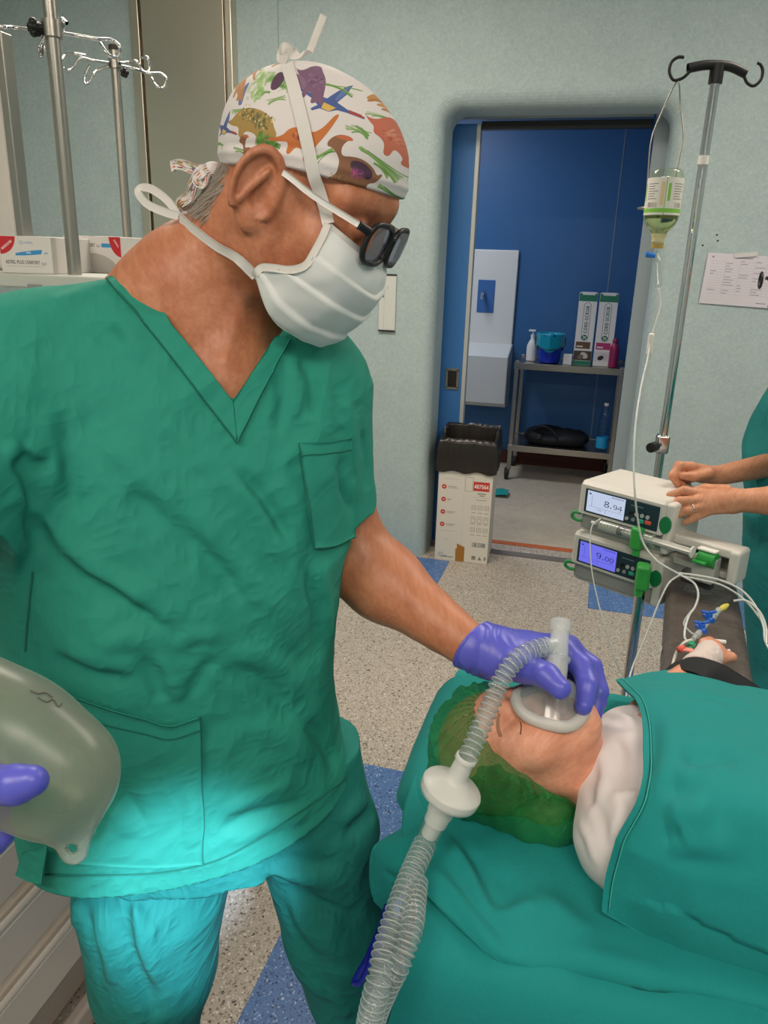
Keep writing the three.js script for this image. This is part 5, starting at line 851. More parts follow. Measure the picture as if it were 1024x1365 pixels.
wpart('hair_net', sdfMesh(netF, [-0.21, 0.85, -1.04], [0.08, 1.1, -0.70], 0.0034), pmat(0x1d8a3e, 0.75, 0, { alphaMap: netTex, transparent: true, alphaTest: 0, opacity: 0.8, bumpMap: netTex, bumpScale: 0.0006 }), child, 'translucent green bouffant hair net');
// T-shirt
const tv = [V(0.14, 0.915, -0.835), V(0.55, 0.915, -0.85), V(0.14, 0.902, -0.945), V(0.55, 0.905, -0.93), V(0.13, 0.915, -0.885), V(0.15, 0.895, -0.745), V(0.14, 0.898, -1.04)];
const teeBase = (x, y, z) => {
  let d = capD(x, y, z, chest.sR, chest.sL, 0.058, 0.05); d = smin(d, capD(x, y, z, tv[0], tv[1], 0.064, 0.06), 0.05); d = smin(d, capD(x, y, z, tv[2], tv[3], 0.062, 0.06), 0.05);
  d = smin(d, capD(x, y, z, chest.n1, tv[4], 0.06, 0.075), 0.05); d = smin(d, capD(x, y, z, chest.sR, tv[5], 0.056, 0.045), 0.03); d = smin(d, capD(x, y, z, chest.sL, tv[6], 0.046, 0.036), 0.03);
  return d;
};
const teeFold = foldField([[[[795, 985], [805, 1020], [800, 1060], [780, 1100]], 0.008, 0.006], [[[812, 975], [830, 1010], [822, 1060]], 0.008, -0.006], [[[780, 1040], [800, 1090], [812, 1140]], 0.008, -0.005], [[[815, 1050], [828, 1080], [815, 1130]], 0.009, 0.006], [[[770, 1090], [785, 1120], [800, 1160]], 0.006, 0.005], [[[800, 950], [830, 955], [850, 975]], 0.008, 0.005], [[[832, 1050], [845, 1062], [852, 1050]], 0.006, 0.005]].map(([p, w, a]) => ({ pts: p.map(([x, y]) => trace(x, y, teeBase)), w, a })));
const collarN = V(1, 0.42, -0.05).normalize(), collarO = V(0.052, 0.94, -0.88);
const teeF = (x, y, z) => { let d = teeBase(x, y, z); if (d > 0.04) return d; d -= teeFold(x, y, z) + 0.002 * n3(x * 34, y * 34, z * 34); d = smax(d, -((x - collarO.x) * collarN.x + (y - collarO.y) * collarN.y + (z - collarO.z) * collarN.z) - 0.012 + 0.9 * Math.max(0, Math.abs(z + 0.885) - 0.03) * -0.35, 0.006); return Math.max(d, 0.8625 - y, x > 0.115 ? y - 0.972 : -1); };
wpart('t_shirt', sdfMesh(teeF, [-0.03, 0.85, -1.14], [0.5, 1.03, -0.67], 0.0036), mat(0xdcd3d2, 0.9, 0, { bumpMap: weave, bumpScale: 0.0003 }), child, 'white cotton T-shirt');
// ── blanket over the child ──
{
  const t = thing('blanket_drape', 'green cotton drape with stitched hem laid over the child body', 'drape', V(0.35, 0.95, -0.9));
  const q = ([x, y, h]) => PY(x, y, h);
  const cols = [
    [[822, 908, 0.905], [832, 920, 0.965], [853, 945, 0.992], [858, 1000, 1.008], [852, 1062, 0.996], [828, 1118, 0.955], [809, 1168, 0.914], [803, 1216, 0.878]],
    [[848, 902, 0.905], [862, 915, 0.97], [880, 942, 1.002], [888, 1000, 1.020], [884, 1066, 1.012], [862, 1128, 0.97], [842, 1185, 0.92], [833, 1232, 0.872]],
    [[895, 897, 0.905], [908, 910, 0.965], [925, 940, 1.005], [935, 1000, 1.03], [934, 1068, 1.026], [918, 1136, 0.985], [898, 1206, 0.925], [884, 1262, 0.862]],
    [[980, 915, 0.90], [992, 928, 0.955], [1005, 955, 1.0], [1014, 1010, 1.032], [1018, 1080, 1.03], [1010, 1158, 0.985], [996, 1240, 0.92], [982, 1316, 0.842]],
    [[1090, 930, 0.90], [1100, 945, 0.95], [1115, 975, 1.0], [1130, 1030, 1.03], [1140, 1105, 1.025], [1144, 1195, 0.98], [1138, 1290, 0.91], [1128, 1385, 0.82]],
    [[1260, 950, 0.90], [1280, 965, 0.95], [1300, 1000, 1.0], [1320, 1060, 1.03], [1340, 1140, 1.02], [1350, 1240, 0.975], [1350, 1350, 0.9], [1345, 1460, 0.81]],
    [[1500, 970, 0.90], [1530, 990, 0.95], [1560, 1030, 1.0], [1600, 1100, 1.025], [1640, 1200, 1.01], [1670, 1310, 0.965], [1680, 1440, 0.89], [1680, 1570, 0.80]]].map(c => c.map(q));
  const G = splineGrid(cols, 110, 130);         // rows = along the child, columns = far side to near side
  const ff0 = foldsPY([[[[900, 1018, 1.02], [940, 1012, 1.03], [985, 998, 1.03]], 0.0200, -0.009], [[[895, 1040, 1.02], [935, 1040, 1.03], [975, 1022, 1.03]], 0.0200, 0.008], [[[885, 1070, 1.0], [915, 1055, 1.02], [945, 1052, 1.02], [975, 1075, 1.02]], 0.0150, -0.009], [[[880, 1090, 1.0], [920, 1082, 1.02], [955, 1090, 1.02]], 0.0175, 0.008], [[[880, 1148, 0.97], [920, 1150, 0.98], [970, 1155, 0.99], [1020, 1180, 0.98]], 0.0125, -0.011], [[[880, 1130, 0.98], [930, 1130, 0.99], [1000, 1135, 1.0]], 0.0187, 0.009], [[[885, 1118, 0.98], [915, 1112, 1.0]], 0.0100, -0.006], [[[870, 945, 1.0], [872, 1010, 1.01], [862, 1080, 0.99]], 0.0125, -0.006], [[[888, 950, 1.0], [896, 1010, 1.02], [884, 1070, 1.01]], 0.0175, 0.005], [[[900, 1200, 0.93], [950, 1230, 0.93], [1020, 1270, 0.92]], 0.0250, 0.006], [[[880, 930, 0.99], [940, 938, 0.995], [1020, 948, 0.99]], 0.0125, -0.006]]);
  const ff = (x, y, z) => 1.1 * ff0(x, y, z) + 0.0045 * n3(x * 9, y * 9, z * 9) + 0.0035 * rdg(n3(x * 7 + 2, y * 12, z * 12)) + 0.0012 * n3(x * 30, y * 30, z * 30);
  const cl = wpart('cloth', drapeSheet(G, ff, 0.0025), MD.drape, t);
  wpart('hem_fold', sheet(G.slice(0, 7).map(r => r.map(p => p.clone().add(V(-0.0012, 0.0026, 0.0008)))), 0.002), MD.drape, cl, 'folded hem edge');
  wpart('hem_stitch', tube(G[6].filter((_, i) => i % 4 === 0).map(p => p.clone().add(V(0, 0.0042, 0.0012))), 0.0009, 140, 5), mat(0x38aaa0, 0.9), cl);
}
// ───────────────────────── breathing circuit ─────────────────────────
const clearPl = pmat(0xeaf0f0, 0.08, 0, { transmission: 0.85, thickness: 0, ior: 1.45 }), frost = pmat(0xeef1f0, 0.3, 0, { transmission: 0.6, thickness: 0 }), milky = pmat(0xe9e9e4, 0.35, 0, { transmission: 0.25, thickness: 0 });
function corrugated(pts, r, pitch, amp, nr = 16) {
  const c = new THREE.CatmullRomCurve3(pts, false, 'centripetal'), L = c.getLength(), per = 8, n = Math.round(L / pitch) * per, fr = c.computeFrenetFrames(n, false), pos = [], idx = [];
  for (let i = 0; i <= n; i++) { const p = c.getPointAt(i / n), w = Math.cos(i / per * 2 * Math.PI), rr = r * (1 + amp * Math.sign(w) * Math.pow(Math.abs(w), 0.6)); for (let k = 0; k < nr; k++) { const a = k / nr * 2 * Math.PI, q = p.clone().addScaledVector(fr.normals[i], Math.cos(a) * rr).addScaledVector(fr.binormals[i], Math.sin(a) * rr); pos.push(q.x, q.y, q.z); } }
  for (let i = 0; i < n; i++) for (let k = 0; k < nr; k++) { const a = i * nr + k, b = i * nr + (k + 1) % nr; idx.push(a, b, a + nr, b, b + nr, a + nr); }
  const g = new THREE.BufferGeometry(); g.setAttribute('position', new THREE.Float32BufferAttribute(pos, 3)); g.setIndex(idx); g.computeVertexNormals(); return g;
}
function ribs(pts, r, pitch) {
  const c = new THREE.CatmullRomCurve3(pts, false, 'centripetal'), n = Math.round(c.getLength() / pitch), out = [];
  for (let i = 0; i <= n; i++) { const p = c.getPointAt(i / n), t = c.getTangentAt(i / n); out.push(new THREE.TorusGeometry(r, 0.0009, 5, 18).applyQuaternion(new THREE.Quaternion().setFromUnitVectors(V(0, 0, 1), t)).translate(p.x, p.y, p.z)); }
  return merge(out);
}
const ribMat = pmat(0xeef2f0, 0.12, 0, { transmission: 0.7, thickness: 0 });
{
  const mc = CW(0, -0.062, 0.112);
  const t = thing('breathing_circuit', 'clear corrugated anaesthetic tubing with face mask, elbow and round filter', 'breathing tube', mc);
  // mask: inflated cushion ring on the face, clear dome, connector
  const ring = []; for (let i = 0; i < 32; i++) { const a = i / 32 * Math.PI * 2, x = Math.cos(a) * 0.041, y = Math.sin(a) * (0.05 + (Math.sin(a) > 0 ? 0.004 : 0)) - 0.062; let z = 0.14; while (z > 0 && childHead(x, y, z) > 0.006) z -= 0.001; ring.push(CW(x * (y > -0.06 ? 0.9 : 1), y, Math.max(z, 0.06) + 0.002)); }
  const ringS = ring.map((p, i) => { const q = p.clone(); for (const k of [-2, -1, 1, 2]) q.add(ring[(i + k + 32) % 32]); return q.multiplyScalar(0.2); });
  wpart('mask_cushion', tube(ringS, 0.0075, 96, 12, true), pmat(0xe8e6e0, 0.35, 0, { transmission: 0.35, thickness: 0 }), t, 'translucent white cushion of the face mask');
  const tip = CW(0, -0.066, 0.150), axis = P(746, 850, 0.944).sub(tip).normalize(), G = [];
  const sx = axis.clone().cross(V(0, 0, 1)).normalize(), sy = axis.clone().cross(sx);
  for (let j = 0; j <= 10; j++) { const row = []; for (let i = 0; i <= 48; i++) { const a = i / 48 * 32, i0 = Math.floor(a) % 32, p = ringS[i0].clone().lerp(ringS[(i0 + 1) % 32], a - Math.floor(a)), d = p.clone().sub(tip), an = Math.atan2(d.dot(sy), d.dot(sx)), e = tip.clone().addScaledVector(sx, Math.cos(an) * 0.0125).addScaledVector(sy, Math.sin(an) * 0.0125), k = j / 10; const q = p.clone().lerp(e, k); q.addScaledVector(axis, 0.012 * Math.sin(k * Math.PI) ); row.push(q); } G.push(row); }
  wpart('mask_dome', sheet(G, 0.001), clearPl, t, 'clear dome of the face mask');

  const A = tip.clone().addScaledVector(axis, -0.004);
  wpart('connector', along(lathe([[0.0125, 0], [0.0135, 0.002], [0.0135, 0.028], [0.0155, 0.029], [0.0155, 0.033], [0.0125, 0.034]], 28), A, A.clone().add(axis)), frost, t, 'frosted connector');
  const E0 = A.clone().addScaledVector(axis, 0.034);
  wpart('elbow', [along(lathe([[0.0115, 0], [0.0125, 0.002], [0.0105, 0.03], [0.0115, 0.032], [0.0125, 0.033], [0.0128, 0.046], [0.009, 0.047], [0, 0.047]], 28), E0, E0.clone().add(axis)), tube([E0.clone().addScaledVector(axis, 0.018), P(738, 860, 0.936), P(726, 862, 0.93)], 0.009, 20, 14)], frost, t, 'frosted elbow piece with capped port');
  wpart('collar', along(lathe([[0.014, 0], [0.0165, 0.001], [0.0165, 0.004], [0.014, 0.005]], 28), E0.clone().addScaledVector(axis, -0.004), E0.clone().add(axis)), clearPl, t);
  { const pp = [P(730, 862, 0.931), P(706, 868, 0.922), P(684, 884, 0.912), P(668, 908, 0.903), P(655, 938, 0.893), P(642, 968, 0.881), P(630, 995, 0.868), P(624, 1010, 0.861)], hs = wpart('flex_hose', corrugated(pp, 0.0105, 0.0082, 0.16), clearPl, t, 'clear corrugated catheter mount'); wpart('hose_ribs', ribs(pp, 0.01134, 0.0082), ribMat, hs).userData.kind = 'stuff'; }
  // filter
  const fa = P(623, 1008, 0.862), fb = PY(567, 1124, 0.9), L = fa.distanceTo(fb), s = L;
  const fl = wpart('filter', along(lathe([[0.0105, 0.0], [0.0125, 0.001], [0.0125, 0.006], [0.0108, 0.007], [0.0115, 0.026], [0.017, 0.034], [0.031, 0.042], [0.0345, 0.0435], [0.0355, 0.046], [0.0345, 0.049], [0.0352, 0.0505], [0.0345, 0.056], [0.030, 0.058], [0.019, 0.062], [0.016, 0.064], [0.0155, 0.082], [0.0142, 0.083], [0.0138, 0.096], [0.012, 0.0965]], 48), fa, fb), milky, t, 'round white breathing filter');
  wpart('swivel', along(lathe([[0.0122, 0.09], [0.0128, 0.091], [0.0125, 0.125], [0.0112, 0.126]], 28), fa, fb), clearPl, fl);
  wpart('print_window', along(lathe([[0.0095, 0.099], [0.0102, 0.1], [0.0095, 0.116]], 20), fa, fb), M.white, fl);
  { const pp = [PY(566, 1126, 0.898), PY(553, 1155, 0.894), PY(541, 1184, 0.89), PY(529, 1218, 0.884), PZ(516, 1258, -0.6), PZ(507, 1300, -0.572), PZ(497, 1342, -0.56), PZ(486, 1400, -0.555), PZ(468, 1480, -0.555)], hs = wpart('hose', corrugated(pp, 0.0122, 0.0078, 0.14), clearPl, t, 'clear corrugated hose'); wpart('hose_ribs', ribs(pp, 0.01318, 0.0078), ribMat, hs).userData.kind = 'stuff'; }
  { const pp = [PY(556, 1176, 0.885), PY(553, 1205, 0.884), PZ(548, 1240, -0.615), PZ(535, 1278, -0.59), PZ(518, 1312, -0.582), PZ(502, 1350, -0.578), PZ(490, 1400, -0.575), PZ(470, 1480, -0.575)], hs = wpart('hose', corrugated(pp, 0.0112, 0.0072, 0.14), clearPl, t, 'clear corrugated hose'); wpart('hose_ribs', ribs(pp, 0.01210, 0.0072), ribMat, hs).userData.kind = 'stuff'; }
}
{ // blue hose clip straps
  const t = thing('hose_clip', 'dark blue plastic strap clip hanging beside the corrugated hoses', 'clip', P(500, 1215, 0.93)), bm = mat(0x14209a, 0.35);
  wpart('strap', tape([P(516, 1206, 0.90), P(507, 1235, 0.90), P(497, 1258, 0.90), P(488, 1280, 0.9), P(478, 1296, 0.9), P(472, 1310, 0.9), P(478, 1311, 0.895), P(489, 1292, 0.895), P(495, 1272, 0.895)], 0.006, 0.002, camF, 60), bm, t);
  wpart('strap', tape([P(514, 1216, 0.895), P(509, 1240, 0.895), P(503, 1262, 0.895), P(499, 1276, 0.895)], 0.009, 0.003, camF), bm, t);
}
// breathing bag in the man's right hand
{
  const t = thing('breathing_bag', 'translucent pale silicone breathing bag squeezed in the gloved hand', 'breathing bag', bagC);
  const c = P(30, 1006, 0.60), ux = P(140, 1075, 0.60).sub(c).normalize(), uy = camF.clone().cross(ux).normalize(), uz = ux.clone().cross(uy);
  const tabA = P(95, 1095, 0.588), tabB = P(98, 1133, 0.588), hole = P(97, 1130, 0.588);
  const nk0 = c.clone().addScaledVector(ux, -0.08), nk1 = c.clone().addScaledVector(ux, -0.16).addScaledVector(uy, 0.02), ho0 = hole.clone().addScaledVector(camF, -0.05), ho1 = hole.clone().addScaledVector(camF, 0.05);
  const bag = (x, y, z) => {
    const a = x - c.x, b = y - c.y, d0 = z - c.z, u = a * ux.x + b * ux.y + d0 * ux.z, v = a * uy.x + b * uy.y + d0 * uy.z, w = a * uz.x + b * uz.y + d0 * uz.z;
    let d = ellD(u + 0.014, v, w, 0.085, 0.0575, 0.048); d = smin(d, ellD(u - 0.045, v, w, 0.0265, 0.038, 0.03), 0.03);
    d = smin(d, capD(x, y, z, nk0, nk1, 0.035, 0.02), 0.04);
    d = smax(d, -ellD(x - thumb.x, y - thumb.y, z - thumb.z, 0.03, 0.016, 0.016), 0.02);
    let tab = capD(x, y, z, tabA, tabB, 0.020, 0.0115); const q = (x - tabA.x) * camF.x + (y - tabA.y) * camF.y + (z - tabA.z) * camF.z; tab = smax(tab, Math.abs(q) - 0.0035, 0.002); tab = Math.max(tab, -(capD(x, y, z, ho0, ho1, 0.0036, 0.0036)));
    return Math.max(smin(d, tab, 0.010), -capD(x, y, z, ho0, ho1, 0.0042, 0.0042));
  };
  const thumb = P(25, 1042, 0.523);
  const b = [c.x - 0.2, c.y - 0.13, c.z - 0.13], e = [c.x + 0.13, c.y + 0.13, c.z + 0.13];
  const bg = wpart('bag', sdfMesh(bag, b, e, 0.0028), pmat(0xe2e1d4, 0.3, 0, { transmission: 0.86, thickness: 0, ior: 1.4 }), t, 'pale translucent silicone');
  for (let k = 0; k < 2; k++) wpart('print', seamOn(bag, k ? [[50, 930], [62, 936], [70, 933], [78, 942], [82, 938]] : [[40, 921], [50, 925], [60, 924], [70, 930]], 0.0006, 0.0004, 24), mat(0x55584e, 0.8), bg);
}
// ───────────────────────── drip stand, pumps, bottle, lines ─────────────────────────
const PO = P(955, 100, 1.75);                                                    // pole top
{
  const t = thing('drip_stand', 'chrome drip stand with black plastic hook head beside the arm board', 'drip stand', V(PO.x, 0, PO.z));
  wpart('pole', [rod(V(PO.x, 0.06, PO.z), V(PO.x, 0.98, PO.z), 0.0125), rod(V(PO.x, 0.98, PO.z), V(PO.x, PO.y - 0.01, PO.z), 0.011)], M.chrome, t, 'chrome tube');
  wpart('label_sleeve', rod(P(938.5, 208, 1.76), P(936.5, 220, 1.765), 0.0122), M.white, t, 'strip of white tape');
  const dx = P(1015, 108, 1.75).sub(P(895, 92, 1.75)), u = V(dx.x, 0, dx.z).normalize(), L = 0.098;
  const at = (s, y) => V(PO.x + u.x * s, PO.y + y, PO.z + u.z * s);
  const hd = wpart('hook_head', [tube([at(-0.066, 0.012), at(-0.03, 0.019), at(0, 0.02), at(0.03, 0.017), at(0.066, 0.004)], 0.0105, 30, 10), rod(at(0, -0.018), at(0, 0.022), 0.0155)], M.black, t, 'black plastic head');
  for (const [s, q] of [[-1, [[-0.060, 0.006], [-0.075, -0.008], [-0.094, -0.012], [-0.106, 0.004], [-0.104, 0.024], [-0.09, 0.034], [-0.078, 0.034]]], [1, [[0.060, 0.004], [0.072, -0.014], [0.088, -0.020], [0.101, -0.008], [0.102, 0.012], [0.094, 0.024], [0.088, 0.026]]]]) wpart('hook', tube(q.map(([a, b]) => at(a, b)), 0.0036, 40, 8), M.black, hd);
  for (let k = 0; k < 5; k++) { const a = k / 5 * 6.283 + 0.3, e = V(PO.x + Math.cos(a) * 0.27, 0.055, PO.z + Math.sin(a) * 0.27); const lg = wpart('foot', rod(V(PO.x, 0.085, PO.z), e, 0.012), M.chrome, t); wpart('castor', new THREE.TorusGeometry(0.018, 0.009, 8, 18).rotateY(a).translate(e.x, 0.027, e.z), M.rubber, lg); }
  const c = PO.clone(); c.y = 1.105; const kx = P(850, 632, 1.95).sub(c); const kn = V(kx.x, 0, kx.z).normalize();
  const cp = wpart('clamp', rbox(0.034, 0.05, 0.034, 0.006, c.x, c.y, c.z), M.chrome, t); wpart('clamp_screw', rod(c.clone().addScaledVector(kn, 0.015), c.clone().addScaledVector(kn, 0.045), 0.006), M.chrome, cp); wpart('clamp_knob', rod(c.clone().addScaledVector(kn, 0.042), c.clone().addScaledVector(kn, 0.07), 0.013), M.black, cp);
}
// hanging glass bottle in its wire frame
{
  const D0 = 1.77, up = V(0, 1, 0), q = (x, y, d = D0) => P(x, y, d);
  const t = thing('bottle_hanger', 'bent steel wire frame hanging from the black hook', 'hanger', q(903, 112)), wm = mat(0xa9a49c, 0.3, 1);
  wpart('wire', tube([q(898, 250), q(906, 210), q(911, 180), q(907, 140), q(904, 108, 1.752), q(896, 120), q(880, 155), q(869, 184), q(864, 230), q(861, 290)], 0.0016, 80, 6), wm, t);
  const bc = q(877, 278), rg = []; for (let i = 0; i < 28; i++) { const a = i / 28 * 6.283; rg.push(V(bc.x + Math.cos(a) * 0.044, bc.y, bc.z + Math.sin(a) * 0.044)); } wpart('ring', tube(rg, 0.0018, 60, 6, true), wm, t);
  const b = thing('infusion_bottle', 'upturned glass infusion bottle with white and green label hanging from the wire', 'bottle', q(876, 330)), y0 = 0.0, o = q(876, 330);
  const H_ = q(881, 234).distanceTo(o);
  const pf = [[0.0125, 0.0], [0.0135, 0.004], [0.0135, 0.016], [0.012, 0.02], [0.016, 0.028], [0.032, 0.045], [0.038, 0.056], [0.0385, 0.07], [0.0385, 0.135], [0.035, 0.152], [0.028, 0.158], [0.0, 0.156]];
  part('glass', lathe(pf.map(([r, y]) => [r, y / 0.158 * H_]), 36), pmat(0xf4f8ee, 0.03, 0, { transmission: 1, thickness: 0 }), b, 'clear glass');
  part('fluid', lathe([[0, 0.021], [0.0115, 0.022], [0.0155, 0.03], [0.031, 0.046], [0.0365, 0.057], [0.037, 0.07], [0.037, 0.09], [0, 0.09]].map(([r, y]) => [r, y / 0.158 * H_]), 32), pmat(0xe9eebc, 0.0, 0, { transmission: 1, thickness: 0.05, ior: 1.33 }), b, 'pale yellow fluid');
  part('stopper', cyl(0.0138, 0.0138, 0.012, 0, 0.004, 0, 24), mat(0xb59a52, 0.4), b, 'gold crimp cap'); part('tamper_band', lathe([[0.0142, 0.012], [0.0142, 0.02], [0.018, 0.03]], 24), mat(0xd8cf9a, 0.5), b);
  const lt = canvasTex(1024, 256, (c, w, h) => { c.fillStyle = '#e4dfd6'; c.fillRect(0, 0, w, h); c.fillStyle = '#86c34e'; c.fillRect(0, 210, w, 30); for (let k = 0; k < 4; k++) { const x = k * 256; c.fillStyle = '#86c34e'; c.fillRect(x + 2, 0, 8, h); c.fillRect(x + 24, 40, 26, 120); c.fillStyle = '#8d8a84'; for (let i = 0; i < 7; i++) c.fillRect(x + 80, 40 + i * 17, 70 + 50 * hash(i, k, 4), 6); c.fillStyle = '#3a3836'; for (let i = 0; i < 24; i++) c.fillRect(x + 90 + i * 4.4, 170, 3 * hash(i, 5, k), 34); c.fillStyle = '#e0c9a0'; c.fillRect(x + 215, 30, 36, 160); } });
  part('label', new THREE.CylinderGeometry(0.0392, 0.0392, 0.074 * H_ / 0.158, 40, 1, true).translate(0, 0.102 * H_ / 0.158, 0), mat(0xffffff, 0.6, 0, { map: lt }), b, 'white label with green band');
}
const lineMat = pmat(0xe8ebe8, 0.25, 0, { transmission: 0.4, thickness: 0 });
{
  const t = thing('infusion_line', 'clear drip line with drip chamber running from the bottle past the pumps to the hand', 'tubing', P(875, 345, 1.77));
  const ch = wpart('drip_chamber', along(lathe([[0.004, 0], [0.0065, 0.004], [0.0085, 0.008], [0.0078, 0.05], [0.0095, 0.055], [0.0095, 0.066], [0.006, 0.07], [0.003, 0.088]].map(([r, y]) => [r, y]), 24), P(878.5, 385, 1.77), P(875, 332, 1.77)), pmat(0xeef2f0, 0.08, 0, { transmission: 0.9, thickness: 0 }), t, 'clear drip chamber');
  wpart('vent_cap', rod(P(873, 341, 1.765), P(861, 339, 1.765), 0.0055, 0.0065), mat(0x1f7ad8, 0.4), ch, 'bright blue vent cap');
  const z = 1.765;
  wpart('tube', tube([P(878.5, 385, z), P(881, 405, z), P(875, 428, z), P(868, 450, z), P(864, 475, 1.75), P(855, 515, 1.72), P(848, 560, 1.68), P(845, 610, 1.64), P(846, 650, 1.62), P(850, 690, 1.63), P(857, 722, 1.63), P(874, 746, 1.61), P(905, 765, 1.58), P(926, 778, 1.53), P(931, 792, 1.5), P(926, 810, 1.46), P(919, 820, 1.44), P(914, 835, 1.42), P(913, 850, 1.4), P(918, 856, 1.38)], 0.0022, 180, 8), lineMat, t);
  wpart('roller_clamp', rbox(0.013, 0.05, 0.014, 0.004, P(867, 459, z).x, P(867, 459, z).y, P(867, 459, z).z), M.white, t, 'white roller clamp');
}
// syringe pumps
const pumpU = V(Math.cos(0.5464), 0, Math.sin(0.5464)), pumpN = V(-pumpU.z, 0, pumpU.x);   // along the front, out of the front
const PU = PY(783, 640, 1.06);                                                            // top left front corner of the upper pump
function screenTex(val, bg, dark) {
  return canvasTex(512, 380, (c, w, h) => { c.fillStyle = bg; c.fillRect(0, 0, w, h); c.fillStyle = dark; c.font = '150px sans-serif'; c.textBaseline = 'middle'; c.fillText(val[0] + '.', 230, 175); c.font = '116px sans-serif'; c.fillText(val.slice(2), 355, 188); c.fillRect(18, 278, w - 36, 3); c.fillRect(262, 281, 3, 70); c.fillRect(66, 70, 3, 205); c.font = '34px sans-serif'; c.fillText('1 mL', 140, 316); c.fillRect(24, 40, 26, 26); c.fillRect(430, 250, 40, 5); for (let i = 0; i < 7; i++) c.fillRect(330 + i * 24, 24, 14, 14); });
}
function pump(lab, o, val, bg, dark, glow) {
  const t = thing('syringe_pump', lab, 'syringe pump', o, 'stacked syringe pumps'); t.rotation.y = -0.5464;    // local x along the front, z out of it; origin top left front, y down is negative
  const W_ = 0.215, H_ = 0.118, D_ = 0.15;
  const white = mat(0xdcd8d0, 0.4), grey = mat(0xa9a9a4, 0.45), teal = mat(0x1f3b46, 0.35);
  const sh = new THREE.Shape(); sh.moveTo(0.014, 0); sh.lineTo(-D_ + 0.01, 0); sh.lineTo(-D_, -0.01); sh.lineTo(-D_, -H_); sh.lineTo(0.0, -H_); sh.lineTo(0.004, -0.075); sh.lineTo(0.022, -0.07); sh.lineTo(0.02, -0.006);
  // cross-section (depth, height) swept along the width
  const e = new THREE.ExtrudeGeometry(sh, { depth: W_ - 0.012, bevelEnabled: true, bevelThickness: 0.006, bevelSize: 0.005, bevelSegments: 3 }); e.rotateY(Math.PI / 2).scale(1, 1, -1); 
  const q = e.attributes.position; for (let i = 0; i < q.count; i++) { q.setX(i, q.getX(i) + 0.006); } const idx = e.index; if (!idx) { const p = q.array; for (let i = 0; i < p.length; i += 9) for (let k = 0; k < 3; k++) { const s = p[i + 3 + k]; p[i + 3 + k] = p[i + 6 + k]; p[i + 6 + k] = s; } } e.computeVertexNormals();
  part('housing', e, white, t, 'off-white plastic housing');
  const zf = 0.0262;
  part('lower_tray', rbox(W_ - 0.006, 0.036, 0.012, 0.004, W_ / 2, -0.096, 0.008), grey, t, 'grey syringe tray');
  const pn = part('control_panel', rbox(W_ - 0.028, 0.058, 0.004, 0.002, W_ / 2 + 0.002, -0.039, zf), teal, t, 'dark teal control panel');
  const stx = screenTex(val, bg, dark); const sc = part('screen', new THREE.PlaneGeometry(0.098, 0.05).translate(0.072, -0.0385, zf + 0.0024), mat(0x222222, 0.2, 0, { map: stx, emissive: 0xffffff, emissiveMap: stx, emissiveIntensity: glow }), pn, 'lit display');
  const bt = (x, y, r, m) => part('button', cyl(r, r, 0.004, 0, 0, 0, 16).rotateX(Math.PI / 2).translate(x, y, zf + 0.003), m, pn);
  for (let k = 0; k < 4; k++) bt(0.138 + k * 0.0135, -0.040, 0.0045, k ? mat(0xb8bcbc, 0.4) : M.black); bt(0.129, -0.055, 0.004, mat(0xb8bcbc, 0.4)); bt(0.145, -0.054, 0.0045, mat(0x8d9494, 0.4));
  part('start_key', rbox(0.015, 0.009, 0.004, 0.002, 0.163, -0.053, zf + 0.003), mat(0x35b592, 0.4), pn, 'green start key'); part('stop_key', rbox(0.015, 0.009, 0.004, 0.002, 0.181, -0.052, zf + 0.003), mat(0xe2604e, 0.4), pn, 'red stop key');
  part('brand_line', box(0.03, 0.0025, 0.001, 0.15, -0.022, zf + 0.0024), mat(0x5d7a86, 0.5), pn);
  part('line_guide', tube([V(0.006, -0.078, 0.018), V(-0.008, -0.076, 0.026), V(-0.014, -0.088, 0.026), V(-0.006, -0.096, 0.02), V(0.008, -0.096, 0.016)], 0.0042, 24, 8), mat(0x3fa35a, 0.4), t, 'green tube guide');
  part('end_cap', rbox(0.02, H_, D_ * 0.7, 0.008, W_ + 0.006, -H_ / 2, -0.03), white, t);
  part('release_button', cyl(0.013, 0.013, 0.006, 0, 0, 0, 24).scale(1, 1, 1.5).rotateX(Math.PI / 2).translate(W_ + 0.004, -0.048, 0.024), mat(0x17804a, 0.4), t, 'oval green release button');
  if (val[0] === '8') part('barrel_clamp', [rbox(0.026, 0.052, 0.032, 0.007, 0.163, -0.092, 0.03), cyl(0.009, 0.009, 0.024, 0.163, -0.122, 0.03, 16)], mat(0x3fae4e, 0.35), t, 'bright green barrel clamp');
  return { t, W_, white, grey };
}
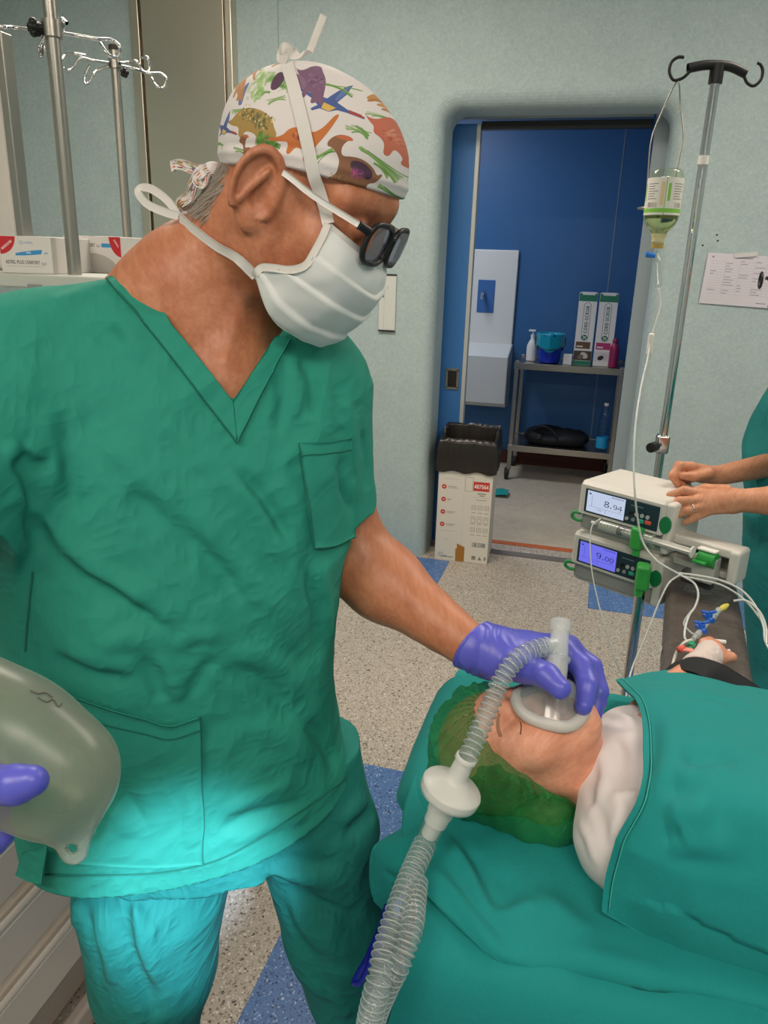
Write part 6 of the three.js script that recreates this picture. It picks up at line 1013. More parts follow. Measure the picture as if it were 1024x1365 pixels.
{
  const a = pump('upper syringe pump showing 8.94, loaded with a clear syringe', PU, '8.94', '#c3cfe8', '#26304a', 0.75);
  const o2 = PU.clone().add(V(0, -0.128, 0)).addScaledVector(pumpU, -0.004);
  const b = pump('lower syringe pump showing 9.00 on a violet lit display', o2, '9.00', '#6f70e8', '#1c1c58', 0.8);
  // driver arm of the upper pump
  const t = a.t, w = a.white, x0 = a.W_ + 0.008;
  const arm = part('driver_arm', [rbox(0.15, 0.022, 0.05, 0.006, x0 + 0.072, -0.083, -0.03), rbox(0.15, 0.016, 0.03, 0.005, x0 + 0.072, -0.14, -0.04), rbox(0.022, 0.075, 0.06, 0.008, x0 + 0.142, -0.11, -0.03)], w, t, 'off-white driver arm');
  part('arm_slot', rbox(0.135, 0.05, 0.006, 0.002, x0 + 0.068, -0.112, -0.05), mat(0x8a8b86, 0.5), arm);
  part('bellows', Array.from({ length: 7 }, (_, i) => cyl(0.012, 0.012, 0.006, 0, 0, 0, 14).rotateZ(Math.PI / 2).translate(x0 + 0.006 + i * 0.0085, -0.098, -0.03)), M.black, arm, 'black rubber bellows');
  const pc = part('plunger_driver', [rbox(0.05, 0.06, 0.035, 0.006, x0 + 0.088, -0.125, 0.0)], mat(0xb9bab4, 0.4), t); part('plunger_lever', [cyl(0.017, 0.017, 0.036, 0, 0, 0, 20).rotateZ(Math.PI / 2).translate(x0 + 0.094, -0.1, 0.012), rbox(0.03, 0.006, 0.02, 0.002, x0 + 0.086, -0.104, 0.03)], mat(0x2f9a45, 0.35), pc, 'green plunger lever'); part('lever_cap', rbox(0.04, 0.004, 0.02, 0.001, x0 + 0.091, -0.0805, 0.01), M.white, pc);
  part('cable_bracket', rbox(0.07, 0.014, 0.02, 0.004, x0 + 0.07, -0.165, -0.02).rotateZ(-0.02), mat(0x3a3c3e, 0.5), t);
  // the syringe, lying in the tray of the upper pump
  const s = thing('syringe', 'clear plastic syringe clamped in the upper pump tray', 'syringe', PU.clone().add(V(0, -0.088, 0)).addScaledVector(pumpN, 0.030)); s.rotation.y = -0.5464;
  const lay = g => g.rotateZ(-Math.PI / 2);
  part('barrel', lay(lathe([[0.002, 0.052], [0.003, 0.06], [0.012, 0.065], [0.0125, 0.07], [0.0125, 0.2], [0.018, 0.201], [0.018, 0.204], [0.0115, 0.204]], 28)), pmat(0xeef2ee, 0.12, 0, { transmission: 0.8, thickness: 0 }), s);
  part('liquid', lay(lathe([[0, 0.066], [0.0112, 0.067], [0.0112, 0.113], [0, 0.113]], 24)), pmat(0xf4f6ee, 0.1, 0, { transmission: 0.5, thickness: 0 }), s, 'milky white drug'); part('plunger_seal', lay(cyl(0.0118, 0.0118, 0.008, 0, 0.118, 0, 24)), M.rubber, s); part('plunger_rod', [box(0.17, 0.015, 0.002, 0.205, 0, 0), box(0.17, 0.002, 0.015, 0.205, 0, 0)], M.white, s); part('plunger_flange', lay(cyl(0.013, 0.013, 0.003, 0, 0.29, 0, 24)), M.white, s);
  part('graduations', Array.from({ length: 12 }, (_, i) => box(0.0008, 0.006, 0.0004, 0.074 + i * 0.0085, 0.006, 0.0114)), mat(0x3a4a44, 0.6), s).userData.kind = 'stuff';
  const l = thing('syringe_line', 'thin white line looping from the syringe tip down past the pumps', 'tubing', P(815, 692, 1.72)), tip = s.localToWorld(V(0.054, 0, 0)); s.updateMatrixWorld(true); const tp = s.localToWorld(V(0.054, 0, 0));
  wpart('tube', tube([tp, P(800, 692, 1.74), P(790, 700, 1.73), P(787, 718, 1.72), P(789, 760, 1.7), P(797, 800, 1.68), P(808, 840, 1.66), P(820, 880, 1.66), P(832, 905, 1.66), P(840, 930, 1.5)], 0.0016, 120, 6), lineMat, l); wpart('luer_lock', along(cyl(0.0042, 0.0042, 0.014, 0, 0.004, 0, 12), tp, tp.clone().addScaledVector(pumpU, -1)), M.white, l);
  // green pole clamp below the pumps
  const g = thing('pole_clamp', 'bright green clamp at the top of the lower pole tube under the pumps', 'clamp', V(PO.x, 0.78, PO.z)); const c = P(856, 775, 1.72);
  wpart('jaw', [rbox(0.03, 0.06, 0.04, 0.008, c.x, c.y + 0.012, c.z), cyl(0.013, 0.012, 0.02, c.x - 0.002, c.y - 0.024, c.z, 18)], mat(0x3fae4e, 0.35), g); wpart('rod', rod(c.clone().add(V(0, 0.02, 0)), V(PO.x, c.y + 0.05, PO.z), 0.008), M.chrome, g);
  const lp = thing('support_tube', 'chrome support tube standing under the green clamp', 'pole', V(c.x, 0, c.z)); wpart('tube', rod(V(c.x, 0.03, c.z), V(c.x, c.y - 0.02, c.z), 0.0115), M.chrome, lp); wpart('foot', lathe([[0, 0], [0.1, 0.002], [0.1, 0.02], [0.02, 0.035], [0, 0.035]], 32).translate(c.x, 0.0005, c.z), M.chrome, lp);
  const ln = thing('extension_line', 'white extension line looping down beside the chrome support tube', 'tubing', P(905, 765, 1.57)); wpart('tube', tube([P(907, 766, 1.575), P(893, 776, 1.57), P(880, 800, 1.56), P(868, 830, 1.55), P(855, 862, 1.54), P(845, 885, 1.53), P(838, 908, 1.5), P(834, 940, 1.4)], 0.002, 80, 6), lineMat, ln);
  const l3 = thing('monitor_line', 'pair of pale lines curving across the arm board and over its side', 'tubing', P(950, 770, 1.56)); wpart('tube', tube([P(905, 764, 1.58), P(935, 768, 1.575), P(965, 775, 1.57), P(990, 788, 1.56), P(1006, 806, 1.54), P(1018, 835, 1.5), P(1021, 856, 1.47), P(1050, 900, 1.4)], 0.0024, 80, 6), lineMat, l3); wpart('tube', tube([P(905, 767, 1.578), P(935, 773, 1.572), P(962, 780, 1.565), P(986, 794, 1.55), P(1004, 812, 1.53), P(1030, 850, 1.5)], 0.002, 80, 6), lineMat, l3);
}
// ───────────────────────── arm board, strap, cannula ─────────────────────────
const AB = 0.868;
{
  const t = thing('arm_board', 'black vinyl padded arm board reaching out from the table', 'arm board', V(0.272, AB, -1.575)); t.rotation.y = -0.085;
  const g = new RoundedBoxGeometry(0.158, 0.05, 0.62, 14, 0.022), q = g.attributes.position; for (let i = 0; i < q.count; i++) { const x = q.getX(i), y = q.getY(i), z = q.getZ(i); if (z < -0.2) q.setX(i, x * (1 - 0.5 * (-z - 0.2))); if (y > 0) q.setY(i, y + 0.0035 * n3(x * 22, 1, z * 40) + 0.0025 * (1 - 2 * Math.abs(n3(x * 14 + 5, 3, z * 34)))); } g.translate(0, -0.025, 0); g.computeVertexNormals();
  part('cushion', uvBox(g), pmat(0x574e49, 0.4, 0, { bumpMap: crumple, bumpScale: 0.008, clearcoat: 0.15, clearcoatRoughness: 0.4 }), t, 'wrinkled black vinyl cushion'); part('backing', rbox(0.15, 0.012, 0.6, 0.004, 0, -0.057, 0), M.steel, t); part('care_label', rbox(0.001, 0.03, 0.018, 0.0004, -0.0795, -0.022, 0.18), M.white, t);
  part('bracket', rbox(0.05, 0.03, 0.12, 0.006, 0.01, -0.078, 0.27), M.steel, t);
}
{
  const t = thing('arm_strap', 'wide black fabric strap over the child forearm', 'strap', PY(940, 905, 0.9)), q = (x, y, h) => PY(x, y, h);
  const G = splineGrid([[q(880, 904, 0.873), q(890, 898, 0.905), q(912, 894, 0.932), q(935, 902, 0.938), q(962, 922, 0.915), q(995, 946, 0.885), q(1030, 968, 0.872)], [q(888, 894, 0.874), q(898, 890, 0.908), q(920, 886, 0.938), q(944, 892, 0.942), q(974, 910, 0.917), q(1008, 934, 0.886), q(1045, 958, 0.872)], [q(897, 885, 0.874), q(906, 882, 0.906), q(928, 877, 0.936), q(954, 883, 0.938), q(986, 900, 0.912), q(1020, 922, 0.884), q(1060, 946, 0.872)]], 50, 16);
  wpart('strap', sheet(G, 0.004), mat(0x141519, 0.75, 0, { bumpMap: weave, bumpScale: 0.0004 }), t);
}
{
  const t = thing('cannula_dressing', 'white dressing wrapped over the back of the child hand', 'dressing', PY(935, 875, 0.91)), h = (x, y, z) => capD(x, y, z, armJ.w, armJ.h, 0.021, 0.024), c1 = PY(930, 868, 0.92);
  wpart('gauze', sdfMesh((x, y, z) => Math.max(childF(x, y, z) - 0.0028 - 0.0012 * n3(x * 120, y * 120, z * 120), Math.hypot(x - c1.x, (y - c1.y) * 0.8, z - c1.z) - 0.044, 0.872 - y), [c1.x - 0.07, 0.86, c1.z - 0.07], [c1.x + 0.07, 0.97, c1.z + 0.07], 0.0022), mat(0xd8c9c2, 0.85, 0, { bumpMap: weave, bumpScale: 0.0004 }), t);
}
{
  const t = thing('stopcock_chain', 'chain of blue stopcocks with yellow, green and red luer fittings by the child hand', 'stopcock', PY(930, 840, 0.91)), q = (x, y, h = 0.915) => PY(x, y, h);
  const blue = mat(0x1f62c8, 0.35), clr = pmat(0xe8eeee, 0.12, 0, { transmission: 0.6, thickness: 0 });
  wpart('luer_body', rod(q(924, 852), q(957, 815), 0.0042), clr, t); wpart('luer_body', rod(q(952, 822), q(958, 813), 0.006), clr, t); wpart('luer_body', rod(q(928, 848), q(936, 840), 0.0062), clr, t);
  for (const [x, y] of [[935, 838], [945, 824]]) { const c = q(x, y, 0.92), ax_ = q(x + 10, y + 7, 0.92).sub(c).normalize(); const s = wpart('stopcock', [rod(c.clone().addScaledVector(ax_, -0.013), c.clone().addScaledVector(ax_, 0.013), 0.0048), rod(c.clone().add(V(0, -0.004, 0)), c.clone().add(V(0, 0.01, 0)), 0.0062)], blue, t, 'blue three-way tap'); wpart('tap_lever', [rod(c.clone().add(V(0, 0.011, 0)), c.clone().add(V(0.012, 0.011, -0.01)), 0.003), rod(c.clone().add(V(0, 0.011, 0)), c.clone().add(V(-0.014, 0.011, -0.002)), 0.003)], blue, s); }
  wpart('yellow_connector', along(lathe([[0.0035, 0], [0.0048, 0.002], [0.0042, 0.016], [0.006, 0.02], [0.0055, 0.034], [0.003, 0.046]], 18), q(957, 815), q(980, 800)), mat(0xd8c95a, 0.4), t, 'yellow luer connector'); wpart('side_line', tube([q(978, 801), q(992, 800, 0.92), q(1010, 812, 0.92), q(1021, 835, 0.915), q(1022, 858, 0.9)], 0.0024, 40, 6), lineMat, t);
  wpart('green_connector', along(lathe([[0.0055, 0], [0.0065, 0.002], [0.0065, 0.012], [0.005, 0.014]], 18), q(920, 862), q(928, 853)), mat(0x1a9a6a, 0.4), t, 'green luer collar'); wpart('red_cap', along(lathe([[0, 0], [0.006, 0.001], [0.006, 0.011], [0.003, 0.016]], 16), q(905, 866), q(918, 861)), mat(0xe0604c, 0.4), t, 'red luer cap'); wpart('wing', rbox(0.022, 0.004, 0.012, 0.002, q(916, 866).x, 0.915, q(916, 866).z), mat(0xe8948a, 0.5), t);
  wpart('loop', tube([q(922, 853), q(912, 857), q(903, 868, 0.9), q(898, 882, 0.885), q(897, 898, 0.878)], 0.0028, 40, 8), mat(0xd8d4cc, 0.4), t);
  wpart('loop', tube([PY(926, 810, 0.93), PY(916, 822, 0.92), PY(912, 832, 0.915), PY(920, 842, 0.912), PY(926, 846, 0.915)], 0.0018, 40, 6), lineMat, t);
}
{
  const t = thing('finger_probe', 'white and black finger clip probe lying beyond the bandaged hand', 'probe', PY(960, 858, 0.89)), a = PY(940, 853, 0.9), b = PY(966, 862, 0.895);
  wpart('clip_shell', rod(a, PY(967, 856, 0.895), 0.004), M.white, t); wpart('clip_shell', rod(PY(950, 870, 0.89), PY(972, 868, 0.885), 0.004), M.white, t); wpart('pad', rod(PY(938, 856, 0.9), PY(962, 864, 0.898), 0.005), M.black, t);
}
// ───────────────────────── the second clinician ─────────────────────────
{
  const n = thing('person', 'clinician in teal scrubs reaching in with bare hands to the syringe pumps', 'person', V(0.62, 0, -1.95));
  const skin = pmat(0xffffff, 0.5, 0, { map: skinTexF(206, 142, 108, 81), sheen: 0.15 }), top = mat(0x1c8584, 0.85, 0, { bumpMap: crumple, bumpScale: 0.005 });
  const rowN = (xl, xr, y, d, b) => [P((xl + xr) / 2, y, d), (xr - xl) / 2 * d / F, b], axN = hR.clone().multiplyScalar(Math.cos(0.5)).addScaledVector(hF, -Math.sin(0.5));
  const tb = sliceBody([rowN(1050, 1190, 490, 1.82, 0.09), rowN(1020, 1210, 545, 1.84, 0.105), rowN(1004, 1220, 600, 1.86, 0.115), rowN(1003, 1222, 680, 1.88, 0.12), rowN(1006, 1222, 770, 1.92, 0.12), rowN(1012, 1225, 860, 1.96, 0.125), rowN(1014, 1225, 940, 2.0, 0.125)], axN, 2.3);
  const j = { sR: P(1068, 560, 1.72), eR: P(1062, 668, 1.60), wR: P(984, 667, 1.66), kR: P(934, 664, 1.70), sL: P(1100, 500, 2.0), eL: P(1110, 602, 1.88), wL: P(958, 634, 1.84), kL: P(918, 630, 1.80) };
  const sleeve = (x, y, z) => Math.min(capD(x, y, z, j.sR, P_ns, 0.07, 0.066), capD(x, y, z, j.sL, P_nl2, 0.066, 0.062));
  const P_ns = P(1078, 612, 1.66), P_nl2 = P(1058, 590, 1.97);
  const topF = (x, y, z) => { let d = smin(tb(x, y, z), sleeve(x, y, z), 0.04); if (d > 0.05) return d; const u = across(x, z); return d - 0.008 * rdg(n3(x * 8 + 2, y * 11, z * 8)) - 0.004 * n3(x * 22, y * 16, z * 22); };
  wpart('scrub_top', sdfMesh(topF, [0.28, 0.62, -2.4], [0.95, 1.5, -1.5], 0.0075), top, n, 'teal scrub top');
  const leg = [P(1060, 940, 2.0), P(1170, 940, 2.05)], leg0 = V(leg[0].x, 0.08, leg[0].z), leg1 = V(leg[1].x, 0.08, leg[1].z); wpart('scrub_trousers', sdfMesh((x, y, z) => Math.max(smin(smin(capD(x, y, z, leg[0], leg0, 0.1, 0.065), capD(x, y, z, leg[1], leg1, 0.1, 0.065), 0.03), tb(x, y + 0.1, z) + 0.004, 0.03), 0.02 - y), [0.28, 0, -2.45], [1.0, 0.85, -1.5], 0.012), top, n);
  for (const l of [leg0, leg1]) wpart('shoe', sdfMesh((x, y, z) => smax(smin(capD(x, y, z, { x: l.x, y: 0.04, z: l.z }, { x: l.x - 0.15, y: 0.034, z: l.z + 0.04 }, 0.048, 0.04), capD(x, y, z, { x: l.x, y: 0.04, z: l.z }, { x: l.x, y: 0.1, z: l.z }, 0.045, 0.04), 0.03), 0.002 - y, 0.01), [l.x - 0.24, -0.02, l.z - 0.09], [l.x + 0.09, 0.17, l.z + 0.14], 0.008), M.white, n);
  const hc = P(1092, 384, 1.80), chestN = P(1105, 500, 1.86);
  const fR = [fin(Pj([[934, 658, 1.695], [912, 654, 1.70], [893, 660, 1.71]]), [0.0115, 0.0098, 0.0082]), fin(Pj([[932, 667, 1.685], [906, 668, 1.69], [887, 674, 1.70]]), [0.0118, 0.0098, 0.0084]), fin(Pj([[934, 676, 1.68], [914, 681, 1.685], [899, 689, 1.695]]), [0.0112, 0.0092, 0.0078]), fin(Pj([[940, 683, 1.68], [926, 690, 1.685], [914, 696, 1.69]]), [0.0105, 0.0085, 0.0072]), fin(Pj([[968, 655, 1.70], [940, 652, 1.72], [920, 656, 1.735]]), [0.016, 0.0115, 0.009])];
  const fL = [fin(Pj([[922, 622, 1.79], [905, 621, 1.775], [897, 634, 1.77], [903, 645, 1.775]]), [0.012, 0.0105, 0.0095, 0.008]), fin(Pj([[924, 626, 1.80], [906, 628, 1.785], [902, 640, 1.785], [910, 646, 1.79]]), [0.012, 0.0105, 0.0095, 0.008]), fin(Pj([[926, 632, 1.82], [910, 634, 1.81], [906, 644, 1.81], [914, 648, 1.815]]), [0.0115, 0.01, 0.009, 0.008]), fin(Pj([[930, 636, 1.84], [914, 640, 1.835], [912, 648, 1.835], [920, 650, 1.835]]), [0.0105, 0.0092, 0.0085, 0.0075]), fin(Pj([[945, 632, 1.80], [924, 635, 1.775], [910, 634, 1.765]]), [0.0145, 0.0112, 0.0088])];
  const palmR = [fin(Pj([[976, 664, 1.665], [934, 659, 1.695]]), [0.021, 0.0125]), fin(Pj([[976, 668, 1.66], [934, 669, 1.685]]), [0.021, 0.0125]), fin(Pj([[976, 672, 1.66], [938, 680, 1.68]]), [0.02, 0.012])], palmL = [fin(Pj([[950, 633, 1.83], [922, 624, 1.795]]), [0.021, 0.014]), fin(Pj([[950, 636, 1.84], [928, 634, 1.82]]), [0.021, 0.014])];
  const body = (x, y, z) => {
    let d = smin(capD(x, y, z, j.eR, j.wR, 0.036, 0.024), capD(x, y, z, j.sR, j.eR, 0.045, 0.038), 0.03); for (const p of palmR) d = smin(d, p(x, y, z), 0.012); let f = 1e9; for (const q of fR) f = Math.min(f, q(x, y, z)); d = smin(d, f, 0.006);
    let e = smin(capD(x, y, z, j.eL, j.wL, 0.036, 0.024), capD(x, y, z, j.sL, j.eL, 0.045, 0.038), 0.03); for (const p of palmL) e = smin(e, p(x, y, z), 0.012); f = 1e9; for (const q of fL) f = Math.min(f, q(x, y, z)); e = smin(e, f, 0.005); d = Math.min(d, e);
    const a = x - hc.x, b = y - hc.y, c = z - hc.z, u = -(a * hR.x + c * hR.z), w = a * hF.x + c * hF.z; // u: facing direction
    let h = ellD(w, b - 0.02, u + 0.005, 0.075, 0.1, 0.09); h = smin(h, ellD(w, b + 0.05, u - 0.035, 0.055, 0.07, 0.05), 0.03); h = smin(h, capD(w, b, u, { x: 0, y: -0.01, z: 0.085 }, { x: 0, y: -0.045, z: 0.1 }, 0.009, 0.012), 0.012);
    h = smin(h, capD(x, y, z, hc, chestN, 0.05, 0.06), 0.04); h = smin(h, capD(x, y, z, j.sR, chestN, 0.05, 0.06), 0.04); h = smin(h, capD(x, y, z, j.sL, chestN, 0.05, 0.06), 0.04); return smin(d, h, 0.02);
  };
  wpart('body', sdfMesh(body, [0.13, 0.92, -2.4], [0.85, 1.72, -1.5], 0.0034), skin, n, 'bare forearms and hands');
  wpart('theatre_cap', sdfMesh((x, y, z) => { const a = x - hc.x, b = y - hc.y, c = z - hc.z, u = -(a * hR.x + c * hR.z), w = a * hF.x + c * hF.z; return Math.max(ellD(w, b - 0.03, u + 0.01, 0.084, 0.1, 0.1), -b + 0.03 + 0.25 * u); }, [hc.x - 0.14, hc.y - 0.1, hc.z - 0.14], [hc.x + 0.14, hc.y + 0.17, hc.z + 0.14], 0.006), top, n);
  const gp = P(1020, 374, 1.74), gl = []; for (let i = 0; i < 20; i++) { const a = i / 20 * 6.283; gl.push(gp.clone().addScaledVector(hF, 0.03 + Math.cos(a) * 0.024).addScaledVector(V(0, 1, 0), Math.sin(a) * 0.017).addScaledVector(hR, 0.004 + 0.008 * Math.cos(a))); } wpart('glasses_frame', [tube(gl, 0.0028, 50, 6, true), tape([gp.clone().addScaledVector(V(0, 1, 0), 0.006), P(1045, 378, 1.72), P(1085, 376, 1.71)], 0.007, 0.003, hF)], M.black, n, 'black spectacle frame');
  const rc = P(924, 678, 1.683), rd = P(914, 681, 1.685).sub(rc).normalize(), rs = rd.clone().cross(camF).normalize(), rt = rd.clone().cross(rs), rp = []; for (let i = 0; i < 16; i++) { const a = i / 16 * 6.283; rp.push(rc.clone().addScaledVector(rs, Math.cos(a) * 0.0108).addScaledVector(rt, Math.sin(a) * 0.0108)); } wpart('ring', tube(rp, 0.0016, 40, 6, true), M.chrome, n, 'silver wedding ring');
}
// ───────────────────────── left side: anaesthetic trolley, shelf, stands ─────────────────────────
{
  const beige = mat(0xb9aea4, 0.5), light = mat(0xc9bfb4, 0.45), X0 = -0.85;
  const t = thing('anaesthetic_trolley', 'beige drawer trolley with top shelf standing beside the man', 'trolley', V(-1.15, 0, -0.95));
  wpart('cabinet', box(0.57, 0.74, 1.4, X0 - 0.32, 0.56, -0.95), beige, t); wpart('plinth', [rbox(0.5, 0.1, 1.3, 0.02, X0 - 0.3, 0.115, -0.95), rbox(0.03, 0.05, 1.3, 0.01, X0 + 0.0, 0.09, -0.95)], mat(0xa89c92, 0.55), t);
  for (const z of [-0.4, -1.5]) for (const x of [-0.95, -1.4]) wpart('castor', cyl(0.05, 0.05, 0.03, 0, 0, 0, 24).rotateX(Math.PI / 2).translate(x, 0.05, z), M.rubber, t);
  for (let k = 0; k < 5; k++) {
    const y = 0.205 + k * 0.146, s = new THREE.Shape();     // drawer front: flat panel with a rolled pull along its top edge
    s.moveTo(0, 0.004); s.lineTo(0.022, 0.004); s.lineTo(0.022, 0.098); s.quadraticCurveTo(0.024, 0.106, 0.034, 0.112); s.quadraticCurveTo(0.042, 0.122, 0.032, 0.130); s.lineTo(0.018, 0.122); s.lineTo(0.012, 0.122); s.lineTo(0.010, 0.140); s.lineTo(0, 0.140);
    const e = new THREE.ExtrudeGeometry(s, { depth: 1.38, bevelEnabled: false, curveSegments: 8 }); e.translate(X0 - 0.034, y, -1.64);
    const d = wpart('drawer', e, light, t); wpart('label_strip', box(0.0012, 0.0035, 1.36, X0 - 0.0115, y + 0.092, -0.95), M.white, d, 'thin white label strip');
  }
  wpart('worktop', rbox(0.66, 0.03, 1.46, 0.008, X0 - 0.3, 0.95, -0.95), light, t);
  for (const z of [-1.55]) for (const x of [-0.88, -1.42]) wpart('upright', rbox(0.03, 0.55, 0.03, 0.004, x, 1.235, z), M.steel, t);
  const sh = wpart('top_shelf', rbox(0.75, 0.024, 0.46, 0.004, -1.18, 1.489, -1.47), mat(0xc2c5bd, 0.45), t, 'pale grey shelf'); wpart('label_holder', rbox(0.03, 0.026, 0.002, 0.001, P(4, 391, 1.33).x, P(4, 391, 1.33).y, -1.236), mat(0x8f9698, 0.5), sh); wpart('under_tray', rbox(0.13, 0.03, 0.2, 0.006, P(50, 390, 1.36).x, 1.459, -1.36), M.white, sh);
  const tr = thing('plastic_tray', 'white plastic tray of small packets on the trolley worktop', 'tray', V(-0.98, 0.965, -1.15)); part('tray', [box(0.2, 0.004, 0.3, 0, 0.002, 0), box(0.2, 0.07, 0.004, 0, 0.035, 0.148), box(0.2, 0.07, 0.004, 0, 0.035, -0.148), box(0.004, 0.07, 0.3, 0.098, 0.035, 0), box(0.004, 0.07, 0.3, -0.098, 0.035, 0)], M.white, tr); for (let k = 0; k < 5; k++) part('packet', rbox(0.06, 0.02, 0.09, 0.006, -0.05 + 0.025 * k, 0.05 + 0.006 * (k % 2), -0.1 + 0.05 * k).rotateX(0.05 * k), [M.white, mat(0xe4d8d0, 0.6), mat(0x3558a8, 0.5)][k % 3], tr);
}
// glove boxes on the shelf
{
  const SH = 1.501, corner = (c, x, y, r, a0, txt) => { c.fillStyle = '#c8242c'; c.beginPath(); c.moveTo(x, y); c.arc(x, y, r, a0, a0 + Math.PI / 2); c.fill(); };
  const f1 = canvasTex(720, 460, (c, w, h) => { c.fillStyle = '#dcd8d3'; c.fillRect(0, 0, w, h); corner(c, 0, 0, 225, 0); c.save(); c.translate(30, 175); c.rotate(-0.62); c.fillStyle = '#f2e6e4'; c.font = 'bold 44px sans-serif'; c.fillText('MEDIUM', 0, 0); c.restore(); c.fillStyle = '#4a8ac0'; c.font = '40px sans-serif'; c.fillText('CHEMIL', 330, 90); c.beginPath(); c.arc(300, 76, 20, 0, 7); c.lineWidth = 6; c.strokeStyle = '#4a8ac0'; c.stroke(); c.fillStyle = '#3a94cc'; c.beginPath(); c.moveTo(210, 210); c.quadraticCurveTo(420, 170, 590, 160); c.lineTo(575, 215); c.quadraticCurveTo(420, 235, 210, 240); c.fill(); c.fillStyle = '#e8f0f6'; c.font = 'bold 30px sans-serif'; c.fillText('FREE', 360, 212); c.fillStyle = '#4a8ac0'; c.font = 'bold 34px sans-serif'; c.fillText('200', 610, 214); c.fillStyle = '#4c4a4a'; c.font = 'bold 62px sans-serif'; c.fillText('NITRIL PLUS COMFORT', 60, 345, 480); c.font = 'italic 44px serif'; c.fillText('Ego', 555, 350); c.fillStyle = '#9a9894'; c.fillRect(70, 372, 520, 4); });
  const f2 = canvasTex(900, 460, (c, w, h) => { c.fillStyle = '#dcd8d3'; c.fillRect(0, 0, w, h); c.fillStyle = '#b4aeaa'; c.beginPath(); c.ellipse(430, 470, 420, 260, 0, Math.PI, 0); c.fill(); c.fillStyle = '#5a5856'; c.font = 'bold 62px sans-serif'; c.fillText('NITRIL PLUS COMFORT', 20, 130, 480); c.font = 'italic 44px serif'; c.fillText('Ego', 510, 130); c.fillStyle = '#3a94cc'; c.fillRect(600, 85, 150, 50); c.fillStyle = '#c8242c'; c.beginPath(); c.moveTo(w, 0); c.lineTo(w, 260); c.quadraticCurveTo(740, 220, 720, 0); c.fill(); c.save(); c.translate(790, 40); c.rotate(0.95); c.fillStyle = '#f2e6e4'; c.font = 'bold 38px sans-serif'; c.fillText('SMALL', 0, 0); c.restore(); });
  const mk = (lab, px0, px1, py, d, hh, dep, tx, turn) => { const a = P(px0, py, d), b = P(px1, py, d), w = Math.hypot(b.x - a.x, b.z - a.z), t = thing('glove_box', lab, 'box', V((a.x + b.x) / 2, SH, (a.z + b.z) / 2)); t.rotation.y = turn; part('carton', rbox(w, hh, dep, 0.002, 0, hh / 2, -dep / 2), mat(0xd6d2cd, 0.6), t); part('front_print', new THREE.PlaneGeometry(w * 0.99, hh * 0.98).translate(0, hh / 2, 0.0012), mat(0xffffff, 0.5, 0, { map: tx }), t, 'printed end'); part('tear_opening', new THREE.CylinderGeometry(0.03, 0.03, 0.001, 24).scale(0.8, 1, 2).translate(0, hh + 0.0008, -dep / 2), mat(0xb8b2ac, 0.7), t); };
  mk('white glove box with red MEDIUM corner on its left, on the trolley shelf', 3, 73, 363, 1.44, 0.066, 0.2, f1, 0.22); mk('white glove box with grey oval opening and red corner on its right', 84, 168, 362, 1.60, 0.072, 0.12, f2, 0.05);
}
{ // upright white panel with steel edge, standing on the shelf behind the glove boxes
  const a = P(33, 317, 1.58), t = thing('screen_panel', 'tall white equipment panel with brushed steel edge rising behind the glove boxes', 'panel', V(a.x, 1.501, a.z));
  part('panel', rbox(0.5, 0.44, 0.03, 0.01, -0.252, 0.22, 0.006), mat(0xd9d2ca, 0.5), t); part('edge_strip', rbox(0.018, 0.43, 0.03, 0.003, 0.008, 0.215, 0.008), M.steel, t, 'brushed steel edge');
}
{ // drip pole on the shelf
  const d = 1.45, b = P(100, 366, d), t = thing('drip_pole', 'thick steel drip pole with wire hooks and star knob, rising from the trolley shelf', 'drip stand', V(b.x, 1.501, b.z)), q = (x, y, o = 0) => { const r = ray(x, y), k = Math.hypot(b.x, b.z) / Math.hypot(r.x, r.z) + o; return r.multiplyScalar(k).add(CP); }, ym = q(69, 38).y, top = V(b.x, 2.35, b.z);
  wpart('pole', rod(V(b.x, 1.501, b.z), top, 0.0125, 0.0125, 20), M.steel, t); wpart('collar', rod(V(b.x, ym - 0.014, b.z), V(b.x, ym + 0.012, b.z), 0.017, 0.017, 20), M.steel, t);
  const kb = wpart('knob', [rod(q(56, 37), q(50, 37), 0.006), ...[0, 1, 2, 3, 4].map(i => { const a = i / 5 * 6.283; return new THREE.SphereGeometry(0.0075, 10, 8).translate(q(46, 37).x, q(46, 37).y + Math.sin(a) * 0.008, q(46, 37).z + Math.cos(a) * 0.008); }), new THREE.SphereGeometry(0.011, 12, 10).translate(q(46, 37).x, q(46, 37).y, q(46, 37).z)], M.black, t, 'black star knob');
  for (const pts of [[[78, 44], [100, 47], [129, 52], [150, 54], [160, 64], [154, 76], [144, 72], [131, 54]], [[76, 42], [82, 46], [85, 30], [83, 25], [89, 31]], [[38, 39], [20, 37], [4, 36], [-10, 34]], [[60, 48], [53, 62], [55, 76], [58, 62]]]) wpart('wire_hook', tube(pts.map(([x, y], i) => q(x, y, (i % 2) * 0.01)), 0.0032, 50, 8), M.chrome, t);
}
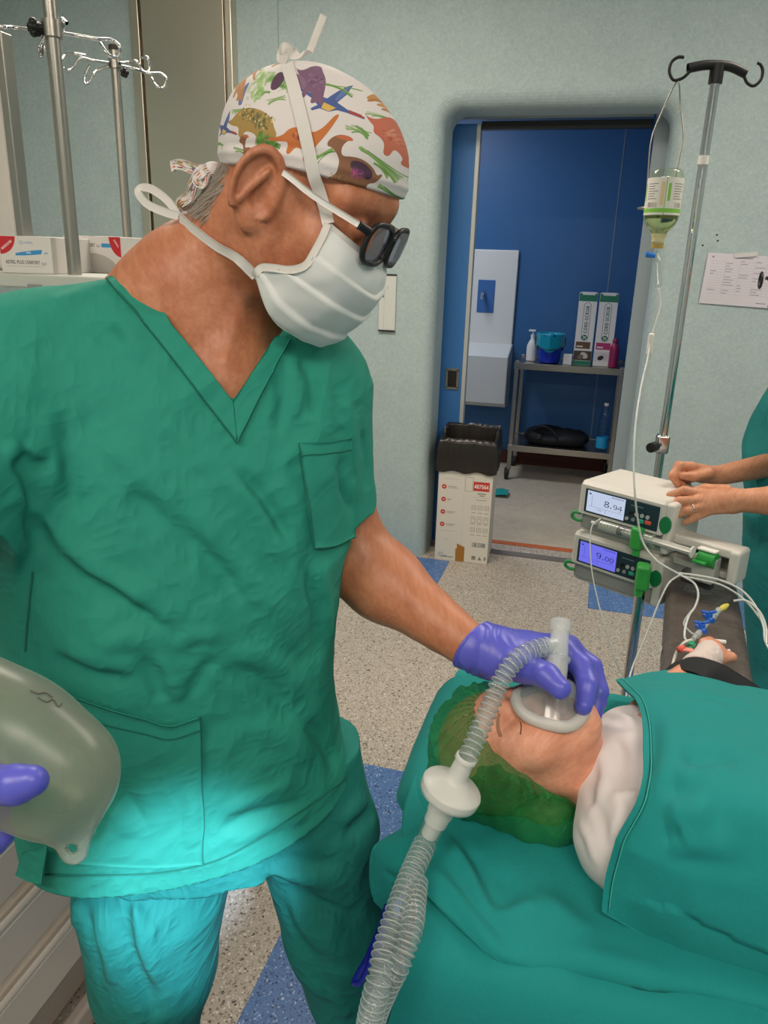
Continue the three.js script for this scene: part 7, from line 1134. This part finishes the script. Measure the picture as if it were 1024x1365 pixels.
{ // second drip stand further back
  const d = 1.9, b = P(152, 64, d), t = thing('drip_stand', 'slimmer steel drip stand with curled wire hooks behind the shelf', 'drip stand', V(b.x, 0, b.z)), q = (x, y, o = 0) => P(x, y, d + o);
  wpart('pole', rod(V(b.x, 0.05, b.z), b, 0.0115, 0.0115, 20), M.steel, t); wpart('cap', rod(b.clone().add(V(0, -0.005, 0)), b.clone().add(V(0, 0.006, 0)), 0.0135), mat(0x3c362c, 0.5), t); wpart('collar', rod(V(b.x, q(155, 90).y, b.z), V(b.x, q(155, 78).y, b.z), 0.0165), M.steel, t);
  for (const pts of [[[146, 84], [125, 81], [106, 78], [99, 88], [92, 94], [84, 90], [82, 82], [88, 73], [102, 72], [114, 74]], [[146, 88], [130, 94], [124, 100], [119, 110], [114, 112], [113, 102], [120, 87]], [[160, 84], [172, 83], [182, 82], [190, 94], [196, 98], [199, 90], [197, 77], [189, 77]], [[162, 88], [180, 92], [200, 98], [214, 98], [222, 106], [218, 117], [210, 116], [202, 104]]]) wpart('wire_hook', tube(pts.map(([x, y], i) => q(x, y, (i % 2) * 0.012)), 0.0036, 60, 8), M.chrome, t);
  const k = q(166, 97); wpart('knob', [0, 1, 2, 3, 4].map(i => { const a = i / 5 * 6.283; return new THREE.SphereGeometry(0.006, 10, 8).translate(k.x + Math.cos(a) * 0.006, k.y + Math.sin(a) * 0.006, k.z); }), M.black, t, 'black star knob');
  for (let i = 0; i < 5; i++) { const a = i / 5 * 6.283, e = V(b.x + Math.cos(a) * 0.26, 0.05, b.z + Math.sin(a) * 0.26), f = wpart('foot', rod(V(b.x, 0.075, b.z), e, 0.011), M.steel, t); wpart('castor', new THREE.TorusGeometry(0.018, 0.009, 8, 16).rotateY(a).translate(e.x, 0.027, e.z), M.rubber, f); }
}
// the theatre lamp on its ceiling arm, above and behind the photographer
{
  const t = thing('theatre_lamp', 'round white theatre lamp on a jointed ceiling arm', 'lamp', LAMP.clone()), n = LAMP_AIM.clone().sub(LAMP).normalize(), back = LAMP.clone().addScaledVector(n, -0.03);
  wpart('lamp_head', along(lathe([[0.0, -0.01], [0.24, -0.01], [0.26, 0.01], [0.255, 0.04], [0.2, 0.085], [0.08, 0.11], [0, 0.112]], 40), back, back.clone().sub(n)), M.whiteGloss, t); wpart('lens', along(cyl(0.06, 0.06, 0.004, 0, -0.012, 0, 32), back, back.clone().sub(n)), mat(0x000000, 1, 0, { emissive: 0xe4f6ff, emissiveIntensity: 3 }), t, 'glowing lens');
  const e = back.clone().addScaledVector(n, -0.11), j = V(0.75, 2.62, 1.25); wpart('arm', [tube([e, e.clone().addScaledVector(n, -0.1).add(V(0, 0.03, 0)), V(0.62, 2.4, 1.0), j], 0.02, 40, 12), rod(j, V(0.75, CEIL, 1.25), 0.028)], M.whiteGloss, t); wpart('ceiling_plate', cyl(0.12, 0.12, 0.03, 0.75, CEIL - 0.016, 1.25, 32), M.whiteGloss, t);
}
renderer.render(scene, camera);
